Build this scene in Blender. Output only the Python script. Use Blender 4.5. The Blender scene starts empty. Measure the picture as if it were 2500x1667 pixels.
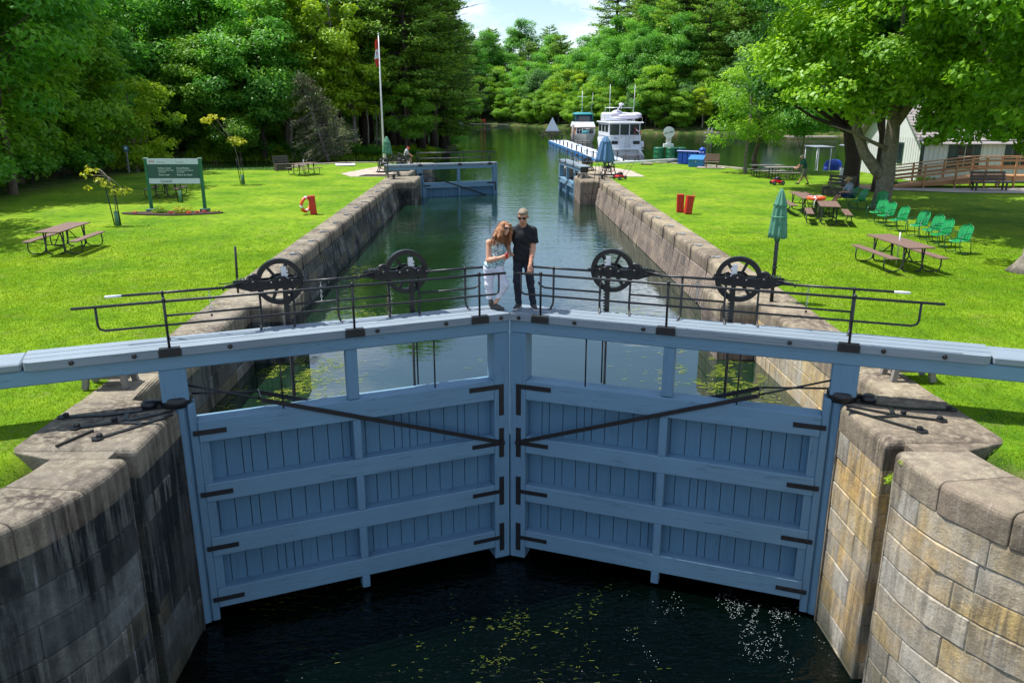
import bpy, bmesh, math, random
import numpy as np
from mathutils import Vector, Matrix
S=bpy.context.scene; COL=S.collection; R=math.radians; PI=math.pi
rnd=random.Random(7)
# ---------------------------------------------------------------- camera
cd=bpy.data.cameras.new('camera'); cam=bpy.data.objects.new('camera',cd); COL.objects.link(cam)
cd.sensor_width=36; cd.lens=28.0; cd.clip_end=3000; cd.clip_start=.1
cam.location=(0,0,4.5); cam.rotation_euler=(R(90-16.48),0,R(-1.3)); S.camera=cam
# ---------------------------------------------------------------- light
S.view_settings.view_transform='Standard'; S.view_settings.look='None'; S.view_settings.exposure=.52; S.view_settings.gamma=1
SUNV=Vector((-.43,.15,1)).normalized(); ELEV=math.asin(SUNV.z); AZ=math.atan2(SUNV.x,SUNV.y)
sl=bpy.data.lights.new('sun','SUN'); sl.energy=5.0; sl.angle=R(.5); sl.color=(1,.97,.91)
so=bpy.data.objects.new('sun',sl); COL.objects.link(so); so.rotation_euler=SUNV.to_track_quat('Z','Y').to_euler()
W=bpy.data.worlds.new('World'); S.world=W; W.use_nodes=True; nt=W.node_tree; nt.nodes.clear()
def N(nt,t,**k):
    n=nt.nodes.new(t)
    for a,b in k.items():
        if a.startswith('i_'): n.inputs[a[2:].replace('_',' ')].default_value=b
        else: setattr(n,a,b)
    return n
def ramp(nt,pts,interp='LINEAR'):
    n=nt.nodes.new('ShaderNodeValToRGB'); e=n.color_ramp.elements; n.color_ramp.interpolation=interp
    while len(e)<len(pts): e.new(.5)
    for q,(p,c) in zip(e,pts):
        q.position=p; q.color=(*c,1) if len(c)==3 else c
    return n
L_=lambda nt,a,b: nt.links.new(a,b)
sky=N(nt,'ShaderNodeTexSky',sky_type='NISHITA',sun_disc=False,sun_elevation=ELEV,sun_rotation=AZ,air_density=1.0,dust_density=.4,ozone_density=2.2)
bg=N(nt,'ShaderNodeBackground'); bg.inputs[1].default_value=.125; wo=N(nt,'ShaderNodeOutputWorld')
tc=N(nt,'ShaderNodeTexCoord'); mp=N(nt,'ShaderNodeMapping'); mp.inputs['Scale'].default_value=(1.6,1.6,4.5); mp.inputs['Location'].default_value=(.4,.2,.1)
cn=N(nt,'ShaderNodeTexNoise'); cn.inputs['Scale'].default_value=1.9; cn.inputs['Detail'].default_value=9; cn.inputs['Roughness'].default_value=.55; cn.inputs['Distortion'].default_value=.35
cr=ramp(nt,[(.50,(0,0,0)),(.66,(1,1,1))]); mx=N(nt,'ShaderNodeMixRGB'); mx.inputs[2].default_value=(10.5,10.9,11.5,1)
L_(nt,tc.outputs['Generated'],mp.inputs[0]); L_(nt,mp.outputs[0],cn.inputs['Vector']); L_(nt,cn.outputs[0],cr.inputs[0])
mu=N(nt,'ShaderNodeMath',operation='MULTIPLY'); mu.inputs[1].default_value=.85
L_(nt,cr.outputs[0],mu.inputs[0]); L_(nt,mu.outputs[0],mx.inputs[0]); L_(nt,sky.outputs[0],mx.inputs[1]); L_(nt,mx.outputs[0],bg.inputs[0]); L_(nt,bg.outputs[0],wo.inputs[0])
S.render.engine='CYCLES'; S.cycles.max_bounces=6; S.cycles.transparent_max_bounces=6; S.cycles.transmission_bounces=3; S.cycles.glossy_bounces=3; S.cycles.diffuse_bounces=3
S.cycles.sample_clamp_indirect=6
# ---------------------------------------------------------------- materials
MATS={}
def newmat(name):
    m=bpy.data.materials.new(name); m.use_nodes=True; nt=m.node_tree
    b=nt.nodes['Principled BSDF']; MATS[name]=m; return m,nt,b
def coords(nt,kind='Object',scale=(1,1,1)):
    t=N(nt,'ShaderNodeTexCoord'); m=N(nt,'ShaderNodeMapping'); m.inputs['Scale'].default_value=scale
    L_(nt,t.outputs[kind],m.inputs[0]); return m.outputs[0]
def wcoords(nt,scale=(1,1,1)):
    t=N(nt,'ShaderNodeNewGeometry'); m=N(nt,'ShaderNodeMapping'); m.inputs['Scale'].default_value=scale
    L_(nt,t.outputs['Position'],m.inputs[0]); return m.outputs[0]
def noise(nt,vec,scale,detail=4,rough=.55,dist=0):
    n=N(nt,'ShaderNodeTexNoise'); n.inputs['Scale'].default_value=scale; n.inputs['Detail'].default_value=detail
    n.inputs['Roughness'].default_value=rough; n.inputs['Distortion'].default_value=dist; L_(nt,vec,n.inputs['Vector']); return n.outputs[0]
def mix(nt,f,a,b,mode='MIX'):
    m=N(nt,'ShaderNodeMixRGB',blend_type=mode)
    for i,v in ((0,f),(1,a),(2,b)):
        if isinstance(v,(int,float)): m.inputs[i].default_value=v
        elif isinstance(v,tuple): m.inputs[i].default_value=(*v,1)
        else: L_(nt,v,m.inputs[i])
    return m.outputs[0]
def bump(nt,b,h,strength,dist=.02):
    n=N(nt,'ShaderNodeBump'); n.inputs['Strength'].default_value=strength; n.inputs['Distance'].default_value=dist
    L_(nt,h,n.inputs['Height']); L_(nt,n.outputs[0],b.inputs['Normal'])
def mat(name,col,rough=.5,metal=0,var=.12,scale=6,bmp=0,spec=.5,dirt=None):
    if name in MATS: return MATS[name]
    m,nt,b=newmat(name); v=coords(nt); n=noise(nt,v,scale,5,.6)
    r=ramp(nt,[(.3,tuple(c*(1-var) for c in col)),(.7,tuple(min(1,c*(1+var)) for c in col))]); L_(nt,n,r.inputs[0]); out=r.outputs[0]
    if dirt:
        n2=noise(nt,v,scale*.35,6,.7); r2=ramp(nt,[(.5,(0,0,0)),(.72,(1,1,1))]); L_(nt,n2,r2.inputs[0]); out=mix(nt,r2.outputs[0],out,dirt)
    L_(nt,out,b.inputs['Base Color']); b.inputs['Roughness'].default_value=rough; b.inputs['Metallic'].default_value=metal
    b.inputs['Specular IOR Level'].default_value=spec
    if bmp: bump(nt,b,noise(nt,v,scale*4,5),bmp)
    return m
def mat_wood(name,col,dark,axis=0,rough=.65,crack=.5,freq=1.0):
    """painted / weathered timber: grain and drying cracks run along axis"""
    m,nt,b=newmat(name); sc=[28*freq]*3; sc[axis]=.9*freq; v=coords(nt,'Object',tuple(sc)); g=noise(nt,v,1.0,6,.65,.3)
    sc2=[9*freq]*3; sc2[axis]=.35*freq; g2=noise(nt,coords(nt,'Object',tuple(sc2)),1.3,3,.5,.6)
    r=ramp(nt,[(.25,tuple(c*.86 for c in col)),(.75,tuple(min(1,c*1.1) for c in col))]); L_(nt,g,r.inputs[0])
    big=noise(nt,coords(nt),1.1,5,.6); r3=ramp(nt,[(.35,tuple(c*.88 for c in col)),(.7,tuple(min(1,c*1.08) for c in col))]); L_(nt,big,r3.inputs[0])
    c0=mix(nt,.45,r.outputs[0],r3.outputs[0])
    cr=ramp(nt,[(.488,(0,0,0)),(.4975,(1,1,1)),(.5025,(1,1,1)),(.512,(0,0,0))]); L_(nt,g2,cr.inputs[0])
    gate=ramp(nt,[(.42,(0,0,0)),(.54,(1,1,1))]); L_(nt,noise(nt,coords(nt),.9,2),gate.inputs[0])
    f=N(nt,'ShaderNodeMath',operation='MULTIPLY'); L_(nt,cr.outputs[0],f.inputs[0]); L_(nt,gate.outputs[0],f.inputs[1])
    f2=N(nt,'ShaderNodeMath',operation='MULTIPLY'); f2.inputs[1].default_value=crack; L_(nt,f.outputs[0],f2.inputs[0])
    c1=mix(nt,f2.outputs[0],c0,dark)
    st=ramp(nt,[(.66,(0,0,0)),(.78,(1,1,1))]); L_(nt,noise(nt,coords(nt),2.6,6,.7),st.inputs[0])
    f3=N(nt,'ShaderNodeMath',operation='MULTIPLY'); f3.inputs[1].default_value=.35*crack; L_(nt,st.outputs[0],f3.inputs[0])
    c1=mix(nt,f3.outputs[0],c1,(.15,.13,.10)); gr=ramp(nt,[(.70,(0,0,0)),(.80,(1,1,1))]); L_(nt,noise(nt,coords(nt,'Object',(1,1,.25)),4.5,5,.7),gr.inputs[0]); f5=N(nt,'ShaderNodeMath',operation='MULTIPLY'); f5.inputs[1].default_value=.5*crack; L_(nt,gr.outputs[0],f5.inputs[0]); c1=mix(nt,f5.outputs[0],c1,(.20,.11,.06))
    L_(nt,c1,b.inputs['Base Color']); b.inputs['Roughness'].default_value=rough
    bump(nt,b,g,.25,.01); return m
def mat_stone(name,cols,stain,dark,streak=.5,patch=(.3,.28,.25)):
    m,nt,b=newmat(name); geo=N(nt,'ShaderNodeNewGeometry'); v=wcoords(nt)
    cr=ramp(nt,[(i/(len(cols)-1) if len(cols)>1 else 0,c) for i,c in enumerate(cols)]); L_(nt,geo.outputs['Random Per Island'],cr.inputs[0])
    n=noise(nt,v,5,8,.7); rr=ramp(nt,[(.3,(.62,.6,.58)),(.72,(1.2,1.17,1.12))]); L_(nt,n,rr.inputs[0])
    c=mix(nt,1,cr.outputs[0],rr.outputs[0],'MULTIPLY')
    gp=ramp(nt,[(.42,(0,0,0)),(.62,(1,1,1))]); L_(nt,noise(nt,wcoords(nt,(1,1,.6)),1.7,6,.7,.4),gp.inputs[0]); fg=N(nt,'ShaderNodeMath',operation='MULTIPLY'); fg.inputs[1].default_value=.6; L_(nt,gp.outputs[0],fg.inputs[0]); c=mix(nt,fg.outputs[0],c,patch)
    fn=noise(nt,v,42,6,.8); rf=ramp(nt,[(.3,(.6,.6,.6)),(.6,(1.12,1.12,1.12))]); L_(nt,fn,rf.inputs[0]); c=mix(nt,1,c,rf.outputs[0],'MULTIPLY')
    ns=noise(nt,wcoords(nt,(5.5,5.5,.42)),1.4,6,.65,.25); r2=ramp(nt,[(.47-.1*streak,(0,0,0)),(.62-.06*streak,(1,1,1))]); L_(nt,ns,r2.inputs[0])
    nb=noise(nt,v,.75,4,.6); r3=ramp(nt,[(.34,(0,0,0)),(.62,(1,1,1))]); L_(nt,nb,r3.inputs[0])
    f=N(nt,'ShaderNodeMath',operation='MULTIPLY'); L_(nt,r2.outputs[0],f.inputs[0]); L_(nt,r3.outputs[0],f.inputs[1])
    f2=N(nt,'ShaderNodeMath',operation='MULTIPLY'); f2.inputs[1].default_value=streak; L_(nt,f.outputs[0],f2.inputs[0])
    c=mix(nt,f2.outputs[0],c,dark)
    nw=noise(nt,wcoords(nt,(9,9,.5)),1.1,4,.6,.2); r4=ramp(nt,[(.62,(0,0,0)),(.74,(1,1,1))]); L_(nt,nw,r4.inputs[0])
    f4=N(nt,'ShaderNodeMath',operation='MULTIPLY'); f4.inputs[1].default_value=.36; L_(nt,r4.outputs[0],f4.inputs[0]); c=mix(nt,f4.outputs[0],c,stain)
    sp=N(nt,'ShaderNodeSeparateXYZ'); L_(nt,v,sp.inputs[0]); mr=N(nt,'ShaderNodeMapRange'); mr.inputs['From Min'].default_value=-2.2; mr.inputs['From Max'].default_value=-3.9; L_(nt,sp.outputs['Z'],mr.inputs[0])
    rw=ramp(nt,[(.40,(0,0,0)),(.55,(1,1,1))]); L_(nt,noise(nt,wcoords(nt,(2.2,.8,.30)),1.6,5,.6,.3),rw.inputs[0]); fw=N(nt,'ShaderNodeMath',operation='MULTIPLY'); L_(nt,rw.outputs[0],fw.inputs[0]); L_(nt,mr.outputs[0],fw.inputs[1]); fx=N(nt,'ShaderNodeMath',operation='MULTIPLY'); fx.inputs[1].default_value=.9; L_(nt,fw.outputs[0],fx.inputs[0]); c=mix(nt,fx.outputs[0],c,(.045,.05,.035))
    L_(nt,c,b.inputs['Base Color']); b.inputs['Roughness'].default_value=.88; b.inputs['Specular IOR Level'].default_value=.25
    bump(nt,b,noise(nt,v,13,9,.75),.9,.035); return m
def mat_leaf(name,cols,trans,tw=.35,gl=.022):
    m,nt,b=newmat(name); nt.nodes.remove(b); out=nt.nodes['Material Output']
    a=N(nt,'ShaderNodeAttribute',attribute_name='tint'); r=ramp(nt,[(i/(len(cols)-1),c) for i,c in enumerate(cols)]); L_(nt,a.outputs['Fac'],r.inputs[0])
    oi=N(nt,'ShaderNodeObjectInfo'); r2=ramp(nt,[(0,(.74,.8,.8)),(1,(1.22,1.12,1.1))]); L_(nt,oi.outputs['Random'],r2.inputs[0])
    c=mix(nt,1,r.outputs[0],r2.outputs[0],'MULTIPLY')
    d=N(nt,'ShaderNodeBsdfDiffuse'); t=N(nt,'ShaderNodeBsdfTranslucent'); g=N(nt,'ShaderNodeBsdfGlossy'); g.inputs['Roughness'].default_value=.42; g.inputs['Color'].default_value=(.8,.9,.8,1)
    ct=mix(nt,1,c,trans,'MULTIPLY'); L_(nt,c,d.inputs[0]); L_(nt,ct,t.inputs[0])
    m1=N(nt,'ShaderNodeMixShader'); m1.inputs[0].default_value=tw; L_(nt,d.outputs[0],m1.inputs[1]); L_(nt,t.outputs[0],m1.inputs[2])
    m2=N(nt,'ShaderNodeMixShader'); m2.inputs[0].default_value=gl; L_(nt,m1.outputs[0],m2.inputs[1]); L_(nt,g.outputs[0],m2.inputs[2])
    L_(nt,m2.outputs[0],out.inputs[0]); return m
# paints, metals, fabrics
M_GATE=mat_wood('grey blue painted timber',(.14,.262,.372),(.018,.06,.08),0)
M_GATEV=mat_wood('grey blue painted upright timber',(.125,.245,.36),(.045,.06,.08),2)
M_PLANK=mat_wood('grey blue painted planks',(.085,.195,.305),(.03,.05,.07),2,crack=.25)
M_DECK=mat_wood('worn pale grey painted deck',(.20,.25,.295),(.07,.11,.12),0,crack=.8)
M_IRON=mat('black painted iron',(.012,.013,.016),.38,0,.3,9,.15)
M_WHITE=mat('white gloss paint',(.75,.76,.78),.4,0,.06)
M_BROWN=mat_wood('brown stained boards',(.175,.105,.082),(.04,.02,.018),0,.7,crack=.3)
M_TUBE=mat('dark tube steel',(.035,.034,.03),.45,.3,.25,9)
M_CHAIR=mat('glossy green painted steel',(.010,.24,.062),.25,0,.12,5)
M_CHAIRD=mat('dark green painted tube',(.01,.10,.06),.3,0,.1)
M_RED=mat('red painted plywood',(.50,.022,.012),.45,0,.15,7)
M_ORANGE=mat('orange vinyl',(.78,.10,.03),.35,0,.1)
M_GREENP=mat('dark green painted steel',(.008,.13,.06),.45,0,.2)
M_BLUE=mat('bright blue plastic',(.01,.06,.42),.4,0,.15)
M_BLUED=mat('blue painted dock',(.02,.17,.45),.5,0,.2)
M_UMBG=mat('green canvas',(.085,.25,.16),.8,0,.12,8)
M_UMBB=mat('blue canvas',(.09,.20,.36),.8,0,.12,8)
M_SIGNG=mat('dark green sign face',(.022,.085,.075),.4,0,.05)
M_SIGNW=mat('pale sign face',(.55,.62,.70),.4,0,.04)
M_CEDAR=mat_wood('orange brown cedar',(.42,.22,.10),(.1,.05,.02),0,.7,crack=.4)
M_OLDW=mat_wood('weathered dark wood',(.075,.062,.055),(.02,.016,.014),0,.8,crack=.3)
M_GREYW=mat_wood('weathered grey wood',(.24,.22,.2),(.08,.07,.06),0,.8,crack=.3)
M_BOAT=mat('white gelcoat',(.74,.76,.80),.3,0,.04,3)
M_BOATG=mat('white hull shaded grey',(.42,.43,.42),.4,0,.08,3)  # white hull; the grey of its shaded bow is put into the colour
M_GLASS=mat('dark window glass',(.02,.03,.035),.08,0,.3,3,0,.8)
M_TEAL=mat('teal canvas',(.015,.22,.26),.7,0,.1)
M_GREYC=mat('grey canvas',(.2,.23,.27),.8,0,.1)
M_COVER=mat('pale lilac boat cover',(.62,.58,.68),.7,0,.08)
M_ALU=mat('brushed aluminium',(.6,.62,.64),.35,.6,.05)
M_CONC=mat('worn concrete',(.42,.36,.30),.9,0,.25,3,.3,.25,(.30,.19,.14))
M_GRAVEL=mat('pale gravel',(.40,.35,.31),.95,0,.25,30,.5,.2)
M_TEAK=mat('varnished teak',(.42,.16,.06),.35,0,.15)
M_SIDING=mat('white board siding',(.66,.67,.68),.6,0,.05,2)
M_TRIM=mat('dark green trim',(.012,.045,.035),.45,0,.1)
M_SHING=mat_wood('weathered grey shingles',(.34,.30,.29),(.09,.08,.08),0,.85,crack=.6)
M_TEXTW=mat('white lettering',(.72,.76,.78),.5,0,.01); M_TEXTK=mat('black lettering',(.02,.02,.025),.5,0,.01); M_TEXTR=mat('red emblem paint',(.6,.02,.02),.5,0,.01)
M_TEXTB=mat('blue lettering',(.1,.14,.4),.5,0,.01)
M_BARK=mat('grey brown bark',(.13,.10,.078),.95,0,.4,14,.9,.2,(.05,.045,.035)); M_BARKL=mat('pale grey bark',(.22,.19,.155),.95,0,.35,10,.9,.2,(.1,.09,.07)); M_BARKD=mat('dark bark',(.055,.042,.035),.95,0,.4,14,.9,.2)
M_TWIG=mat('dead grey twigs',(.26,.215,.19),.95,0,.3,9)
M_DRY=mat('black dry mulch',(.06,.04,.035),.95,0,.4,18,.6,.2)
M_ROPE=mat('black rope',(.014,.013,.014),.7); M_CHROME=mat('galvanised chain',(.5,.52,.54),.3,.8)
M_MOWR=mat('red mower shell',(.5,.015,.02),.3); M_RUB=mat('black rubber',(.012,.012,.012),.7)
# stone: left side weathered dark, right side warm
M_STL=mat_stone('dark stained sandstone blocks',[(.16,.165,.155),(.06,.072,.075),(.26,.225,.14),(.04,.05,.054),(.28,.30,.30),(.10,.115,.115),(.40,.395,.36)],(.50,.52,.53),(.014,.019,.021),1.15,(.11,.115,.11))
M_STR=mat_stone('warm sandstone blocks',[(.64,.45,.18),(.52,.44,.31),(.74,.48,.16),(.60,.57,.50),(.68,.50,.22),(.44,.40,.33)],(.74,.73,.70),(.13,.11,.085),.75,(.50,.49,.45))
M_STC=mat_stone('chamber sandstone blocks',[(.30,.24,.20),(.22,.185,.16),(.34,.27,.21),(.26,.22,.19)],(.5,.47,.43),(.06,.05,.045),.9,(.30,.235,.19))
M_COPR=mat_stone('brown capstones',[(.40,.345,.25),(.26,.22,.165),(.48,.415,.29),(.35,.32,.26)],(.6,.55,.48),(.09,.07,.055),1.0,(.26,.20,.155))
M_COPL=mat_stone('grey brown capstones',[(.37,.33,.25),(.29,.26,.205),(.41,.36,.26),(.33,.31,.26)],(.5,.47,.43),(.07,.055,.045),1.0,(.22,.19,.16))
M_MORT=mat('pale lime mortar',(.40,.38,.35),.95,0,.3,8,.3,.2,(.12,.115,.11)); M_MORTD=mat('grimy lime mortar',(.15,.15,.15),.95,0,.5,6,.3,.2,(.3,.3,.3))
# grass ground
def mat_ground():
    m,nt,b=newmat('mown lawn'); v=wcoords(nt)
    n1=noise(nt,v,.33,5,.62); n2=noise(nt,wcoords(nt,(1,.55,1)),3.2,6,.72); n3=noise(nt,wcoords(nt,(1,.8,1)),34,4,.75)
    r1=ramp(nt,[(.3,(.070,.18,.008)),(.5,(.15,.275,.011)),(.7,(.235,.335,.022))]); L_(nt,n1,r1.inputs[0])
    r2=ramp(nt,[(.28,(.42,.52,.6)),(.5,(1,1,1)),(.75,(1.35,1.2,1.1))]); L_(nt,n2,r2.inputs[0])
    c=mix(nt,1,r1.outputs[0],r2.outputs[0],'MULTIPLY')
    nd=noise(nt,v,.9,6,.75); rd=ramp(nt,[(.54,(0,0,0)),(.70,(1,1,1))]); L_(nt,nd,rd.inputs[0])
    fd=N(nt,'ShaderNodeMath',operation='MULTIPLY'); fd.inputs[1].default_value=.5; L_(nt,rd.outputs[0],fd.inputs[0])
    c=mix(nt,fd.outputs[0],c,(.20,.17,.07))
    r3=ramp(nt,[(.3,(.55,.6,.6)),(.7,(1.25,1.22,1.2))]); L_(nt,n3,r3.inputs[0]); c=mix(nt,1,c,r3.outputs[0],'MULTIPLY')
    # woodland floor away from the lawns (vertex attribute)
    a=N(nt,'ShaderNodeAttribute',attribute_name='wild'); nw=noise(nt,v,.6,6,.7); rw=ramp(nt,[(.3,(.012,.03,.006)),(.5,(.04,.075,.012)),(.62,(.14,.10,.06)),(.75,(.09,.15,.02))]); L_(nt,nw,rw.inputs[0])
    c=mix(nt,a.outputs['Fac'],c,rw.outputs[0])
    L_(nt,c,b.inputs['Base Color']); b.inputs['Roughness'].default_value=.95; b.inputs['Specular IOR Level'].default_value=.1
    bump(nt,b,n3,.7,.04); return m
M_GROUND=mat_ground()
def mat_water(name,col,s1,s2,k1,k2,rough=.02,calm=False,ior=1.36):
    m,nt,b=newmat(name)
    n1=noise(nt,wcoords(nt,(.55,1.5,1)),s1,3,.55,.3); n2=noise(nt,wcoords(nt,(.7,1.2,1)),s2,2,.5,.2)
    b1=N(nt,'ShaderNodeBump'); b1.inputs['Strength'].default_value=k1; b1.inputs['Distance'].default_value=.1; L_(nt,n1,b1.inputs['Height'])
    b2=N(nt,'ShaderNodeBump'); b2.inputs['Strength'].default_value=k2; b2.inputs['Distance'].default_value=.03; L_(nt,n2,b2.inputs['Height']); L_(nt,b1.outputs[0],b2.inputs['Normal'])
    if calm:   # ripples die down towards the closed gates
        g=N(nt,'ShaderNodeNewGeometry'); s=N(nt,'ShaderNodeSeparateXYZ'); L_(nt,g.outputs['Position'],s.inputs[0])
        mr=N(nt,'ShaderNodeMapRange'); mr.inputs['From Min'].default_value=17; mr.inputs['From Max'].default_value=34; mr.inputs['To Min'].default_value=.12; mr.inputs['To Max'].default_value=1; L_(nt,s.outputs['Y'],mr.inputs[0])
        for q,k in ((b1,k1),(b2,k2)):
            mm=N(nt,'ShaderNodeMath',operation='MULTIPLY'); mm.inputs[1].default_value=k; L_(nt,mr.outputs[0],mm.inputs[0]); L_(nt,mm.outputs[0],q.inputs['Strength'])
    L_(nt,b2.outputs[0],b.inputs['Normal'])
    nc=noise(nt,wcoords(nt),.25,4); rc=ramp(nt,[(.35,tuple(c*.7 for c in col)),(.7,tuple(c*1.5 for c in col))]); L_(nt,nc,rc.inputs[0]); L_(nt,rc.outputs[0],b.inputs['Base Color'])
    b.inputs['Roughness'].default_value=rough; b.inputs['IOR'].default_value=ior; b.inputs['Specular IOR Level'].default_value=.5; return m
M_WATER=mat_water('rippled green lake water',(.006,.020,.010),1.0,5.0,.16,.26,calm=True,ior=2.2)
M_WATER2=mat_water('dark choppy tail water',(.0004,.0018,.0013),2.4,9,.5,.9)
M_LF=[mat_leaf('maple leaves',[(.075,.195,.014),(.15,.325,.02),(.28,.46,.03)],(1.8,1.8,1.0),.42),
      mat_leaf('broad forest leaves',[(.05,.19,.026),(.11,.31,.034),(.23,.46,.045)],(1.6,1.7,1.0),.42),
      mat_leaf('fresh yellow green leaves',[(.15,.28,.012),(.26,.42,.016),(.40,.54,.03)],(1.7,1.6,.8),.38),
      mat_leaf('pine needles',[(.07,.17,.028),(.14,.28,.036),(.26,.42,.05)],(1.5,1.5,.8),.38),
      mat_leaf('grey green leaves',[(.06,.16,.04),(.12,.26,.07),(.20,.36,.12)],(1.5,1.5,1.0),.3),
      mat_leaf('yellow young leaves',[(.22,.30,.02),(.40,.44,.03),(.55,.55,.06)],(1.3,1.2,.6),.35)]
M_BLADE=mat_leaf('grass blades',[(.11,.24,.008),(.20,.345,.013),(.32,.42,.03)],(1.4,1.3,.7),.4,0)
M_WEED=mat_leaf('floating weed strands',[(.06,.14,.008),(.20,.28,.02),(.42,.42,.08)],(1,1,1),.1)
# ---------------------------------------------------------------- mesh helpers
def obj(name,me,m,parent=None):
    if m is not None and len(me.materials)==0: me.materials.append(m)
    o=bpy.data.objects.new(name,me); COL.objects.link(o)
    if parent: o.parent=parent
    return o
def tag(o,label=None,cat=None,group=None,kind=None):
    if label: o['label']=label
    if cat: o['category']=cat
    if group: o['group']=group
    if kind: o['kind']=kind
    return o
def thing(name,label,cat,loc=(0,0,0),rz=0,group=None,kind=None):
    o=bpy.data.objects.new(name,None); COL.objects.link(o); o.location=loc; o.rotation_euler=(0,0,rz); o.empty_display_size=.2
    return tag(o,label,cat,group,kind)
def children(o): return [c for c in bpy.data.objects if c.parent==o]
def dup(root,loc,rz=None,label=None,group=None,sc=None):
    r=root.copy(); COL.objects.link(r); r.location=loc
    if rz is not None: r.rotation_euler=(r.rotation_euler[0],r.rotation_euler[1],rz)
    if sc is not None: r.scale=(sc,sc,sc) if isinstance(sc,(int,float)) else sc
    if label: r['label']=label
    if group: r['group']=group
    for c in list(root.children):
        k=c.copy(); COL.objects.link(k); k.parent=r
        for d in list(c.children):
            q=d.copy(); COL.objects.link(q); q.parent=k
    return r
class MB:
    def __init__(s): s.v=[]; s.f=[]; s.sm=[]
    def add(s,vs,fs,smooth=False):
        o=len(s.v); s.v+=[tuple(map(float,v)) for v in vs]; s.f+=[tuple(i+o for i in f) for f in fs]; s.sm+=[smooth]*len(fs); return s
    def box(s,c,d,rot=None,ch=0.0):
        x,y,z=d[0]/2,d[1]/2,d[2]/2; M=rot if rot is not None else Matrix.Identity(3); c=Vector(c)
        if ch<=0:
            vs=[c+M@Vector(p) for p in ((-x,-y,-z),(x,-y,-z),(x,y,-z),(-x,y,-z),(-x,-y,z),(x,-y,z),(x,y,z),(-x,y,z))]
            return s.add(vs,[(0,3,2,1),(4,5,6,7),(0,1,5,4),(1,2,6,5),(2,3,7,6),(3,0,4,7)])
        ch=min(ch,x*.9,y*.9,z*.9); vs=[]; idx={}
        for sx in (-1,1):
            for sy in (-1,1):
                for sz in (-1,1):
                    for a in range(3):
                        p=[sx*(x-ch),sy*(y-ch),sz*(z-ch)]; p[a]=(sx*x,sy*y,sz*z)[a]; idx[(sx,sy,sz,a)]=len(vs); vs.append(c+M@Vector(p))
        F=[]
        for a in range(3):
            b_,c_=(a+1)%3,(a+2)%3
            for sg in (-1,1):
                q=[]
                for (u,w) in ((-1,-1),(1,-1),(1,1),(-1,1)):
                    k=[0,0,0]; k[a]=sg;k[b_]=u;k[c_]=w; q.append(idx[(*k,a)])
                F.append(q if sg>0 else q[::-1])
        for a in range(3):
            b_,c_=(a+1)%3,(a+2)%3
            for u in (-1,1):
                for w in (-1,1):
                    k0=[0,0,0];k0[a]=-1;k0[b_]=u;k0[c_]=w;k1=list(k0);k1[a]=1
                    q=[idx[(*k0,b_)],idx[(*k1,b_)],idx[(*k1,c_)],idx[(*k0,c_)]]; F.append(q if u*w>0 else q[::-1])
        for sx in (-1,1):
            for sy in (-1,1):
                for sz in (-1,1):
                    q=[idx[(sx,sy,sz,a)] for a in range(3)]; F.append(q if sx*sy*sz>0 else q[::-1])
        return s.add(vs,F)
    def bar(s,a,b,w,h,up=(0,0,1),ch=0.0):
        a,b=Vector(a),Vector(b); d=b-a; L=d.length; x=d.normalized(); u=Vector(up)
        if abs(x.dot(u))>.98: u=Vector((0,1,0))
        y=u.cross(x).normalized(); z=x.cross(y); M=Matrix((x,y,z)).transposed(); return s.box((a+b)/2,(L,w,h),M,ch)
    def tube(s,pts,r,n=8,cap=True,smooth=True):
        pts=[Vector(p) for p in pts]; rs=r if isinstance(r,(list,tuple)) else [r]*len(pts); vs=[];fs=[]; prev=None
        for i,p in enumerate(pts):
            t=(pts[min(i+1,len(pts)-1)]-pts[max(i-1,0)])
            if t.length<1e-9: t=Vector((0,0,1))
            t.normalize()
            if prev is None: u=Vector((0,0,1)) if abs(t.z)<.9 else Vector((1,0,0)); a=t.cross(u).normalized()
            else:
                a=prev-t*prev.dot(t)
                if a.length<1e-6: a=t.orthogonal()
                a.normalize()
            prev=a; b=t.cross(a)
            for k in range(n):
                an=2*PI*k/n; vs.append(p+(a*math.cos(an)+b*math.sin(an))*rs[i])
        for i in range(len(pts)-1):
            for k in range(n):
                fs.append((i*n+k,i*n+(k+1)%n,(i+1)*n+(k+1)%n,(i+1)*n+k))
        s.add(vs,fs,smooth)
        if cap: o=len(s.v)-len(vs); s.f+=[tuple(o+k for k in range(n))[::-1],tuple(o+(len(pts)-1)*n+k for k in range(n))]; s.sm+=[False,False]
        return s
    def lathe(s,prof,c=(0,0,0),n=20,smooth=True,axis='z',sc=(1,1)):
        vs=[];fs=[]; c=Vector(c)
        for (r,z) in prof:
            for k in range(n):
                a=2*PI*k/n; p=(r*math.cos(a)*sc[0],r*math.sin(a)*sc[1],z)
                if axis=='x': p=(p[2],p[0],p[1])
                if axis=='y': p=(p[0],p[2],p[1])
                vs.append(c+Vector(p))
        for i in range(len(prof)-1):
            for k in range(n): fs.append((i*n+k,i*n+(k+1)%n,(i+1)*n+(k+1)%n,(i+1)*n+k))
        fs.append(tuple(range(n))[::-1]); fs.append(tuple((len(prof)-1)*n+k for k in range(n)))
        o=len(s.v); s.add(vs,fs[:-2],smooth); s.f+=[tuple(i+o for i in f) for f in fs[-2:]]; s.sm+=[False,False]; return s
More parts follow.
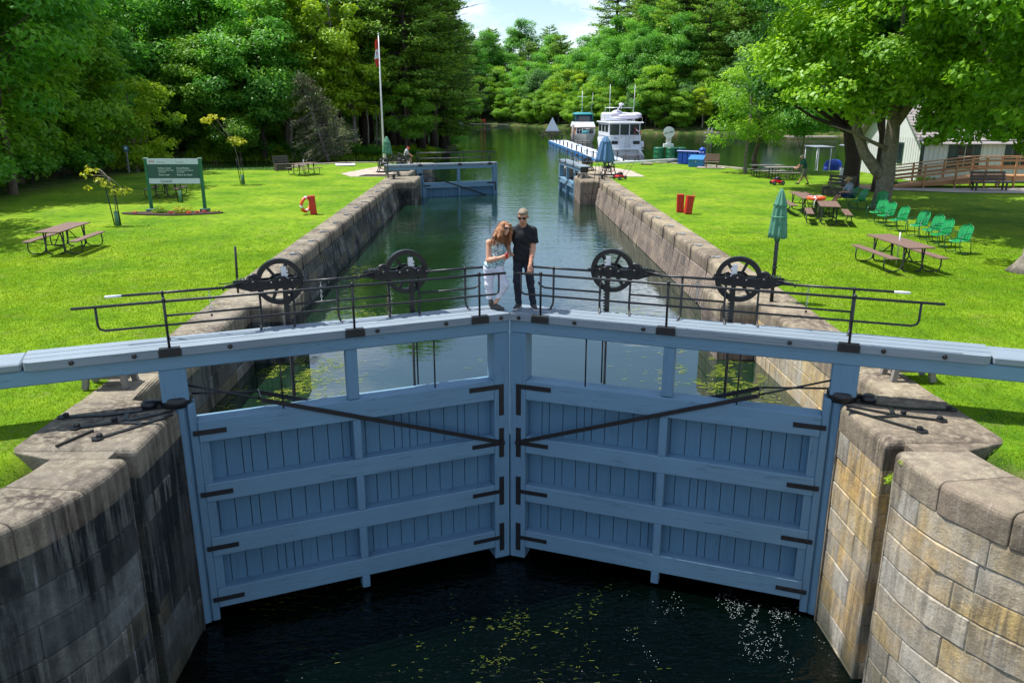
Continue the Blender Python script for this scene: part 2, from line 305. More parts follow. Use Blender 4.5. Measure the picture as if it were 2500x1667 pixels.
    def ell(s,c,r,n=12,m=8,rot=None):
        prof=[]; vs=[];fs=[]; c=Vector(c); M=rot if rot is not None else Matrix.Identity(3)
        for i in range(m+1):
            t=PI*i/m
            for k in range(n):
                a=2*PI*k/n; vs.append(c+M@Vector((r[0]*math.sin(t)*math.cos(a),r[1]*math.sin(t)*math.sin(a),r[2]*math.cos(t))))
        for i in range(m):
            for k in range(n): fs.append((i*n+k,(i+1)*n+k,(i+1)*n+(k+1)%n,i*n+(k+1)%n))
        return s.add(vs,fs,True)
    def prism(s,poly,z0,z1,T=None):
        n=len(poly); vs=[(p[0],p[1],z0) for p in poly]+[(p[0],p[1],z1) for p in poly]
        if T: vs=[T(Vector(v)) for v in vs]
        return s.add(vs,[tuple(range(n))[::-1],tuple(range(n,2*n))]+[(k,(k+1)%n,n+(k+1)%n,n+k) for k in range(n)])
    def torus(s,c,R_,r,n=32,m=10,axis='y',flat=1.0):
        vs=[];fs=[]; c=Vector(c)
        for i in range(n):
            a=2*PI*i/n
            for k in range(m):
                b=2*PI*k/m; rr=R_+r*math.cos(b); p=(rr*math.cos(a),rr*math.sin(a),r*flat*math.sin(b))
                p={'z':p,'y':(p[0],p[2],p[1]),'x':(p[2],p[0],p[1])}[axis]; vs.append(c+Vector(p))
        for i in range(n):
            for k in range(m): fs.append((i*m+k,((i+1)%n)*m+k,((i+1)%n)*m+(k+1)%m,i*m+(k+1)%m))
        return s.add(vs,fs,True)
    def mesh(s,name):
        me=bpy.data.meshes.new(name); me.from_pydata(s.v,[],s.f); me.polygons.foreach_set('use_smooth',s.sm); me.update()
        bm=bmesh.new(); bm.from_mesh(me); bmesh.ops.recalc_face_normals(bm,faces=bm.faces); bm.to_mesh(me); bm.free(); return me
    def build(s,name,m,parent=None,world=False):
        if world and parent is not None:
            M=(Matrix.Translation(parent.location)@Matrix.Rotation(parent.rotation_euler.z,4,'Z')).inverted(); s.v=[tuple(M@Vector(v)) for v in s.v]
        return obj(name,s.mesh(name),m,parent)
def npmesh(name,V,F,tint=None,smooth=False):
    """big mesh from numpy arrays of quads (or triangles)"""
    k=F.shape[1]; me=bpy.data.meshes.new(name); me.vertices.add(len(V)); me.vertices.foreach_set('co',V.astype(np.float32).ravel())
    me.loops.add(F.size); me.loops.foreach_set('vertex_index',F.astype(np.int32).ravel()); me.polygons.add(len(F))
    me.polygons.foreach_set('loop_start',np.arange(0,F.size,k,dtype=np.int32)); me.polygons.foreach_set('loop_total',np.full(len(F),k,dtype=np.int32))
    me.polygons.foreach_set('use_smooth',np.full(len(F),smooth))
    if tint is not None: me.attributes.new('tint','FLOAT','POINT').data.foreach_set('value',tint.astype(np.float32))
    me.update(calc_edges=True); return me
def arc(c,r,a0,a1,n,plane='xz',y=0):
    o=[]
    for i in range(n+1):
        a=R(a0+(a1-a0)*i/n); p=(r*math.cos(a),r*math.sin(a)); o.append((c[0]+p[0],y,c[1]+p[1]) if plane=='xz' else (c[0]+p[0],c[1]+p[1],y))
    return o
def text(s,size,loc,rot,m,parent,name='lettering',ext=.002,align='LEFT',shear=0):
    cu=bpy.data.curves.new(name,'FONT'); cu.body=s; cu.size=size; cu.extrude=ext; cu.align_x=align; cu.resolution_u=2; cu.shear=shear
    t=bpy.data.objects.new(name,cu); COL.objects.link(t); dg=bpy.context.evaluated_depsgraph_get(); me=bpy.data.meshes.new_from_object(t.evaluated_get(dg)); bpy.data.objects.remove(t)
    me.materials.clear(); o=obj(name,me,m,parent); o.location=loc; o.rotation_euler=rot; return o
def maple_leaf(c,w,T):
    pts=[(0,-.5),(.06,-.2),(.36,-.26),(.3,-.14),(.5,.04),(.4,.08),(.44,.24),(.28,.18),(.2,.26),(.2,.36),(.12,.3),(0,.5)]
    pts=pts+[(-x,y) for x,y in pts[-2:0:-1]]; return [T((c[0]+x*w,c[1]+y*w)) for x,y in pts]
# ================================================================ the setting
XC=.27; ZW=-1.45; ZL=-3.93
def sdf_poly(X,Y,P):
    P=np.array(P,float); d=np.full(X.shape,1e18); ins=np.zeros(X.shape,bool)
    for i in range(len(P)):
        a=P[i]; b=P[(i+1)%len(P)]; e=b-a; wx=X-a[0]; wy=Y-a[1]; t=np.clip((wx*e[0]+wy*e[1])/(e@e),0,1)
        d=np.minimum(d,(wx-t*e[0])**2+(wy-t*e[1])**2)
        c=((a[1]<=Y)&(b[1]>Y))|((b[1]<=Y)&(a[1]>Y)); xi=a[0]+(Y-a[1])/((b[1]-a[1]) if b[1]!=a[1] else 1e-9)*e[0]
        ins^=c&(X<xi)
    return np.where(ins,1,-1)*np.sqrt(d)
P_LAWNL=[(-6.3,-60),(-6.3,67.4),(-9,67.6),(-12,67.6),(-14.9,65.3),(-16.4,60.6),(-20,60.1),(-24,59.6),(-27,58.6),(-34,62),(-46,70),(-70,80),(-200,80),(-200,-60)]
P_LAWNR=[(6.8,-60),(6.8,67.6),(10.2,68.6),(13,67.8),(16.2,65.2),(18.7,60),(22.7,58.6),(28,58.6),(36,60),(50,64),(90,70),(200,70),(200,-60)]
P_PEN=[(-46,88),(-30,89.5),(-21,90.5),(-15.7,91.5),(-10.5,93.5),(-7.5,99),(-6.3,108),(-5.2,118),(-5.6,126),(-8.5,133),(-14,138),(-20,143),(-29,152),(-34,175),(-34,205),(-28,225),(-15,240),(-6,262),(3,262),(11,246),(22,215),(34,184),(46,181),(62,180),(84,150),(105,120),(125,95),(320,95),(320,520),(-320,520),(-320,86)]
def smooth(a,b,x): t=np.clip((x-a)/(b-a),0,1); return t*t*(3-2*t)
def hnoise(X,Y,s,seed):
    r=np.random.RandomState(seed); o=np.zeros_like(X)
    for k in range(7):
        a=r.rand()*6.28; f=s*(.6+r.rand()*1.6); o+=np.sin((X*np.cos(a)+Y*np.sin(a))*f+r.rand()*6.28)
    return o/7
def height(X,Y):
    X=np.asarray(X,float); Y=np.asarray(Y,float)
    dl=sdf_poly(X,Y,P_LAWNL); dr=sdf_poly(X,Y,P_LAWNR); dp=sdf_poly(X,Y,P_PEN)
    lawn=np.maximum(dl,dr); n=hnoise(X,Y,.25,3)
    z=np.full(X.shape,-3.2)
    zl=np.where(lawn>0,-.02,-.02+lawn*2.2); z=np.maximum(z,np.where(lawn>-3,zl,-3.2))
    z=z+np.where(dl>0,1,0)*smooth(-27,-60,X)*7*smooth(10,60,Y)+np.where(dl>0,1,0)*smooth(-60,-160,X)*10
    flat=np.where(X>-24,1.0,0.0)*np.where(Y<150,1,0)
    hp=-1.45+np.clip(dp*.32,-1.8,.75)+n*.12*(dp>1)
    hillL=smooth(-24,-70,X)*13*smooth(84,120,Y)
    far=smooth(175,300,Y)*smooth(2,60,dp)*9+smooth(30,80,X)*smooth(3,50,dp)*9+smooth(0,25,dp)*2.5*(Y>160)
    zp=hp+np.where(dp>0,1,0)*(hillL+far+n*.8*smooth(3,20,dp)*(Y>150))
    return np.maximum(z,zp),lawn,dp
def hz(x,y): return float(height(np.array([x]),np.array([y]))[0][0])
def xdropL(y): return np.interp(y,[-60,3,6,7.2,8.2,9,10,11.5,12.5,18.2,20.5,49.8,50.8,54,55.5,66.3,67],[-60,-11.4,-7.7,-6.75,-5.75,-5.45,-5.45,-5.6,-6.2,-6.2,-6.45,-6.45,-6.3,-6.3,-6.2,-6.3,-6.3])
def xdropR(y): return 2*XC-xdropL(y)
ys=np.concatenate([np.arange(-40,6,4),np.arange(6,72,.7),np.arange(72,150,2),np.arange(150,330,5),np.arange(330,521,18)])
t=np.concatenate([[0,.02,.3,.7,1.1,1.6],np.arange(2.2,24,.9),np.arange(24,60,2),np.arange(60,160,6),np.arange(160,300,20)])
rows=[]
for y in ys:
    xl=float(xdropL(y)); xr=float(xdropR(y)); inner=np.linspace(xl+.03,xr-.03,7); rows.append(np.concatenate([(xl-t)[::-1],inner,xr+t]))
X=np.array(rows); Y=np.repeat(ys[:,None],X.shape[1],1); Z,lw,dp=height(X,Y); nl=len(t)
Z[:,nl:nl+7]=np.where(ys[:,None]<66.5,-7,Z[:,nl:nl+7])
V=np.stack([X,Y,Z],-1).reshape(-1,3); nr,nc=X.shape; i=np.arange(nr-1)[:,None]*nc+np.arange(nc-1)[None]; F=np.stack([i,i+1,i+nc+1,i+nc],-1).reshape(-1,4)
me=npmesh('ground',V,F,None,True)
wild=np.clip(np.where(lw.reshape(-1)>0,0,1)+smooth(-23,-27,V[:,0])*1.0*(V[:,1]<75)+(V[:,0]>34)*1.0,0,1)
me.attributes.new('wild','FLOAT','POINT').data.foreach_set('value',wild.astype(np.float32))
g=obj('ground',me,M_GROUND); tag(g,'mown bright green lawn with woodland floor beyond','ground',kind='structure')
# water
b=MB(); b.add([(-320,14.6,ZW),(330,14.6,ZW),(330,520,ZW),(-320,520,ZW)],[(0,1,2,3)]); w=b.build('lake_water',M_WATER); 
# the sheet is clipped at the lower gates' line and inside the lock walls
me=w.data; bm=bmesh.new(); bm.from_mesh(me); bm.clear()
pts=[(-6.4,12.2),(-4.9,11.95),(.27,13.95),(5.44,11.95),(6.9,12.2),(6.9,66),(330,66),(330,520),(-320,520),(-320,66),(-6.4,66)]
bm.faces.new([bm.verts.new((x,y,ZW)) for x,y in pts]); bmesh.ops.triangulate(bm,faces=bm.faces); bm.to_mesh(me); bm.free()
tag(w,'rippled dark green canal and lake water reaching the far wooded shore','water',kind='structure')
b=MB(); b.add([(-60,-40,ZW-.02),(-6.5,58,ZW-.02),(-6.5,66,ZW-.02),(-60,66,ZW-.02)],[(0,1,2,3)])
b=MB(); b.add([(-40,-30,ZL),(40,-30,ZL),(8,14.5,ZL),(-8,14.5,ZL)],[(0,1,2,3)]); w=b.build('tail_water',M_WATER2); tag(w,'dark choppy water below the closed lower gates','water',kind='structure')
# lock floor behind the gate sill, so that nothing shows beneath the leaves
b=MB(); b.box((XC,14.5,-5.2),(10.6,3,2)); o=b.build('lock_floor',M_MORTD); tag(o,'dark submerged sill under the gates','water bed',kind='structure')
# ---------------------------------------------------------------- masonry
def resample(path,side,batter=0):
    P=[Vector((x,y)) for x,y in path]; cum=[0]
    for a,b_ in zip(P,P[1:]): cum.append(cum[-1]+(b_-a).length)
    def at(s,z):
        s=max(0,min(cum[-1],s))
        for i in range(len(P)-1):
            if s<=cum[i+1]+1e-9: break
        d=(P[i+1]-P[i]).normalized(); p=P[i]+d*(s-cum[i])
        n=Vector((d.y,-d.x))*side     # points to the channel
        # smooth normals at bends
        p=p+n*batter*(-z); return p,n
    return at,cum[-1]
def masonry(b,bm_,path,side,zt,zb,ch,bl,batter=0,seed=1,rough=.014,md=.03):
    at,L=resample(path,side,batter); r=random.Random(seed); z=zt; k=0
    while z>zb+.02:
        h=min(ch*(.86+.28*r.random()),z-zb)
        if z-h-zb<.12: h=z-zb
        s=0; first=True
        while s<L-1e-6:
            l=bl*(.6+.8*r.random()); 
            if first and k%2: l*=.55
            first=False
            if L-s-l<bl*.35: l=L-s
            e=min(L,s+l); g=.005; off=-r.random()*rough; i_=.016; D=.06 if md<.05 else .16
            nm=3 if md>.05 else 1; S_=[s+g,s+g+i_]+[s+(e-s)*q/nm for q in range(1,nm)]+[e-g-i_,e-g]; Zr=[z-h+g,z-h+g+i_,z-g-i_,z-g]; vs=[];fs=[]; nS=len(S_); jit=[(r.random()-.5)*.012 for _ in range(4)]
            for a_,zz in enumerate(Zr):
                for c_,ss in enumerate(S_):
                    p,n=at(ss,zz); edge=a_ in (0,3) or c_ in (0,nS-1); dd=off-.010 if edge else off+jit[(a_>1)*2+(c_>nS/2)]; vs.append((*(p+n*dd),zz))
            for a_ in range(3):
                for c_ in range(nS-1): k0=a_*nS+c_; fs.append((k0,k0+1,k0+nS+1,k0+nS))
            bd=[c_ for c_ in range(nS)]+[a_*nS+nS-1 for a_ in range(1,4)]+[3*nS+c_ for c_ in range(nS-2,-1,-1)]+[a_*nS for a_ in (2,1)]; n0=len(vs)
            for q in bd:
                a_,c_=divmod(q,nS); p,n=at(S_[c_],Zr[a_]); vs.append((*(p-n*.06),Zr[a_]))
            for q in range(len(bd)): q2=(q+1)%len(bd); fs.append((bd[q],bd[q2],n0+q2,n0+q))
            b.add(vs,fs)
            mv=[]
            for q in range(nm+1):
                for zz in (z-h,z): p,n=at(s+(e-s)*q/nm,zz); mv.append((*(p+n*(-.026)),zz))
            bm_.add(mv,[(2*q,2*q+1,2*q+3,2*q+2) for q in range(nm)]); s=e
        z-=h; k+=1
    # mortar sheet behind the joints
    ns=max(2,int(L/.5)+1); vs=[];fs=[]
    brk=sorted(set([0,L]+[L*i/(ns-1) for i in range(ns)]))
    for s in brk:
        for zz in (zt,zb): p,n=at(s,zz); vs.append((*(p-n*md),zz))
    for i in range(len(brk)-1): fs.append((2*i,2*i+1,2*i+3,2*i+2))
    bm_.add(vs,fs)
def capstone(bmesh_list,poly,z0,z1,rnd_edges,rad=.15):
    """one stone: prism with the channel-side top edges worn round"""
    bm=bmesh.new(); n=len(poly); lo=[bm.verts.new((x,y,z0)) for x,y in poly]; hi=[bm.verts.new((x,y,z1)) for x,y in poly]
    bm.faces.new(lo[::-1]); bm.faces.new(hi)
    for k in range(n): bm.faces.new((lo[k],lo[(k+1)%n],hi[(k+1)%n],hi[k]))
    bmesh.ops.recalc_face_normals(bm,faces=bm.faces); bm.edges.ensure_lookup_table()
    E=[bm.edges.get((hi[k],hi[(k+1)%n])) for k in rnd_edges]
    if E: bmesh.ops.bevel(bm,geom=E,offset=rad,segments=4,profile=.5,affect='EDGES')
    E=[e for e in bm.edges if len(e.link_faces)==2 and e.calc_face_angle(0)>1.2]
    bmesh.ops.bevel(bm,geom=E,offset=.018,segments=2,profile=.5,affect='EDGES',clamp_overlap=True)
    me=bpy.data.meshes.new('t'); bm.to_mesh(me); bm.free(); o=[tuple(v.co) for v in me.vertices]; f=[tuple(p.vertices) for p in me.polygons]; bmesh_list.add(o,f,False); bpy.data.meshes.remove(me)
def strip_stones(b,inner,outer,length,z0,z1,rad,seed,extra=None):
    """cap stones between an inner (channel) and an outer (grass) polyline, both lists of (x,y) with the same count"""
    r=random.Random(seed); I=[Vector(p) for p in inner]; O=[Vector(p) for p in outer]; cum=[0]
    for a,c in zip(I,I[1:]): cum.append(cum[-1]+(c-a).length)
    def at(P,s):
        for i in range(len(P)-1):
            if s<=cum[i+1]+1e-9: break
        t=(s-cum[i])/max(1e-9,cum[i+1]-cum[i]); return P[i].lerp(P[i+1],min(1,t)),i
    s=0; L=cum[-1]
    while s<L-1e-6:
        l=length*(.75+.5*r.random()); 
        if L-s-l<length*.5: l=L-s
        e=min(L,s+l); g=.007; sts=[s+g]+[c for c in cum if s+.05<c<e-.05]+[e-g]
        ip=[at(I,q)[0] for q in sts]; op=[at(O,q)[0] for q in sts]; poly=ip+op[::-1]; k=len(ip)-1; dz=(r.random()-.5)*.012
        ed=list(range(k))
        if extra and s<1e-6 and 'start' in extra: ed.append(len(poly)-1)
        if extra and e>L-1e-6 and 'end' in extra: ed.append(k)
        capstone(b,[tuple(p) for p in poly],z0,z1+dz,ed,rad); s=e
def mir(p): return [(2*XC-x,y) for x,y in p]
for side in (-1,1):
    m_=(lambda p:p) if side<0 else mir; sg=1 if side<0 else -1
    nm='left' if side<0 else 'right'
    # ---- downstream wing and gate pier
    T=thing('lock_wall','weathered stone lock wall in shade with dark streaks, curving out left of the lower gates' if side<0 else 'sunlit warm stone lock wall with golden blocks, curving out right of the lower gates','lock wall',(side*5,9,0),group='stone lock walls')
    wing=[(-9.6,3.6),(-8.3,5.0),(-7.2,6.1),(-6.35,6.95),(-5.75,7.6),(-5.33,8.2),(-5.05,8.8),(-4.93,9.4),(-4.91,9.86)]
    plat=[(-4.90,10.13),(-4.90,11.64)]
    b=MB(); mo=MB()
    masonry(b,mo,m_(wing),sg,-.42,-4.6,.42,1.1,seed=3+side,md=.12)
    masonry(b,mo,m_(plat),sg,-.42,-4.6,.42,.85,seed=5+side)
    # stop-log groove
    masonry(b,mo,m_([(-4.91,9.86),(-5.17,9.86)]),sg,-.42,-4.6,.37,.9,seed=8)
    masonry(b,mo,m_([(-5.17,9.86),(-5.17,10.13)]),sg,-.42,-4.6,.37,.9,seed=9)
    masonry(b,mo,m_([(-5.17,10.13),(-4.90,10.13)]),sg,-.42,-4.6,.37,.9,seed=10)
    # hollow quoin
    hq=[(-4.90,11.64),(-5.0,11.62),(-5.12,11.66),(-5.18,11.78),(-5.18,11.9),(-5.3,12.02),(-5.79,12.06)]
    masonry(b,mo,m_(hq),sg,-.42,-4.6,.37,2,seed=11,md=.1)
    rec=[(-5.79,12.06),(-5.79,18.42)]
    masonry(b,mo,m_(rec),sg,-.42,-2.4,.38,1.2,seed=12+side)
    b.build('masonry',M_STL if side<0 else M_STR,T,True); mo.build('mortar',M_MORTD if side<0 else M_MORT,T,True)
    b=MB(); ow=[(-10.6,4.5),(-9.3,5.8),(-8.2,6.9),(-7.3,7.7),(-6.75,8.2),(-6.35,8.6),(-6.1,8.95),(-5.98,9.4),(-5.92,9.86)]
    strip_stones(b,m_(wing),m_(ow),1.25,-.44,.0,.10,21)
    cs=m_([(-5.17,9.86),(-5.17,10.12),(-6.58,10.12),(-5.92,9.86)]) ; capstone(b,cs,-.44,-.010,[],.1)
    capstone(b,m_([(-4.9,10.13),(-4.9,11.62),(-5.0,11.60),(-5.12,11.64),(-5.19,11.78),(-5.2,11.88),(-6.6,11.92),(-6.6,10.13)]),-.44,.012,[0,7],.11)
    capstone(b,m_([(-5.2,11.90),(-5.79,12.06),(-5.79,13.4),(-6.62,13.4),(-6.6,11.95)]),-.44,.0,[1],.12)
    strip_stones(b,m_([(-5.79,13.41),(-5.79,18.4)]),m_([(-6.62,13.41),(-6.76,18.4)]),1.5,-.44,.0,.13,23)
    b.build('coping',M_COPL if side<0 else M_COPR,T,True)
    # ---- chamber wall with its two piers
    T=thing('lock_wall','long dark stone chamber wall below the left lawn' if side<0 else 'long sunlit stone chamber wall below the right lawn','lock wall',(side*6,35,0),group='stone lock walls')
    b=MB(); mo=MB()
    masonry(b,mo,m_([(-5.79,18.42),(-4.87,18.42)]),sg,-.42,-2.4,.38,1.2,seed=30)
    masonry(b,mo,m_([(-4.87,18.42),(-4.87,20.1)]),sg,-.42,-2.4,.38,1.0,seed=31)
    masonry(b,mo,m_([(-4.87,20.1),(-6.05,20.1)]),sg,-.42,-2.4,.38,1.0,seed=32)
    masonry(b,mo,m_([(-6.06,20.1),(-6.06,50.3)]),sg,-.42,-2.4,.34,1.15,batter=.19,seed=33+side)
    masonry(b,mo,m_([(-6.06,50.3),(-4.87,50.3)]),sg,-.42,-2.4,.38,1.2,seed=34)
    masonry(b,mo,m_([(-4.87,50.3),(-4.87,54.3)]),sg,-.42,-2.4,.38,1.2,seed=35)
    masonry(b,mo,m_([(-4.87,54.9),(-5.79,54.95)]),sg,-.42,-2.4,.38,1.2,seed=36)
    masonry(b,mo,m_([(-5.79,54.9),(-5.79,62)]),sg,-.42,-2.4,.38,1.2,seed=37)
    masonry(b,mo,m_([(-5.79,62),(-4.87,62),(-4.87,67.3),(-6.6,67.6)]),sg,-.42,-2.4,.38,1.2,seed=38)
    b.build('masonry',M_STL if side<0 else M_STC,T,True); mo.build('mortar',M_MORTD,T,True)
    b=MB(); capstone(b,m_([(-4.87,18.42),(-4.87,20.1),(-6.8,20.1),(-6.76,18.42)]),-.44,.01,[0,3],.15)
    strip_stones(b,m_([(-6.06,20.11),(-6.06,50.28)]),m_([(-6.82,20.11),(-7.02,50.28)]),1.35,-.44,.0,.15,41+side)
    capstone(b,m_([(-4.87,50.3),(-4.87,52.2),(-7.02,52.2),(-7.02,50.3)]),-.44,.01,[0,3],.15)
    capstone(b,m_([(-4.87,52.22),(-4.87,54.3),(-7.02,54.3),(-7.02,52.22)]),-.44,.0,[0],.15)
    strip_stones(b,m_([(-5.79,54.32),(-5.79,61.98)]),m_([(-7.02,54.32),(-7.02,61.98)]),1.6,-.44,.0,.13,43)
    strip_stones(b,m_([(-4.87,62),(-4.87,67.4)]),m_([(-7.02,62),(-7.02,67.4)]),1.6,-.44,.0,.13,44,('start','end'))
    b.build('coping',M_COPL if side<0 else M_COPR,T,True)
    # apron paving by the upper gate with its iron grate
    b=MB(); ap=[(-7.04,54.0),(-7.04,62.8),(-9.0,62.8),(-10.6,56.5),(-9.5,54.0)] if side<0 else [(-7.04,53.6),(-7.04,62.6),(-8.2,62.6),(-9.4,58.5),(-9.5,53.6)]
    b.prism(m_(ap),-.2,-.004); T2=b.build('paving_slab',M_CONC); tag(T2,'pinkish concrete apron beside the upper gate on the left bank' if side<0 else 'pinkish concrete apron beside the upper gate on the right bank','paving','concrete aprons')
    b=MB(); x0=-8.9 if side<0 else -8.0
    for k in range(13):
        x=x0+k*.14; b.bar(*[(p[0],p[1],.02) for p in m_([(x,54.25),(x+.25,55.2)])],.05,.03)
    b.bar(*[(p[0],p[1],.012) for p in m_([(x0-.05,54.22),(x0+1.8,54.22)])],.06,.03); b.bar(*[(p[0],p[1],.012) for p in m_([(x0+.2,55.22),(x0+2.05,55.22)])],.06,.03)
    o=b.build('drain_grate',M_IRON); tag(o,'black iron grate set in the apron near the umbrella on the left bank' if side<0 else 'black iron grate in the apron behind the crank stands on the right bank','grate','iron grates')
# anchor straps let into the quoin stones
def anchor(side):
    T=thing('gate_anchor','black forked iron strap bolted to the %s quoin stone'%('shaded left' if side<0 else 'sunny right'),'gate anchor',(XC+side*5.15,11.55,0),group='gate anchors')
    b=MB(); q=lambda x,y:(XC+side*x,y,.024)
    for p in ([(5.2,11.5),(5.75,11.1),(6.35,10.85)],[(5.3,11.7),(6.1,11.35),(6.75,11.28)],[(5.15,11.35),(5.6,10.75),(5.85,10.45)],[(5.75,11.1),(5.85,11.4)],[(5.4,11.0),(5.8,11.05)]):
        for a,c in zip(p,p[1:]): b.bar(q(*a),q(*c),.065,.022)
    for p in ((6.35,10.85),(6.75,11.28),(5.85,10.45)): b.lathe([(.085,0),(.085,.022)],(XC+side*p[0],p[1],.02),6)
    b.build('strap',M_IRON,T,True)
    for p in ((6.33,10.86),(6.7,11.28),(5.83,10.48),(5.9,11.1)):
        b=MB(); b.box((XC+side*p[0],p[1],.06),(.07,.07,.06),ch=.01); b.build('bolt',M_IRON,T,True)
    b=MB(); b.lathe([(.05,0),(.12,.02),(.12,.08),(.08,.12),(.03,.13)],(XC+side*5.62,11.66,.02),12); b.box((XC+side*5.4,11.78,.07),(.36,.10,.07),ch=.02); b.build('keeper',M_IRON,T,True)
    return T
anchor(-1); anchor(1)
b=MB(); b.bar((-6.02,10.2,.03),(-5.78,10.75,.03),.035,.03); o=b.build('iron_pin',M_TUBE); tag(o,'rusty iron bar lying flat on the left quoin stone','iron bar')
# ---------------------------------------------------------------- mitre gates
def wheel_unit(T,side,lx,zoff=0,Yo=.72,full=True):
    X=side*lx; zc=1.73; u=side
    b=MB(); prof=[]; n=40
    for (r0,r1,y0,y1) in ((.302,.382,-.05,.05),):
        vs=[];fs=[]
        for i in range(n):
            a=2*PI*i/n
            for r_,yy in ((r0,y0),(r1,y0),(r1,y1),(r0,y1)): vs.append((X+r_*math.cos(a),Yo+yy,zc+r_*math.sin(a)))
        for i in range(n):
            j=(i+1)%n
            for k in range(4): fs.append((i*4+k,j*4+k,j*4+(k+1)%4,i*4+(k+1)%4))
        b.add(vs,fs)
    W=b.build('wheel_rim',M_IRON,T)
    for k in range(6):
        a=2*PI*k/6+.12; s_=MB(); s_.bar((X+.05*math.cos(a),Yo,zc+.05*math.sin(a)),(X+.33*math.cos(a),Yo,zc+.33*math.sin(a)),.048,.05,(0,1,0)); s_.build('spoke',M_IRON,W)
    h=MB(); h.lathe([(.07,-.07),(.07,.07)],(X,Yo,zc),12,axis='y'); h.build('hub',M_IRON,W)
    # twin side cheeks with humped bearings, pinion at the outer end
    b=MB()
    for yy in (Yo-.13,Yo+.11):
        x0,x1=X-u*.42,X+u*.72
        pts=[(x0,zc+.0),(x0+u*.18,zc-.09),(x1-u*.25,zc-.11),(x1,zc-.02),(x1,zc+.04),(x1-u*.2,zc+.035),(X+u*.5,zc+.05),(X+u*.42,zc+.09),(X+u*.34,zc+.05),(X+u*.14,zc+.05),(X+u*.08,zc+.1),(X,zc+.11),(X-u*.08,zc+.1),(X-u*.13,zc+.05),(X-u*.19,zc+.09),(X-u*.26,zc+.05),(x0,zc+.03)]
        vs=[(p[0],yy,p[1]) for p in pts]+[(p[0],yy+.035,p[1]) for p in pts]; n=len(pts)
        b.add(vs,[tuple(range(n)),tuple(range(n,2*n))[::-1]]+[(k,(k+1)%n,n+(k+1)%n,n+k) for k in range(n)])
    for xx,zz,rr in ((X,zc+.02,.04),(X-u*.19,zc+.01,.035),(X+u*.42,zc+.02,.045),(X+u*.14,zc,.03)):
        b.lathe([(rr,-.19),(rr,.17)],(xx,Yo,zz),10,axis='y')
    for k in range(5): b.box((X+u*(.45+k*.05),Yo-.02,zc+.07),(.025,.2,.04))
    b.bar((X+u*.3,Yo-.15,zc+.07),(X+u*.95,Yo-.15,zc+.06),.012,.012); b.build('gear_frame',M_IRON,T)
    b=MB(); b.lathe([(.11,-.03),(.13,-.02),(.13,.02),(.11,.03)],(X+u*.40,Yo,zc+.03),18,axis='y'); b.build('pinion',M_IRON,T)
    b=MB(); b.tube([(X+u*.62,Yo-.16,zc+.05),(X+u*.86,Yo-.2,zc+.03),(X+u*.9,Yo-.24,zc-.02)],.014,6); b.build('crank_handle',M_IRON,T)
    rx=X-u*.07
    b=MB(); b.box((rx,Yo-.04,(1.62+.45)/2),(.075,.05,1.62-.45)); b.tube([(rx,Yo-.04,.5),(rx,Yo-.04,-1.6)],.022,6); 
    for k in range(19): b.add([(rx-u*.037,Yo-.065,1.55-k*.055),(rx-u*.037,Yo-.015,1.55-k*.055),(rx-u*.075,Yo-.015,1.528-k*.055),(rx-u*.075,Yo-.065,1.528-k*.055),(rx-u*.037,Yo-.065,1.506-k*.055),(rx-u*.037,Yo-.015,1.506-k*.055)],[(0,1,2,3),(3,2,5,4),(0,3,4),(1,5,2)])
    b.build('rack',M_IRON,T)
    b=MB(); b.box((rx,Yo-.04,1.83),(.08,.055,.30))
    for k in range(4): b.box((rx-u*.05,Yo-.04,1.72+k*.06),(.03,.05,.03))
    b.build('rack_tip',M_WHITE,T)
    for xx in (X-u*.19,X+u*.34):
        b=MB(); b.tube([(xx,Yo-.08,1.66),(xx,Yo-.12,1.15),(xx+u*.03,Yo-.2,1.01),(xx+u*.05,Yo-.3,1.0)],.02,6); b.build('gear_post',M_IRON,T)
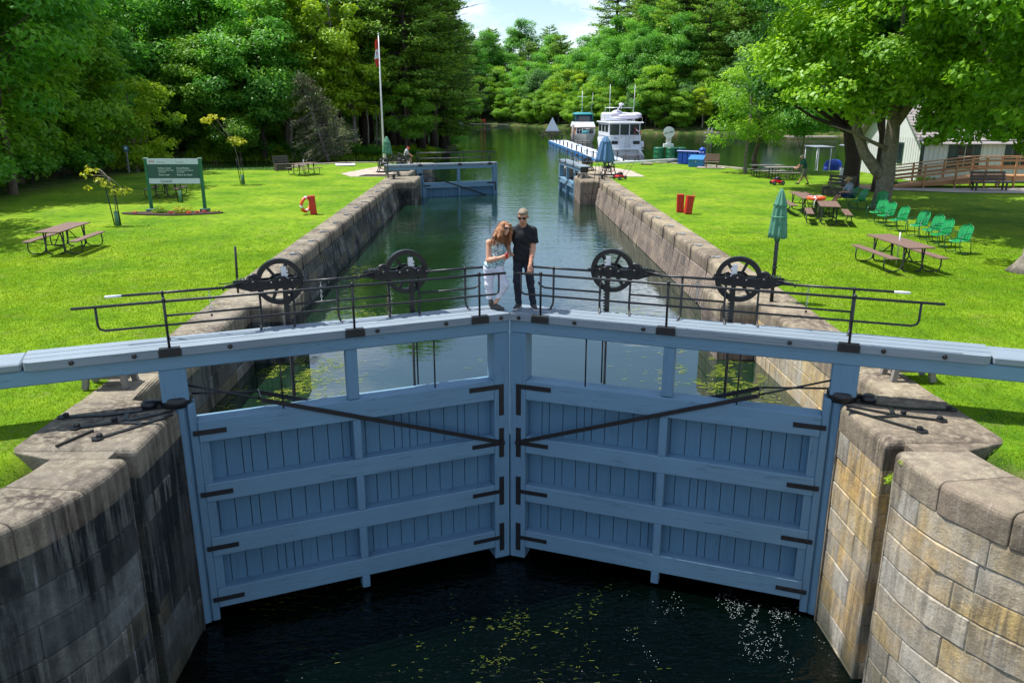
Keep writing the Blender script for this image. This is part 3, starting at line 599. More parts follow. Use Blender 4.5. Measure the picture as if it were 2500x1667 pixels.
def gate(name,label,org,ang,side,zoff=0,Lb=9.6,wheels=True,post_bot=-3.86,rails=((-.25,-.61),(-1.34,-1.66),(-2.31,-2.65),(-3.27,-3.62))):
    T=thing(name,label,'lock gate',(org[0],org[1],zoff),ang,'timber mitre gates'); u=side; X=lambda l:u*l
    bx=lambda b,l0,l1,y0,y1,z0,z1,ch=.012: b.box((X((l0+l1)/2),(y0+y1)/2,(z0+z1)/2),(abs(l1-l0),y1-y0,z1-z0),ch=ch)
    b=MB(); bx(b,.004,.30,0,.36,post_bot,.635); b.build('mitre_post',M_GATEV,T)
    b=MB(); pts=[]
    for k in range(12):
        a=2*PI*k/12; pts.append((X(5.55)+.17*math.cos(a),.19+.17*math.sin(a)))
    b.prism(pts,post_bot-.02,.12); bx(b,5.37,5.76,.01,.38,.12,.636); bx(b,5.30,5.42,.02,.3,post_bot,.05); b.build('quoin_post',M_GATEV,T)
    b=MB(); bx(b,2.73,2.92,.02,.2,-.24,.635); b.build('upright',M_GATEV,T)
    rr=list(rails)
    for (t0,t1),(s0,_) in zip(rr,rr[1:]+[(post_bot,0)]):
        b=MB(); bx(b,2.73,2.87,.004,.2,s0+.002 if s0!=post_bot else post_bot,t1-.002); b.build('upright',M_GATEV,T)
    for k,(t0,t1) in enumerate(rr):
        b=MB(); bx(b,.302,5.30,.002+.003*(k%2),.34,t1,t0); b.build('rail',M_GATE,T)
    r=random.Random(5+side)
    for (t0,t1),(s0,_) in zip(rr,rr[1:]):
        x=.302; b=MB()
        while x<5.29:
            wd=r.choice([.14,.24,.26,.26,.25]); e=min(5.295,x+wd); b.box((X((x+e)/2),.225,(t1+s0)/2),(e-x-.011,.03,t1-s0-.002),ch=.003); x=e
        b.build('planking',M_PLANK,T); b=MB(); bx(b,5.16,5.298,.05,.2,s0+.001,t1-.001,.004); b.build('edge_strip',M_GATEV,T)
    b=MB(); bx(b,.31,5.3,.245,.30,rr[-1][1]+.02,rr[0][1]-.02,.0); b.build('backing',M_IRON,T)
    # balance beam, walkway planks
    b=MB(); bx(b,.004,Lb,.0,.42,.637,.868,.018); b.build('balance_beam',M_GATE,T)
    if Lb>8:
        b=MB(); bx(b,7.52,Lb,-.02,.60,.872,.99,.02); b.build('beam_cap',M_DECK,T)
    # deck: three boards, outer end rounded
    ends=(7.5,7.508,7.508) if Lb>8 else (Lb-.02,Lb-.02,Lb-.02)
    for k,(y0,y1,e) in enumerate(((-.06,.16,ends[0]),(.167,.385,ends[1]),(.392,.60,ends[2]))):
        b=MB(); q_=1 if k==0 else .02; poly=[(X(.006),y0),(X(e-.1*q_),y0),(X(e-.03*q_),y0+.03*q_),(X(e),y0+.1*q_),(X(e),y1),(X(.006),y1)]
        if u<0: poly=poly[::-1]
        b.prism(poly,.872,1.0+.003*k); b.build('deck_board',M_DECK,T)
    for l in (.19,1.2,2.39,4.7,6.05,6.88):
        b=MB(); b.lathe([(.036,-.012),(.036,.012)],(X(l),-.062,.935),12,axis='y'); b.lathe([(.018,-.02),(.018,.01)],(X(l),-.07,.935),6,axis='y'); b.build('bolt',M_IRON,T)
    # front hand rail
    PL=(5.56,2.76,.58)
    for l in PL:
        b=MB(); bx(b,l-.16,l+.16,-.078,-.062,.868,.985,.004); bx(b,l-.15,l+.15,-.078,.02,.992,1.006,.002); P=b.build('bracket',M_IRON,T)
        b=MB(); b.tube([(X(l),-.035,1.0),(X(l),-.035,1.74)],.02,8); b.lathe([(.03,0),(.034,.02),(.02,.05),(.0,.06)],(X(l),-.035,1.72),8); b.build('rail_post',M_IRON,T)
    e=6.78 if Lb>8 else 5.62
    b=MB(); b.tube([(X(.09),-.035,1.72),(X(e),-.035,1.72)],.021,8); b.build('hand_rail',M_IRON,T)
    b=MB(); pts=[(X(.22),-.035,1.71),(X(.22),-.035,1.42),(X(.24),-.035,1.38),(X(.30),-.035,1.36)]
    if Lb>8: pts+=[(X(6.38),-.035,1.36),(X(6.45),-.035,1.39),(X(6.47),-.035,1.45),(X(6.47),-.035,1.71)]
    else: pts+=[(X(e),-.035,1.36)]
    b.tube(pts,.018,8); b.build('mid_rail',M_IRON,T)
    # back hand rail, interrupted by the sluice gears
    W1,W2=3.80,1.66
    if wheels:
        for a0,a1 in ((.12,W2-.3),(W2+.6,W1-.35),(W1+.6,6.15)):
            b=MB(); b.tube([(X(a0),.56,1.73),(X(a1),.56,1.73)],.021,8); b.build('hand_rail',M_IRON,T)
        b=MB(); b.tube([(X(6.15),.56,1.73),(X(6.38),.56,1.73)],.021,8); b.build('rail_tip',M_WHITE,T)
        for a0,a1 in ((.62,W2-.19),(W2+.34,W1-.19),(W1+.34,5.58)):
            b=MB(); pts=[(X(a0),.56,1.36),(X(a1),.56,1.36)]
            if a0<.7: pts=[(X(.34),.56,1.46),(X(.38),.56,1.40),(X(.46),.56,1.365)]+pts
            b.tube(pts,.018,8); b.build('mid_rail',M_IRON,T)
        for l in (.63,2.9,5.58):
            b=MB(); b.tube([(X(l),.56,1.75),(X(l),.56,1.16),(X(l),.53,1.08),(X(l-.02),.45,1.01),(X(l-.03),.40,1.0)],.02,8); b.lathe([(.03,0),(.034,.02),(.0,.05)],(X(l),.56,1.72),8); b.build('rail_post',M_IRON,T)
        wheel_unit(T,u,W1); wheel_unit(T,u,W2)
        for l,y0 in ((W1-.07,.46),(W1+.17,.10),(W2-.07,.44),(W2-.28,.10)):
            b=MB(); b.tube([(X(l),y0,.70),(X(l),y0,-.27)],.014,6); b.build('sluice_rod',M_IRON,T)
        for l in (W1+1.1,W2+1.5):
            b=MB()
            for k in range(9): b.torus((X(l),.585,1.70-k*.042),.017,.005,10,5,'x' if k%2 else 'y')
            P=b.build('chain',M_CHROME,T); b=MB(); b.box((X(l),.585,1.30),(.03,.02,.04)); b.build('padlock',M_IRON,P)
    else:
        b=MB(); b.tube([(X(.1),.56,1.73),(X(5.6),.56,1.73)],.021,8); b.build('hand_rail',M_IRON,T)
        b=MB(); b.tube([(X(.3),.56,1.36),(X(5.6),.56,1.36)],.018,8); b.build('mid_rail',M_IRON,T)
        for l in (.4,2.3,4.2,5.58):
            b=MB(); b.tube([(X(l),.56,1.75),(X(l),.56,1.0)],.02,8); b.build('rail_post',M_IRON,T)
        for l in (1.66,3.8):
            b=MB(); b.tube([(X(l),.2,.70),(X(l),.2,-.27)],.014,6); b.build('sluice_rod',M_IRON,T)
    # iron straps
    def pl(l0,l1,z0,z1,nm='strap',nb=3):
        b=MB(); bx(b,l0,l1,-.010,.0006,z0,z1,.002); 
        for k in range(nb):
            f=(k+.5)/nb; hx=l0+(l1-l0)*f if l1-l0>z1-z0 else (l0+l1)/2; hz_=(z0+z1)/2 if l1-l0>z1-z0 else z0+(z1-z0)*f
            b.lathe([(.016,-.008),(.016,.0)],(X(hx),-.010,hz_),8,axis='y')
        b.build(nm,M_IRON,T)
    pl(.12,.215,-.92,-.32,'corner_strap'); pl(.215,.78,-.41,-.32,'corner_strap')
    for zc in (-1.47,-2.45,-3.42):
        if zc<post_bot+.3: continue
        pl(.12,.215,zc-.28,zc+.30,'tee_strap'); pl(.215,.74,zc-.04,zc+.04,'tee_strap')
    for zc in [(t0+t1)/2-.01 for t0,t1 in rr]: pl(4.88,5.38,zc-.042,zc+.042)
    # diagonal tie with forked end, rods to the collar
    b=MB(); b.bar((X(.16),-.025,-1.45),(X(4.30),-.03,-.015),.012,.075,(0,0,1)); b.lathe([(.05,-.03),(.05,.0)],(X(.165),-.03,-1.45),12,axis='y')
    b.lathe([(.022,-.05),(.022,.0)],(X(.165),-.03,-1.45),8,axis='y')
    b.bar((X(2.9),.36,-.5),(X(4.30),.36,-.015),.012,.075,(0,0,1)); b.box((X(4.32),.165,.0),(.02,.42,.085)); b.build('diagonal_tie',M_IRON,T)
    for y0,y1,z1 in ((-.03,.12,.34),(.36,.26,.15)):
        b=MB(); b.tube([(X(4.3),y0,.0),(X(5.4),y1,z1)],.017,8); b.build('tie_rod',M_IRON,T)
    b=MB(); b.lathe([(.20,-.02),(.23,.0),(.23,.14),(.20,.16)],(X(5.56),.19,.02-zoff),16); b.build('collar',M_IRON,T)
    return T
cA,sA=.932,.362; AN=math.atan2(sA,cA)
gL=gate('lock_gate','left leaf of the closed grey blue lower gates, with two black spoked wheels and railings',(XC,13.64),AN,-1)
gR=gate('lock_gate','right leaf of the closed grey blue lower gates, with two black spoked wheels and railings',(XC,13.64),-AN,1)
gU=gate('lock_gate','far upper gate leaf still closed across the left half of the canal',(XC,56.5),AN,-1,zoff=-.26,Lb=7.9,wheels=False)
qx,qy=XC+5.5*cA,56.5-5.5*sA; an=R(-84)
gO=gate('lock_gate','far upper gate leaf swung open against the right wall',(qx-5.5*math.cos(an),qy-5.5*math.sin(an)),an,1,zoff=-.26,Lb=7.9,wheels=False)
# dark end grain of the two far balance beams
for T,u in ((gU,-1),(gO,1)):
    b=MB(); b.box((u*7.905,.2,.80),(.02,.52,.34)); b.build('end_grain',M_IRON,T)
# trestles under the far balance beams; climbing steps behind the lower ones
def trestle(label,x,y,rz,h=.62,w=.75):
    T=thing('timber_stand',label,'trestle',(x,y,0),rz,'timber trestles under the balance beams')
    for k in (-1,1):
        b=MB()
        for s_ in (-.16,.16): b.bar((k*w*.5,s_*1.3,0),(k*w*.38,s_,h),.09,.09)
        b.build('leg',M_GREYW,T)
    b=MB(); b.box((0,0,h*.28),(w*.95,.06,.07)); b.box((0,.12,h*.28),(w*.95,.06,.07)); b.build('brace',M_GREYW,T)
    b=MB(); b.box((0,0,h-.035),(w*.9,.5,.06)); b.build('top_board',M_GREYW,T); return T
trestle('grey timber step behind the lower left balance beam, for climbing onto it',-6.46,12.8,R(3),.5,.66); trestle('grey timber step behind the lower right balance beam, for climbing onto it',7.12,12.85,R(-3),.5,.66)
trestle('timber trestle under the far left balance beam',-6.7,54.05,AN,.36,.9); trestle('timber trestle under the far right open balance beam',5.75,52.3,R(96),.36,.9)
# ================================================================ objects on the lawns
def picnic(name,label,x,y,rz,L=1.9,z=0,umb=False,mtl=None,grp='picnic tables'):
    T=thing(name,label,'picnic table',(x,y,z),rz,grp); mw=mtl or M_BROWN
    b=MB()
    for k in range(4): b.box(((-1.5+k)*.19,0,.745),(.182,L,.035),ch=.006)
    b.build('table_top',mw,T)
    for s in (-1,1):
        b=MB()
        for k in (0,1): b.box((s*.70+(k-.5)*.14,0,.44),(.132,L*.96,.035),ch=.006)
        b.build('bench_seat',mw,T)
    for e in (-1,1):
        y0=e*L*.34; b=MB()
        b.tube([(-.30,y0,.72),(-.27,y0,.1),(-.22,y0,.03),(-.1,y0,.02)],.024,7); b.tube([(.30,y0,.72),(.27,y0,.1),(.22,y0,.03),(.1,y0,.02)],.024,7)
        b.tube([(-.3,y0,.715),(.3,y0,.715)],.02,6); b.tube([(-.28,y0,.30),(.28,y0,.30)],.018,6); b.build('leg_frame',M_TUBE,T)
        for s in (-1,1):
            b=MB(); b.tube([(s*.82,y0,.42),(s*.83,y0,.2),(s*.80,y0,.07),(s*.70,y0,.025),(s*.45,y0,.03),(s*.32,y0,.10),(s*.27,y0,.3),(s*.22,y0,.70)],.02,7); b.tube([(s*.58,y0,.42),(s*.82,y0,.42)],.018,6); b.build('bench_frame',M_TUBE,T)
        b=MB(); b.tube([(0,y0,.3),(0,y0*.25,.70)],.016,6); b.build('brace',M_TUBE,T)
    if umb:
        b=MB(); b.tube([(0,0,.05),(0,0,1.0)],.02,8); b.build('umbrella_stub',M_ALU,T)
    return T
picnic('picnic_table','brown picnic table alone on the left lawn, nearest to the locks',-13.85,25.95,R(3),2.2)
picnic('picnic_table','picnic table partly hidden behind the parks sign',-16.9,42.0,R(4),2.0)
picnic('picnic_table','picnic table near the creek beside the dark slatted bench on the left lawn',-12.9,55.6,R(-35),1.9,umb=True)
picnic('picnic_table','brown picnic table with a short metal stub in front of the row of green chairs',11.72,22.65,R(2),2.45,umb=True)
picnic('picnic_table','farther of two joined brown picnic tables, nearer the seated man',13.6,34.9,R(-8),2.9)
picnic('picnic_table','nearer of two joined brown picnic tables, its corner toward the blue-green chairs',13.35,31.7,R(-18),2.0)
picnic('picnic_table','grey picnic table standing side-on by the water behind the man with the mower',18.35,51.4,R(92),2.0,mtl=M_GREYW)
picnic('picnic_table','second grey picnic table by the water, behind the first one',18.0,53.2,R(90),2.1,mtl=M_GREYW)
# shell-back steel lawn chairs
def chair(label,x,y,rz,grp='green steel lawn chairs',sc=1):
    T=thing('lawn_chair',label,'lawn chair',(x,y,0),rz,grp); T.scale=(sc,)*3
    nu,nv=11,9; vs=[];fs=[]     # curved clam-shell back
    for j in range(nv):
        v=j/(nv-1); z=.40+.52*v; hw=.235*(1-.02*v)*(math.sqrt(max(0,1-max(0,(v-.55)/.45)**2.4)) if v>.55 else 1)+.004; yb=.20+.20*v
        for i in range(nu): u=-1+2*i/(nu-1); vs.append((u*hw,yb-.06*u*u*-1*.0-.05*(u*u),z+.0*u))
    for j in range(nv-1):
        for i in range(nu-1): fs.append((j*nu+i,j*nu+i+1,(j+1)*nu+i+1,(j+1)*nu+i))
    n=len(vs); vs2=vs+[(a,b_+.012,c) for a,b_,c in vs]; fs2=fs+[tuple(q+n for q in f[::-1]) for f in fs]
    bd=[i for i in range(nu)]+[j*nu+nu-1 for j in range(1,nv)]+[(nv-1)*nu+i for i in range(nu-2,-1,-1)]+[j*nu for j in range(nv-2,0,-1)]
    fs2+=[(bd[k],bd[(k+1)%len(bd)],bd[(k+1)%len(bd)]+n,bd[k]+n) for k in range(len(bd))]
    b=MB(); b.add(vs2,fs2,True); B=b.build('backrest',M_CHAIR,T)
    for k in (-1,0,1):
        s_=MB(); s_.tube([(k*.1,.205,.46),(k*.12,.345,.80)],.006,5); s_.build('pressed_rib',M_CHAIR,B)
    vs=[];fs=[]; nu,nv=9,7
    for j in range(nv):
        v=j/(nv-1)
        for i in range(nu): u=-1+2*i/(nu-1); vs.append((u*.235,-.24+.46*v,.405+.03*u*u-.025*math.sin(PI*v)-.03*(v<.1)))
    for j in range(nv-1):
        for i in range(nu-1): fs.append((j*nu+i,j*nu+i+1,(j+1)*nu+i+1,(j+1)*nu+i))
    n=len(vs); vs+= [(a,b_,c-.014) for a,b_,c in vs]; fs+=[tuple(q+n for q in f[::-1]) for f in fs]
    bd=[i for i in range(nu)]+[j*nu+nu-1 for j in range(1,nv)]+[(nv-1)*nu+i for i in range(nu-2,-1,-1)]+[j*nu for j in range(nv-2,0,-1)]
    fs+=[(bd[k],bd[(k+1)%len(bd)],bd[(k+1)%len(bd)]+n,bd[k]+n) for k in range(len(bd))]
    b=MB(); b.add(vs,fs,True); b.build('seat',M_CHAIR,T)
    for s in (-1,1):
        X=s*.27; b=MB(); b.tube([(s*.23,.28,.60),(X,.20,.635),(X,.0,.645),(X,-.18,.62),(X,-.29,.53),(X,-.33,.38),(X,-.29,.2),(X,-.20,.05),(X,-.14,.02),(X,.12,.02)],.0135,7); b.build('arm',M_CHAIRD,T)
        b=MB(); b.tube([(s*.24,.05,.40),(X,.19,.38),(X,.27,.02)],.0135,7); b.build('leg',M_CHAIRD,T)
    b=MB(); b.tube([(-.27,.1,.385),(.27,.1,.385)],.012,6); b.tube([(-.27,.12,.02),(.27,.12,.02)],.012,6); b.build('cross_tube',M_CHAIRD,T)
    return T
rowp=[(15.45,31.9,-62,'first green lawn chair of the row, standing against the maple trunk'),(15.3,30.9,-66,'second green lawn chair of the row, just past the maple trunk'),(15.15,29.6,-70,'third green lawn chair of the row, turned squarely to the camera side'),(15.2,28.2,-62,'fourth green lawn chair, in the middle of the row'),(15.1,27.1,-68,'fifth green lawn chair, with the broadest visible back'),(14.85,26.1,-78,'sixth green lawn chair, seen edge-on, next to the last'),(14.75,24.8,-66,'last green lawn chair, nearest the picnic table and set apart')]
for x,y,a,l in rowp: chair(l,x,y,R(a))
chair('green lawn chair in the shade with the hatted man sitting in it',16.5,36.95,R(-80))
chair('empty green lawn chair directly behind the seated man',16.45,35.9,R(-70))
chair('blue-green lawn chair with its back turned, right of the seated man',17.0,34.9,R(-35))
# closed umbrellas
def umbrella(label,x,y,top,low,rad,m,z=0,post=.045,flare=.0,name='umbrella'):
    T=thing(name,label,'umbrella',(x,y,z),0,'closed umbrellas'); b=MB(); b.tube([(0,0,0),(0,0,low+.2)],post,10); b.build('pole',M_IRON,T)
    if post>.03: b=MB(); b.tube([(0,0,.8),(0,0,.84)],post*1.3,10); b.tube([(0,0,low+.25),(0,0,top)],.018,8); b.build('sleeve',M_IRON,T)
    def folds(z0,z1,r0,r1,nf,amp,n=48,m=9,tw=.3):
        vs=[];fs=[]; 
        for j in range(m):
            v=j/(m-1); zz=z0+(z1-z0)*v; rr=r0+(r1-r0)*v**.8
            for i in range(n):
                a=2*PI*i/n; k=1+amp*math.cos(nf*a+tw*v*4)+amp*.4*math.cos(2*a+1)
                dz=-.05*abs(math.sin(nf*a*.5))*v; vs.append((rr*k*math.cos(a),rr*k*math.sin(a),zz+dz))
        for j in range(m-1):
            for i in range(n): fs.append((j*n+i,j*n+(i+1)%n,(j+1)*n+(i+1)%n,(j+1)*n+i))
        fs.append(tuple(range(n))); fs.append(tuple((m-1)*n+i for i in range(n))); return vs,fs
    b=MB(); b.add(*folds(top-.3,low,rad*.62,rad*(1+flare),8,.17),smooth=True); b.build('canopy',m,T)
    b=MB(); b.add(*folds(top,top-.36,rad*.12,rad*.78,8,.10),smooth=True); b.build('vent_cap',m,T)
    b=MB(); b.torus((0,0,low+.42*(top-low)),rad*.92,.016,24,6,'z'); b.build('tie_strap',m,T)
    b=MB(); b.lathe([(rad*.35,low-.12),(rad*.45,low+.05),(rad*.2,low+.08)],(0,0,0),14); b.build('gathered_hem',M_GREENP if m is M_UMBG else m,T)
    return T
umbrella('closed green umbrella on a thick black post by the lower right gate',6.66,18.5,2.66,1.56,.185,M_UMBG)
umbrella('closed green umbrella on a thin black pole by the far left gate',-6.79,52.4,2.62,1.6,.27,M_UMBG,post=.028)
umbrella('half-open blue umbrella above the crank stand at the far right gate',7.3,53.2,2.62,1.02,.40,M_UMBB,post=.022,flare=.35)
b=MB(); b.tube([(-6.41,19.6,0),(-6.37,19.6,1.18)],.03,8); o=b.build('iron_post',M_IRON); tag(o,'plain black iron post standing on the left coping by the wheel','post')
# parks sign
T=thing('park_sign','large green and white bilingual canal sign on two dark green posts','sign',(-14.0,35.9,0),R(0))
for s in (-1,1):
    b=MB(); b.box((s*1.175,0,1.16),(.13,.13,2.28),ch=.02); P=b.build('post',M_GREENP,T)
    b=MB(); b.box((s*1.175,0,.06),(.36,.36,.13),ch=.015); b.build('base_plinth',M_GREENP,P)
    b=MB(); b.box((s*1.175,0,2.305),(.16,.16,.015)); b.build('post_cap',M_SIGNW,P)
for nm,z0,z1,m in (('header_panel',2.05,2.285,M_SIGNW),('name_panel',1.445,2.047,M_SIGNG),('footer_panel',1.215,1.442,M_SIGNW)):
    b=MB(); b.box((0,-.03,(z0+z1)/2),(2.21,.05,z1-z0)); P=b.build(nm,m,T)
    if nm=='header_panel':
        b=MB(); b.box((-.975,-.06,2.165),(.035,.004,.085)); b.box((-.825,-.06,2.165),(.035,.004,.085)); b.build('flag_emblem',M_TEXTR,P)
        b=MB(); b.add(maple_leaf((-.90,2.165),.07,lambda q:(q[0],-.061,q[1])),[tuple(range(22))]); b.build('flag_emblem',M_TEXTR,P)
        text('Parks Canada',.06,(-.66,-.058,2.115),(PI/2,0,0),M_SIGNG,P); text('Parcs Canada',.06,(.14,-.058,2.115),(PI/2,0,0),M_SIGNG,P)
    if nm=='name_panel':
        for s_,sz,x,z in (('Rideau Canal',.105,-.66,1.85),('National Historic Site',.075,-.65,1.765),('of Canada',.075,-.65,1.69),('Davis Lock',.105,-.65,1.56),('Canal-Rideau',.105,.14,1.85),('Lieu historique national',.075,.14,1.765),('du Canada',.075,.14,1.69),('Écluse de Davis',.105,.14,1.56)):
            text(s_,sz,(x,-.058,z),(PI/2,0,0),M_TEXTW,P)
    if nm=='footer_panel':
        text('Canada',.17,(-.62,-.058,1.27),(PI/2,0,0),M_TEXTK,P)
        b=MB(); b.box((-.115,-.06,1.40),(.014,.004,.03)); b.box((-.045,-.06,1.40),(.014,.004,.03)); b.add(maple_leaf((-.08,1.40),.03,lambda q:(q[0],-.061,q[1])),[tuple(range(22))]); b.build('flag_emblem',M_TEXTR,P)
b=MB(); pts=[(-14.05+2.15*math.cos(a)*(1+.08*math.sin(3*a)),35.2+.62*math.sin(a)*(1+.15*math.sin(4*a+1))) for a in [2*PI*k/30 for k in range(30)]]; b.prism(pts,-.05,.03); o=b.build('flower_bed',M_DRY); tag(o,'dark mulch flower bed under the parks sign','flower bed')
# life-ring station and rescue boxes
def redbox(label,x,y,rz,tilt=0,w=.3,h=.75,rods=False):
    T=thing('rescue_box',label,'rescue box',(x,y,0),rz,'red rescue boxes'); T.rotation_euler=(0,R(tilt),rz)
    b=MB(); b.box((0,0,h/2),(w,.24,h),ch=.012); b.build('box_body',M_RED,T); b=MB(); b.box((0,-.01,h+.012),(w+.03,.28,.022),ch=.006); b.build('lid',M_RED,T)
    b=MB(); b.box((0,-.123,h*.5),(w*.8,.006,h*.86),ch=.002); b.build('door_panel',M_RED,T)
    if rods:
        b=MB(); b.tube([(w/2-.02,0,h*.5),(w/2,0,h+.2)],.012,6); b.tube([(w/2+.08,.05,h*.7),(w/2+.1,.05,h+.1)],.008,6); b.build('hook_rod',M_RED,T)
redbox('red rescue box, upright one of a pair on the right lawn',8.22,35.2,R(-5),-1); redbox('leaning red rescue box with thin rods, beside the upright one',8.42,34.6,R(8),6,rods=True)
redbox('red rescue box behind a white-banded life ring on the left lawn',-7.8,34.85,R(12),-4,.28,.76)
T=thing('life_ring','red and white life ring propped upright against the left rescue box','life ring',(-8.13,34.95,.40)); T.rotation_euler=(R(8),R(8),R(62)); b=MB(); b.torus((0,0,0),.29,.07,32,10,'y'); b.build('ring',M_ORANGE,T)
for a in (20,110,200,290):
    b=MB(); b.tube([(.29*math.cos(R(a+k)),0,.29*math.sin(R(a+k))) for k in (-11,0,11)],.078,10); b.build('white_band',M_WHITE,T)
T=thing('life_ring','orange life ring with white lettering and rope lying on the joined picnic tables','life ring',(13.35,33.0,.83)); T.rotation_euler=(R(-2),0,R(10)); b=MB(); b.torus((0,0,0),.31,.075,36,10,'z'); b.build('ring',M_ORANGE,T)
for a in (70,100,125,230):
    b=MB(); b.tube([(.31*math.cos(R(a+k)),.31*math.sin(R(a+k)),.012) for k in (-4,0,4)],.074,10); b.build('white_lettering',M_WHITE,T)
b=MB(); b.tube([(.3*math.cos(k*.5),.22*math.sin(k*.8)+.02,.085) for k in range(8)]+[(-.2,-.35,.03),(-.35,-.45,-.1),(-.4,-.5,-.35)],.012,5); b.build('rope',M_WHITE,T)
# flagpole
T=thing('flagpole','tall white flagpole with a limp red and white flag at the far left gate','flagpole',(-8.6,64.2,0)); b=MB(); b.tube([(0,0,0),(0,0,9.6)],[.09,.035],10); b.lathe([(0,0),(.06,.04),(.06,.09),(0,.13)],(0,0,9.6),10); b.build('pole',M_WHITE,T); b=MB(); b.box((.16,0,.75),(.05,.12,1.5)); b.box((0,0,.06),(.9,.7,.12),ch=.01); b.build('base',M_WHITE,T)
def flagstrip(z0,z1,m,nm):
    vs=[];fs=[]
    for j in range(9):
        z=z0+(z1-z0)*j/8; wv=.30*(1-.4*abs((z-8.35)/1.1))+.05*math.sin(z*5)
        for i in range(7): u=i/6; vs.append((-.05-wv*u,.10*math.sin(u*9+z*2)*u+.05*math.sin(z*3),z-.1*u))
    for j in range(8):
        for i in range(6): fs.append((j*7+i,j*7+i+1,(j+1)*7+i+1,(j+1)*7+i))
    n=len(vs); vs+=[(a,b_+.006,c) for a,b_,c in vs]; fs+=[tuple(q+n for q in f[::-1]) for f in fs]; b=MB(); b.add(vs,fs,True); b.build(nm,m,T)
flagstrip(8.62,9.35,M_RED,'flag_red'); flagstrip(7.95,8.62,M_SIGNW,'flag_white'); flagstrip(7.4,7.95,M_RED,'flag_red')
b=MB(); b.add([(-.15,-.16,8.42),(-.2,-.16,8.3),(-.15,-.16,8.15),(-.1,-.16,8.3)],[(0,1,2,3)]); b.build('flag_leaf',M_RED,T)
# benches with slatted backs and box bases
def bench(label,x,y,rz,w=1.5,box=True,m=None):
    T=thing('slatted_bench',label,'bench',(x,y,0),rz,'slatted benches'); m=m or M_OLDW
    b=MB(); 
    for k in range(3): b.box((0,-.18+k*.17,.44),(w,.155,.045),ch=.006)
    b.build('seat',m,T); b=MB()
    for k in range(3): b.box((0,.30+k*.045,.60+k*.17),(w,.035,.14),Matrix.Rotation(R(-14),3,'X'),ch=.005)
    b.build('backrest',m,T)
    for s in (-1,1):
        b=MB()
        if box: b.box((s*(w/2-.05),0,.21),(.07,.5,.42)); 
        else: b.box((s*(w/2-.16),-.15,.21),(.08,.08,.42)); b.box((s*(w/2-.16),.2,.21),(.08,.08,.42))
        b.bar((s*(w/2-.12),.24,.3),(s*(w/2-.12),.42,1.02),.07,.05); b.build('leg',m,T)
    if box: b=MB(); b.box((0,-.2,.2),(w-.1,.04,.36)); b.build('front_board',m,T)
    return T
bench('dark slatted bench beside the picnic table at the creek edge',-15.3,59.4,R(38),1.2)
bench('dark slatted box bench behind the seated man, left of the dark trunk',17.9,41.6,R(-52),1.5)
bench('brown slatted bench right of the blue recycling bins',16.4,60.9,R(-18),1.1,False,M_BROWN)
bench('wide dark slatted bench standing before the cedar ramp',27.4,44.0,R(0),2.0,False,M_OLDW)
# far bank furniture: bollards, crank stands
def bollard(label,x,y):
    T=thing('mooring_bollard',label,'bollard',(x,y,0),0,'iron mooring bollards'); b=MB(); b.lathe([(.17,0),(.17,.03),(.09,.06),(.08,.2),(.13,.26),(.15,.30),(.12,.34),(0,.35)],(0,0,0),14); b.build('post',M_IRON,T); b=MB(); b.box((0,0,.012),(.42,.36,.02)); b.build('base_plate',M_IRON,T)
bollard('squat black mooring bollard at the far left gate pier',-6.35,51.7); bollard('squat black mooring bollard at the far right gate pier',6.9,51.4)
def crab(label,x,y,rz,sc=1):
    T=thing('crank_stand',label,'crank stand',(x,y,0),rz,'iron crank stands'); T.scale=(sc,)*3
    for s in (-1,1):
        b=MB(); b.bar((-.42,s*.3,0),(-.06,s*.3,1.0),.06,.05); b.bar((.42,s*.3,0),(.06,s*.3,1.0),.06,.05); b.bar((-.5,s*.3,.03),(.5,s*.3,.03),.08,.06); b.bar((-.24,s*.3,.5),(.24,s*.3,.5),.05,.04); b.build('side_frame',M_IRON,T)
    b=MB(); b.lathe([(.10,-.26),(.10,.26)],(0,0,.55),14,axis='y'); b.tube([(0,-.42,.82),(0,.42,.82)],.025,8); b.build('drum',M_TUBE,T)
    for s in (-1,1):
        b=MB(); b.torus((.0,s*.2,.55),.36,.022,30,6,'y')
        for k in range(6): b.bar((0,s*.2,.55),(.35*math.cos(k*PI/3),s*.2,.55+.35*math.sin(k*PI/3)),.03,.03,(0,1,0))
        b.build('gear_wheel',M_IRON,T)
        b=MB(); b.tube([(0,s*.4,.82),(.28,s*.44,.95),(.28,s*.6,.95)],.016,6); b.build('crank_handle',M_IRON,T)
crab('black iron crank stand nearer the flagpole on the left bank',-7.75,57.5,R(18)); crab('black iron crank stand beside the cyclist in the red cap',-6.6,58.6,R(20))
crab('black iron crank stand left of the blue umbrella',6.75,58.4,R(-15)); crab('black iron crank stand under the blue umbrella',7.75,54.6,R(-35))
# ladder on the right pier
T=thing('lock_ladder','black iron ladder going down the far right pier','ladder',(6.5,50.22,0)); 
for s in (-.17,.17):
    b=MB(); b.tube([(s+.25,.3,.0),(s+.22,.1,.95),(s+.15,.0,1.05),(s,-.05,.9),(s-.12,-.06,-.2),(s-.32,-.05,-2.0)],.02,6); b.build('side_rail',M_IRON,T)
for k in range(9): b=MB(); z=-.15-k*.2; xx=.0+(z)*.105; b.tube([(xx-.2,-.06,z),(xx+.17,-.06,z)],.014,6); b.build('rung',M_IRON,T)
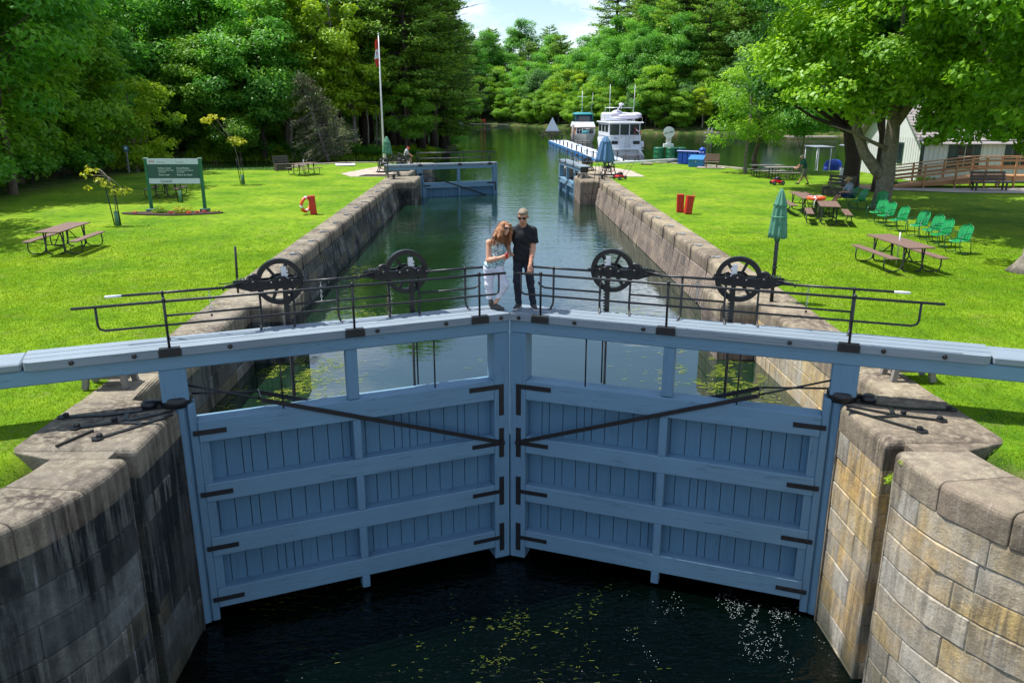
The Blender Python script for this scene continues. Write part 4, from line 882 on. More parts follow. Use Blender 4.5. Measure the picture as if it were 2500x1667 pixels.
# push mowers
def mower(label,x,y,rz,hl=1.0):
    T=thing('lawn_mower',label,'lawn mower',(x,y,0),rz,'red push mowers'); b=MB()
    b.box((0,0,.17),(.62,.44,.13),ch=.05); b.box((-.05,0,.25),(.4,.36,.06),ch=.03); b.build('deck',M_MOWR,T)
    b=MB(); b.lathe([(.15,.26),(.16,.3),(.15,.40),(.09,.46),(0,.47)],(0,0,0),16); b.box((.1,.0,.33),(.2,.24,.12),ch=.03); b.box((-.15,.05,.33),(.1,.2,.12),ch=.02); b.build('engine',M_IRON,T)
    for sx in (-1,1):
        for sy in (-1,1): b=MB(); b.lathe([(.10,-.03),(.115,-.02),(.115,.02),(.10,.03)],(sx*.26,sy*.25,.115),14,axis='y'); Wd=b.build('wheel',M_RUB,T); b=MB(); b.lathe([(.06,-.035),(.06,.035)],(sx*.26,sy*.25,.115),10,axis='y'); b.build('rim',M_GREYC,Wd)
    b=MB()
    for s in (-1,1): b.tube([(.26,s*.2,.2),(.45,s*.21,.38),(.95,s*.2,.93),(1.02,s*.18,.98)],.013,6)
    b.tube([(1.02,-.18,.98),(1.03,.18,.98)],.014,6); b.tube([(.8,-.2,.76),(.8,.2,.76)],.01,5); b.build('handle',M_TUBE,T)
    return T
mower('red lawn mower left alone by the far right gate apron',8.05,51.5,R(35)); mower('red lawn mower being pushed by the man in the green shirt',16.85,47.7,R(2))
b=MB(); b.bar((8.9,62.2,.25),(15.4,67.6,.22),.2,.16,ch=.01); o=b.build('timber_spar',M_WHITE); tag(o,'long pale timber spar lying across the grass toward the green drums','spar')
T=thing('rest_block','low stone block under the long pale spar','block',(12.2,64.6,0)); b=MB(); b.box((0,0,.06),(.9,.5,.12),ch=.02); b.build('slab',M_CONC,T)
T=thing('ground_hatch','white flat hatch board lying on the far left grass','hatch',(-11.6,64.0,0),R(14)); b=MB(); b.box((0,0,.08),(1.5,.9,.05),Matrix.Rotation(R(5),3,'X'),ch=.01); b.build('board',M_WHITE,T); b=MB(); b.box((0,.42,.16),(1.1,.04,.07)); b.build('grip_bar',M_IRON,T)
# drums with the water gauge
for k,(x,y) in enumerate(((13.8,68.0),(14.75,67.8),(15.6,67.9))):
    T=thing('steel_drum',['dark green steel drum left of the gauge','dark green steel drum directly under the round white gauge','dark green steel drum right of the gauge, nearest the blue bins'][k],'drum',(x,y,0),0,'green steel drums')
    b=MB(); pr=[(.0,0),(.42,0),(.43,.02)]
    for q in (.36,.74): pr+=[(.42,q-.03),(.445,q),(.42,q+.03)]
    pr+=[(.42,1.06),(.43,1.1),(.36,1.16),(.34,1.17),(0,1.175)]; b.lathe(pr,(0,0,0),24); b.build('body',M_GREENP,T)
    b=MB(); b.torus((0,0,.36),.43,.012,24,5,'z'); b.torus((0,0,.74),.43,.012,24,5,'z'); b.build('hoop',M_ALU,T)
T=thing('water_gauge','round white gauge board with a black wave mark standing on the green drums','gauge',(14.55,67.85,1.18)); b=MB(); b.box((0,0,.14),(.85,.3,.28),ch=.02); b.box((0,0,.55),(.42,.08,.6),ch=.02); b.lathe([(.46,-.03),(.46,.03)],(0,0,1.2),32,axis='y'); b.build('board',M_WHITE,T)
for s_ in (-1,1):
    b=MB(); b.tube([(s_*.20-.17,-.045,1.12+.06*s_),(s_*.20-.05,-.045,1.19+.03*s_),(s_*.20+.15,-.045,1.22+.06*s_)],[.028,.034,.022],6); b.build('wave_mark',M_TEXTK,T)
b=MB(); b.torus((0,-.045,.62),.12,.010,18,5,'y'); b.build('number_ring',M_TEXTR,T); b=MB(); b.tube([(0,-.05,.57),(0,-.05,.67)],.018,5); b.build('number_mark',M_TEXTK,T)
T=thing('recycling_bin','row of blue recycling bins joined in one cabinet with a ball-shaped lid at its end','recycling bin',(15.75,65.1,0),R(-40))
for k in range(4):
    b=MB(); b.box((-.75+k*.42,0,.48),(.39,.5,.96),ch=.03); P=b.build('bin_body',M_BLUE,T); b=MB(); b.lathe([(.10,0),(.10,.03)],(-.75+k*.42,0,1.03),14); b.build('hole_rim',M_IRON,P)
b=MB(); b.box((-.1,0,1.0),(1.95,.56,.09),ch=.03); b.build('lid_strip',M_BLUE,T); b=MB(); b.ell((1.05,0,1.1),(.27,.27,.24),16,10); b.build('ball_lid',M_BLUE,T); b=MB(); b.box((1.05,0,.5),(.5,.5,1.0),ch=.04); b.build('end_bin',M_BLUE,T)
T=thing('storage_box','blue wooden storage box with a sloping lid beside the recycling bins','storage box',(15.6,62.2,0),R(-28)); b=MB(); b.add([(-.55,-.35,0),(.55,-.35,0),(.55,.35,0),(-.55,.35,0),(-.55,-.35,.55),(.55,-.35,.55),(.55,.35,.8),(-.55,.35,.8)],[(0,3,2,1),(4,5,6,7),(0,1,5,4),(1,2,6,5),(2,3,7,6),(3,0,4,7)]); b.build('body',M_BLUED,T)
b=MB(); b.bar((0,-.42,.55),(0,.40,.85),1.2,.04,ch=.01); b.build('lid',M_BLUED,T); b=MB(); b.box((0,-.36,.4),(.06,.02,.1)); b.build('latch',M_ALU,T)
b=MB(); b.box((16.4,61.0,.02),(2.0,1.3,.05),Matrix.Rotation(R(-18),3,'Z')); o=b.build('paving_pad',M_CONC); tag(o,'small concrete pad under the brown bench by the water','pad')
# concrete rims of the banks
def rim(label,pts,wd=.35):
    b=MB()
    for p,q in zip(pts,pts[1:]): b.bar((*p,-.25),(*q,-.25),wd,.56)
    o=b.build('bank_rim',M_CONC); tag(o,label,'bank edge',kind='structure')
rim('pale concrete rim of the left lawn along the creek',[(-6.9,67.5),(-9.0,67.65),(-12.2,67.6),(-14.9,65.5),(-16.5,61.2)]); rim('pale concrete rim of the right lawn along the lake',[(7.0,67.6),(10.2,68.7),(13,67.9),(16.3,65.3),(18.8,60.1)])
# hanging cables on the chamber walls
for side,n,y0,dy,m in ((1,12,24.2,2.25,M_ROPE),(-1,11,25.0,2.35,M_ROPE)):
    for k in range(n):
        y=y0+k*dy+rnd.uniform(-.2,.2); T=thing('hanging_cable','black vinyl holding cable hanging down the right chamber wall' if side>0 else 'black holding cable hanging down the left chamber wall','cable',(XC+side*6.33,y,0),0,'cables on the right chamber wall' if side>0 else 'cables on the left chamber wall')
        b=MB(); s=-side; b.tube([(side*.25,0,.03),(side*.08,0,.05),(s*.03,-.05,-.02),(s*.06,-.16,-.3),(s*.12,-.25,-.8),(s*.30,-.3,-1.6)],.019,6); b.build('cable',m,T)
        b=MB(); b.box((side*.28,0,.03),(.18,.07,.05),ch=.01); b.box((side*.12,0,.05),(.1,.05,.03)); b.build('cleat',M_ALU if side>0 else M_GREYC,T)
# ================================================================ dock and boats
T=thing('floating_dock','long floating dock with bright blue sides and pale deck right of the canal','dock',(11,100,ZW))
DK=[(9.18,136,-1.0),(10.9,91.5,-1.0),(11.3,71.0,-1.0)]
for a,c in zip(DK,DK[1:]):
    a=Vector(a)-Vector((11,100,ZW)); c=Vector(c)-Vector((11,100,ZW)); off=Vector((1.5,0,0))
    b=MB(); b.bar(a+off+Vector((0,0,-.03)),c+off+Vector((0,0,-.03)),3.0,.07,ch=.01); b.build('deck',M_SIGNW,T)
    for q,s in ((.03,0),(2.97,0)):
        b=MB(); b.bar(a+Vector((q,0,-.24)),c+Vector((q,0,-.24)),.08,.40); b.build('side_board',M_BLUED,T)
    L=(c-a).length; n=int(L/4.2)
    for k in range(n):
        p=a.lerp(c,(k+.5)/n); b=MB(); b.box(p+Vector((.10,0,-.40)),(.3,2.4,.24),ch=.05); b.build('float',M_RUB,T)  # black boxes stand in for the shaded openings in the dock side
    for k in range(n):
        for q in (.15,2.85):
            p=a.lerp(c,(k+.2)/n); b=MB(); b.box(p+Vector((q,0,.35)),(.16,.16,.7),ch=.02); b.build('mooring_post',M_OLDW,T)
b=MB(); b.box((3.4,-22,.40),(4.2,14,.09),ch=.01); b.build('deck',M_SIGNW,T)
T=thing('gangway','black-railed gangway from the open gate side down to the blue dock','gangway',(9.2,69.5,-.2))
b=MB(); b.bar((-1.2,-2.2,.2),(2.6,4.5,-.75),1.2,.08); b.build('deck',M_GREYW,T)
for s in (-.55,.55):
    b=MB()
    for k in range(6):
        f=k/5; p=Vector((-1.2,-2.2,.2)).lerp(Vector((2.6,4.5,-.75)),f)+Vector((s*.87,-s*.5,0)); b.tube([p,p+Vector((0,0,.95))],.02,6)
    for h in (.5,.95): b.tube([Vector((-1.2,-2.2,.2+h))+Vector((s*.87,-s*.5,0)),Vector((2.6,4.5,-.75+h))+Vector((s*.87,-s*.5,0))],.022,6)
    b.build('railing',M_IRON,T)
picnic('picnic_table','dark picnic table on the dock in front of the white boat',13.9,82,R(85),2.2,z=-1.0,mtl=M_OLDW); picnic('picnic_table','small picnic table farther along the dock between the two boats',12.6,116,R(70),2.0,z=-1.0,mtl=M_GREYW)
T=thing('channel_marker','white triangular day marker on a dark table-like frame at the dock end','channel marker',(9.9,137.5,-1.0)); b=MB(); b.add([(-1.15,0,1.4),(1.15,0,1.4),(0,0,3.6),(-1.15,.3,1.4),(1.15,.3,1.4),(0,.3,3.6)],[(0,1,2),(5,4,3),(0,3,4,1),(1,4,5,2),(2,5,3,0)]); b.build('triangle',M_SIGNW,T); b=MB(); b.box((0,.1,1.2),(3.2,.8,.25)); b.box((0,.1,.7),(4.2,.8,.12))
for s in (-1.6,1.6): b.box((s,.1,.35),(.2,.5,.7))
b.build('frame',M_OLDW,T)
for k,(x,y) in enumerate(((12.9,133),(18.8,85))):
    b=MB(); b.tube([(x,y,-2.5),(x,y,1.5 if k==0 else .3)],.22,10); o=b.build('dock_piling',M_GREYW); tag(o,['tall grey piling standing at the far end of the dock','grey piling just right of the white boat'][k],'piling')
def loft(b,secs,smooth=True,cap=True):
    n=len(secs[0]); vs=[p for s in secs for p in s]; fs=[]
    for j in range(len(secs)-1):
        for i in range(n-1): fs.append((j*n+i,j*n+i+1,(j+1)*n+i+1,(j+1)*n+i))
    if cap: fs+=[tuple(range(n)),tuple((len(secs)-1)*n+i for i in range(n))[::-1]]
    b.add(vs,fs,smooth)
def hull(b,L,W,H,bowrise=.6,tr=1.0,flare=.15):
    secs=[]
    for k in range(13):
        t=k/12; w=W/2*(tr+(1-tr)*min(1,t*3))*(1-max(0,(t-.45)/.55)**2.3)+.02; h=H+bowrise*t*t; y=L*t
        secs.append([(-w*(1),y,h),(-w*(1-flare*.5),y-.0*t,h*.45),(-w*(1-flare)*.85,y-t*.5,-.35),(0,y-t*.9,-.6),(w*(1-flare)*.85,y-t*.5,-.35),(w*(1-flare*.5),y,h*.45),(w,y,h)])
    loft(b,secs); 
    vs=[(s[0][0],s[0][1],s[0][2]-.01) for s in secs]+[(s[-1][0],s[-1][1],s[-1][2]-.01) for s in secs[::-1]]; b.add(vs,[tuple(range(len(vs)))])
# white cabin trawler, stern to the camera
T=thing('cabin_boat','large white cabin boat with flag, seen from astern at the dock','boat',(15.75,97.5,ZW),R(4),'boats moored at the dock'); W=3.9
b=MB(); hull(b,12.5,W,1.55,.9,.96); b.box((0,-.02,.85),(W*.98,.06,1.5),ch=.03); b.build('hull',M_BOAT,T)
b=MB(); b.box((0,-.25,.95),(W*1.08,.5,.12),ch=.03); b.box((0,-.06,1.42),(W*1.0,.08,.06)); b.build('swim_platform',M_BOAT,T)
b=MB(); b.box((0,3.6,2.0),(W*.97,7,1.0),ch=.06); b.box((0,3.6,2.48),(W,7.1,.05)); b.build('aft_cabin',M_BOAT,T)
for s in (-1,1):
    b=MB(); b.box((s*1.32,-.065,1.72),(.78,.03,.38),ch=.04); b.build('stern_window',M_GLASS,T)
    b=MB(); b.box((s*W*.487,3.0,1.85),(.02,3.2,.4)); b.build('side_window',M_GLASS,T)
b=MB()
for x in (-1.88,-.62,.55,1.80): b.box((x,.55,3.2),(.11,.1,1.5))
b.box((0,.55,2.52),(W*.98,.12,.12)); b.box((0,.55,3.9),(W*.98,.12,.14)); b.build('window_frame',M_BOAT,T)
for x0,x1 in ((-1.82,-.68),(-.56,.49),(.61,1.74)): b=MB(); b.box(((x0+x1)/2,.57,3.2),(x1-x0,.03,1.25)); b.build('window',M_GLASS,T)
b=MB(); b.box((0,3.9,3.2),(W*.96,6.6,1.38),ch=.04); b.build('saloon',M_BOAT,T)
for y0 in (1.3,3.3,5.3): b=MB(); b.box((-W*.485,y0+.8,3.3),(.02,1.6,.8),ch=.01); b.build('side_window',M_GLASS,T)
b=MB(); b.box((0,3.6,4.02),(W*1.06,8,.13),ch=.05); b.build('roof_deck',M_BOAT,T)
b=MB(); b.box((-.3,5.4,4.6),(3.0,2.2,1.1),ch=.2); b.build('flybridge',M_BOAT,T)
b=MB(); b.ell((.35,1.6,4.72),(1.85,1.0,.42),18,10); b.ell((-.8,1.7,4.95),(.75,.8,.5),14,8); b.ell((1.5,1.6,4.85),(.75,.75,.33),14,8); b.build('covered_dinghy',M_COVER,T)
b=MB(); b.tube([(-1.95,3,4.1),(-1.95,3,5.7),(1.5,3,5.7),(1.75,3,4.1)],.04,6); b.tube([(-1.9,.1,4.1),(-1.9,.1,4.6),(1.95,.1,4.6),(1.95,.1,4.1)],.025,6); b.build('roof_rail',M_ALU,T)
for x,y,h in ((-1.2,4,8.4),(1.75,4,8.4)): b=MB(); b.tube([(x,y,4.1),(x+.12*(x>0),y,h)],.03,6); b.build('antenna',M_WHITE,T)
b=MB(); b.tube([(.25,4,5.6),(.25,4,5.95)],.05,8); b.lathe([(.12,0),(.34,.1),(.34,.22),(.12,.32)],(.25,4,5.95),14); b.build('radar_dome',M_WHITE,T)
b=MB(); b.bar((-1.1,1.2,5.0),(-.3,1.2,6.25),.3,.1); b.build('dinghy_bow',M_COVER,T)
b=MB(); b.tube([(-.05,-.1,.6),(-.05,-.12,2.6)],.025,5); b.tube([(.5,-.1,.6),(.5,-.12,2.6)],.025,5)
for k in range(7): b.tube([(-.05,-.11,.7+k*.3),(.5,-.11,.7+k*.3)],.02,5)
b.build('stern_ladder',M_ALU,T)
b=MB(); b.tube([(.95,-.1,2.1),(1.05,-.25,3.6)],.022,5); P=b.build('flag_staff',M_TEXTR,T); b=MB(); b.add([(1.05,-.26,3.5),(1.2,-.28,3.1),(1.75,-.3,2.75),(1.8,-.28,2.95),(1.3,-.24,3.25)],[(0,1,2,3,4)]); b.build('flag',M_RED,P); b=MB(); b.add([(1.1,-.27,3.32),(1.2,-.29,3.12),(1.55,-.31,2.9),(1.6,-.29,3.0),(1.25,-.26,3.2)],[(0,1,2,3,4)]); b.build('flag_stripe',M_WHITE,P)
b=MB(); b.tube([(-1.45,.08,2.34),(-1.38,.08,2.2),(-1.30,.08,2.12),(-1.22,.08,2.3),(-1.28,.08,2.42),(-1.2,.08,2.2),(-1.12,.08,2.14),(-1.05,.08,2.28),(-1.0,.08,2.14),(-.93,.08,2.27),(-.88,.08,2.14),(-.8,.08,2.27)],.018,5); b.build('script_mark',M_TEXTB,T)
b=MB(); b.tube([(-.32,.08,2.5),(-.45,.08,2.36),(-.55,.08,2.24),(-.38,.08,2.24)],.018,5); b.build('script_mark',M_TEXTK,T)
b=MB(); b.tube([(1.6,-.4,.9),(2.1,-.5,.1)],.16,8); b.build('fender',M_WHITE,T); b=MB(); b.add([(1.55,-.5,1.0),(2.25,-.5,.1),(2.3,-.45,-.2),(1.5,-.5,-.2)],[(0,1,2,3)]); b.build('draped_sheet',M_COVER,T)
b=MB(); b.box((2.1,.3,1.5),(.35,.5,.75),ch=.1); b.build('fender_box',M_BOAT,T)
# blue canopy trawler, bow to the camera
T=thing('trawler_boat','white hulled trawler, hull coloured grey for its shade, with a teal flybridge canopy, bow toward the camera','boat',(14.9,142.5,ZW),R(180+3),'boats moored at the dock')
b=MB(); hull(b,10.5,3.5,1.15,.5,.9,.3); b.build('hull',M_BOATG,T); b=MB(); b.box((0,3.5,1.75),(3.1,5.2,1.4),ch=.1); b.box((0,3.5,2.5),(3.4,5.6,.12),ch=.04); b.build('cabin',M_TEAK,T)
b=MB()
for x in (-1.5,-.5,.45,1.45): b.box((x,6.13,1.9),(.12,.06,1.15))
b.box((0,6.13,1.35),(3.15,.08,.25)); b.box((0,6.13,2.45),(3.3,.1,.14)); b.build('window_frame',M_BOAT,T)
for x0,x1 in ((-1.42,-.58),(-.42,.37),(.53,1.37)): b=MB(); b.box(((x0+x1)/2,6.12,1.9),(x1-x0,.03,.85)); b.build('window',M_GLASS,T)
b=MB(); secs=[[(-w/2,y0,z),(-w/2,y1-.2,z),(-w*.3,y1,z),(w*.3,y1,z),(w/2,y1-.2,z),(w/2,y0,z)] for w,y0,y1,z in ((3.5,1.2,6.3,2.56),(3.1,1.4,5.7,3.35))]; loft(b,secs,False); b.build('flybridge',M_BOAT,T)
b=MB(); secs=[[(-w/2,y0,z),(-w/2,y1-.3,z),(-w*.3,y1,z),(w*.3,y1,z),(w/2,y1-.3,z),(w/2,y0,z)] for w,y0,y1,z in ((3.0,1.5,5.5,3.35),(2.8,1.6,5.0,4.5))]; loft(b,secs,False); b.build('clear_screen',M_GLASS,T)
b=MB(); secs=[[(-w/2,y0,z),(-w/2,y1-.3,z),(-w*.3,y1,z),(w*.3,y1,z),(w/2,y1-.3,z),(w/2,y0,z)] for w,y0,y1,z in ((3.1,1.4,5.3,4.45),(3.0,1.5,5.2,4.65),(2.2,1.9,4.6,4.85))]; loft(b,secs,True); 
for x in (-1.45,1.45,-.6): b.tube([(x,5.45 if abs(x)<1 else 5.1,3.35),(x*.95,4.95,4.5)],.06,6)
b.build('canopy',M_TEAL,T)
b=MB(); b.tube([(0,2.5,4.8),(0,2.5,8.3)],.05,6); b.tube([(-.8,2.5,7.4),(.8,2.5,7.4)],.035,6); b.build('mast',M_WHITE,T); b=MB(); b.tube([(-1.6,2,4.4),(-1.9,2,8.0)],.025,5); b.build('antenna',M_WHITE,T)
b=MB(); pts=[(-1.6,6.2,1.9),(-1.3,8.5,2.15),(-.5,10,2.35),(0,10.5,2.4),(.5,10,2.35),(1.3,8.5,2.15),(1.6,6.2,1.9)]; b.tube(pts,.025,6)
for p in pts: b.tube([p,(p[0],p[1],p[2]-.75)],.02,5)
b.build('bow_rail',M_ALU,T); b=MB(); b.ell((.1,7.2,1.75),(.6,.5,.25),12,8); b.build('deck_bundle',M_TEAL,T)
# small blue covered runabout at a far jetty
T=thing('runabout_boat','small white runabout with a blue cover at the far jetty','boat',(-9.5,256,ZW),R(85),'far boats'); b=MB(); hull(b,6.2,2.4,.9,.4,.9); b.build('hull',M_BOAT,T); b=MB(); b.ell((0,2.3,1.0),(1.1,2.2,.55),14,8); b.build('cover',M_BLUED,T)
T=thing('jetty','low grey jetty with red folding chairs on the far shore','jetty',(-4.0,259,ZW)); b=MB(); b.box((0,0,.4),(7,2.2,.2)); b.box((6.5,-1,.3),(5,2,.2)); b.build('deck',M_GREYW,T)
T=thing('garden_chair','red garden chairs standing together on the far jetty','chair',(-3.2,259,ZW+.5)); b=MB(); b.box((-.5,0,.4),(.6,.6,.1)); b.box((-.5,.3,.9),(.6,.1,1.0)); b.box((.45,0,.4),(.6,.6,.1)); b.box((.45,.3,.9),(.6,.1,1.1)); b.build('seat_shell',M_RED,T)
T=thing('jetty','low dock with a white ladder on the far right shore','jetty',(50,176,ZW)); b=MB(); b.box((0,0,.35),(9,2.4,.2)); b.build('deck',M_GREYW,T); b=MB(); b.tube([(-4,-1.2,-.3),(-4,-1.2,1.4),(-4,-.6,1.4),(-4,-.6,.4)],.05,6); b.tube([(-3.3,-1.2,-.3),(-3.3,-1.2,1.4),(-3.3,-.6,1.4),(-3.3,-.6,.4)],.05,6); b.build('ladder',M_ALU,T)
T=thing('jetty','long pale floating dock seen behind the small lawn tree','jetty',(57,150,ZW)); b=MB(); b.box((0,0,.45),(12,2.6,.22)); b.build('deck',M_CONC,T)
for k,(x,y,l) in enumerate(((58.5,114,'orange kayak hull glimpsed between the leaves left of the dark trunk'),(61.5,115,'second orange kayak hull just left of the dark trunk'),(79,121,'brown upturned canoe right of the maple trunk'))):
    T=thing('kayak',l,'kayak',(x,y,1.1 if k<2 else .8),R(95 if k<2 else 80),'kayaks on the far bank'); b=MB(); secs=[]
    for j in range(11):
        t=j/10*2-1; w=.55*(1-abs(t)**2.2)+.02; secs.append([(w*math.cos(a)*(1.4 if k==2 else 1),t*2.3,w*.8*math.sin(a)+.05*t*t) for a in [2*PI*q/10 for q in range(11)]])
    loft(b,secs); b.build('hull_shell',M_ORANGE if k<2 else M_CEDAR,T)
# pontoon boat with grey canopy
T=thing('pontoon_boat','pontoon boat with a raised grey canopy and blue seats behind the mower man','boat',(27.9,64.8,-1.0),R(0))
b=MB(); b.box((0,0,.25),(5.2,2.6,.14),ch=.03); b.build('deck',M_BOAT,T)
for s in (-.9,.9): b=MB(); b.tube([(-2.8,s,-.15),(-2.4,s,0),(2.6,s,0)],.32,12); b.build('pontoon',M_ALU,T)
b=MB()
for x in (-2.5,-1.4,1.7):
    for y in (-1.2,1.2): b.tube([(x,y,.3),(x,y,2.35)],.03,6)
for (x0,x1) in ((.2,1.0),(1.1,1.9)):
    for z in (.55,1.05): b.tube([(x0,-1.25,z),(x1,-1.25,z)],.035,6)
    for x in (x0,x1): b.tube([(x,-1.25,.3),(x,-1.25,1.05)],.035,6)
b.build('rail_frame',M_WHITE,T); b=MB(); b.box((-1.9,0,2.38),(1.5,2.5,.07),ch=.02); b.box((1.2,0,2.42),(1.9,2.6,.1),ch=.04); b.build('canopy_top',M_GREYC,T)
b=MB(); b.add([(.6,-1.25,2.4),(1.3,-1.28,1.1),(1.5,-1.3,.4),(2.1,-1.3,.35),(2.15,-1.27,2.4)],[(0,1,2,3,4)]); b.build('side_curtain',M_GREYC,T)
b=MB(); b.box((-.9,-.5,.7),(1.2,.8,.8),ch=.2); b.ell((-.9,-.7,.95),(.75,.5,.5),14,8); b.build('covered_console',M_BLUE,T)
T=thing('white_swim_raft','white platform with stacked folding chairs right of the dark trunk','raft',(33.0,64.6,-1.0)); b=MB(); b.box((0,0,.2),(4.2,2.4,.25),ch=.03); b.build('deck',M_BOAT,T)
for x,z in ((-.9,.6),(.1,.6)): b=MB(); b.box((x,-.3,z),(.7,.5,.08)); b.box((x,.0,z+.35),(.7,.08,.7)); b.tube([(x-.3,-.5,.3),(x+.3,-.1,.6)],.03,6); b.build('folding_chair',M_ALU,T)
b=MB(); b.box((20.9,48.2,.45),(.28,.16,.9),ch=.02); o=b.build('marker_post',M_WHITE); tag(o,'short white marker post left of the dark trunk','post')
# board on the peninsula, small signs
T=thing('notice_board','blank white notice board on two thin legs at the tip of the pine point','notice board',(-11.35,105,hz(-11.35,105))); zb=T.location.z
b=MB(); b.box((0,0,1.62-zb),(.72,.04,.68)); b.build('panel',M_SIGNW,T); b=MB(); b.box((-.33,.03,.8-zb*.5),(.05,.05,1.9)); b.box((.33,.03,.8-zb*.5),(.05,.05,1.9)); b.build('leg',M_GREYW,T)
T=thing('path_marker','thin wooden post with a small blue and white marker at the left lawn edge','marker post',(-25.5,57.4,0)); b=MB(); b.box((0,0,.9),(.09,.09,1.8)); b.build('post',M_GREYW,T); b=MB(); b.box((.02,-.06,1.66),(.34,.03,.36)); P=b.build('plate',M_BLUED,T); b=MB(); b.box((.02,-.08,1.68),(.2,.01,.2)); b.build('symbol',M_WHITE,P)
# ================================================================ white building with cedar ramp
T=thing('white_house','white board-sided lock house with dark green trim and grey shingle roof behind the leaves','house',(26.1,49.2,0))
BX,BY,EH=14,8,2.6
b=MB(); b.box((BX/2,BY/2,EH/2),(BX,BY,EH)); b.add([(0,0,EH),(0,BY,EH),(0,BY/2,EH+3.3),(BX,0,EH),(BX,BY,EH),(BX,BY/2,EH+3.3)],[(0,2,1),(3,4,5),(0,1,4,3)])
for k in range(int(BX/.3)): b.box((.15+k*.3,-.012,EH/2),(.045,.024,EH))
for k in range(int(BY/.3)): b.box((-.012,.15+k*.3,EH/2),(.024,.045,EH))
b.build('wall',M_SIDING,T)
b=MB()
for s in (0,1):
    n=22
    for k in range(n):
        f0=k/n; y0=-.5+f0*(BY/2+.5); z0=EH-.35+f0*3.75; y1=-.5+(k+1.15)/n*(BY/2+.5); z1=EH-.35+(k+1.15)/n*3.75
        if s: y0,y1=BY-y0,BY-y1
        b.add([(-.5,y0,z0+.05),(BX+.5,y0,z0+.05),(BX+.5,y1,z1+.02),(-.5,y1,z1+.02),(-.5,y0,z0),(BX+.5,y0,z0),(BX+.5,y1,z1-.03),(-.5,y1,z1-.03)],[(0,1,2,3),(7,6,5,4),(0,4,5,1),(1,5,6,2),(2,6,7,3),(3,7,4,0)])
b.build('roof',M_SHING,T)
b=MB(); b.box((.0,.0,EH/2),(.16,.16,EH),ch=.01); b.build('corner_board',M_TRIM,T); b=MB(); b.box((BX/2,-.28,EH-.18),(BX+.9,.06,.14)); b.build('fascia',M_TRIM,T)
for x in (2.6,6.1,10):
    b=MB(); b.box((x,-.03,1.55),(1.05,.08,1.5)); P=b.build('window',M_TRIM,T); b=MB(); b.box((x,-.075,1.55),(.82,.02,1.25)); b.build('pane',M_GLASS,P); b=MB(); b.box((x,-.09,1.55),(.03,.02,1.25)); b.box((x,-.09,1.55),(.82,.02,.03)); b.build('glazing_bar',M_SIDING,P)
    for s in (-1,1): b=MB(); b.box((x+s*.78,-.04,1.55),(.42,.05,1.5),ch=.01); b.build('shutter',M_TRIM,P)
b=MB(); b.box((-.03,2.6,1.6),(.08,.7,1.3)); P=b.build('window',M_TRIM,T); b=MB(); b.box((-.08,2.6,1.6),(.02,.4,1.1)); b.build('pane',M_GLASS,P)
T=thing('cedar_ramp','orange brown cedar access ramp with railings in front of the white house','ramp',(22.6,45.6,0))
def rz_(x): return .06+min(.62,max(0,x)*.115)
b=MB(); b.bar((0,.6,rz_(0)-.04),(5.4,.6,rz_(5.4)-.04),1.3,.06); b.bar((5.4,.6,.64),(13,.6,.64),1.3,.06); b.bar((-1.6,.6,.02),(0,.6,.04),1.3,.06); b.build('deck',M_CEDAR,T)
b=MB()
for y in (0,1.25): b.add([(0,y,.0),(5.4,y,.0+.25),(5.4,y,.64),(0,y,.1),(0,y+.04,.0),(5.4,y+.04,.25),(5.4,y+.04,.64),(0,y+.04,.1)],[(0,1,2,3),(7,6,5,4),(0,4,5,1),(2,6,7,3),(1,5,6,2),(3,7,4,0)]); b.bar((5.4,y+.02,.5),(13,y+.02,.5),.04,.24)
b.build('skirt_board',M_CEDAR,T)
for y in (-.05,1.3):
    for x in (0,1.9,3.7,5.4,7.1,8.8,10.5,12.2):
        b=MB(); b.box((x,y,(rz_(x)+1.02)/2),(.1,.09,rz_(x)+1.02),ch=.008); b.build('post',M_CEDAR,T)
    for h,hh in ((1.0,.05),(.84,.12),(.42,.13)):
        if y>1 and h==.84: continue
        b=MB(); q=.15 if hh==.05 else .04; b.bar((-.25,y-.05,rz_(0)+h),(5.4,y-.05,rz_(5.4)+h),q,hh); b.bar((5.4,y-.05,rz_(9)+h),(13,y-.05,rz_(9)+h),q,hh); b.build('rail',M_CEDAR,T)
for x in (6.2,8.2,10.2,12.2): b=MB(); b.box((x,.05,.3),(.12,.12,.5)); b.build('pier_post',M_CEDAR,T)
b=MB(); b.add([(x,y,.0) for x,y in ((20.8,44.6),(23.0,44.0),(25,42.9),(30,42.3),(45,42),(45,45.4),(26,45.2),(22.6,45.6),(20.6,46.6))],[tuple(range(9))]); o=b.build('gravel_path',M_GRAVEL); o.location.z=.012; tag(o,'pale gravel path in front of the cedar ramp','path',kind='structure')
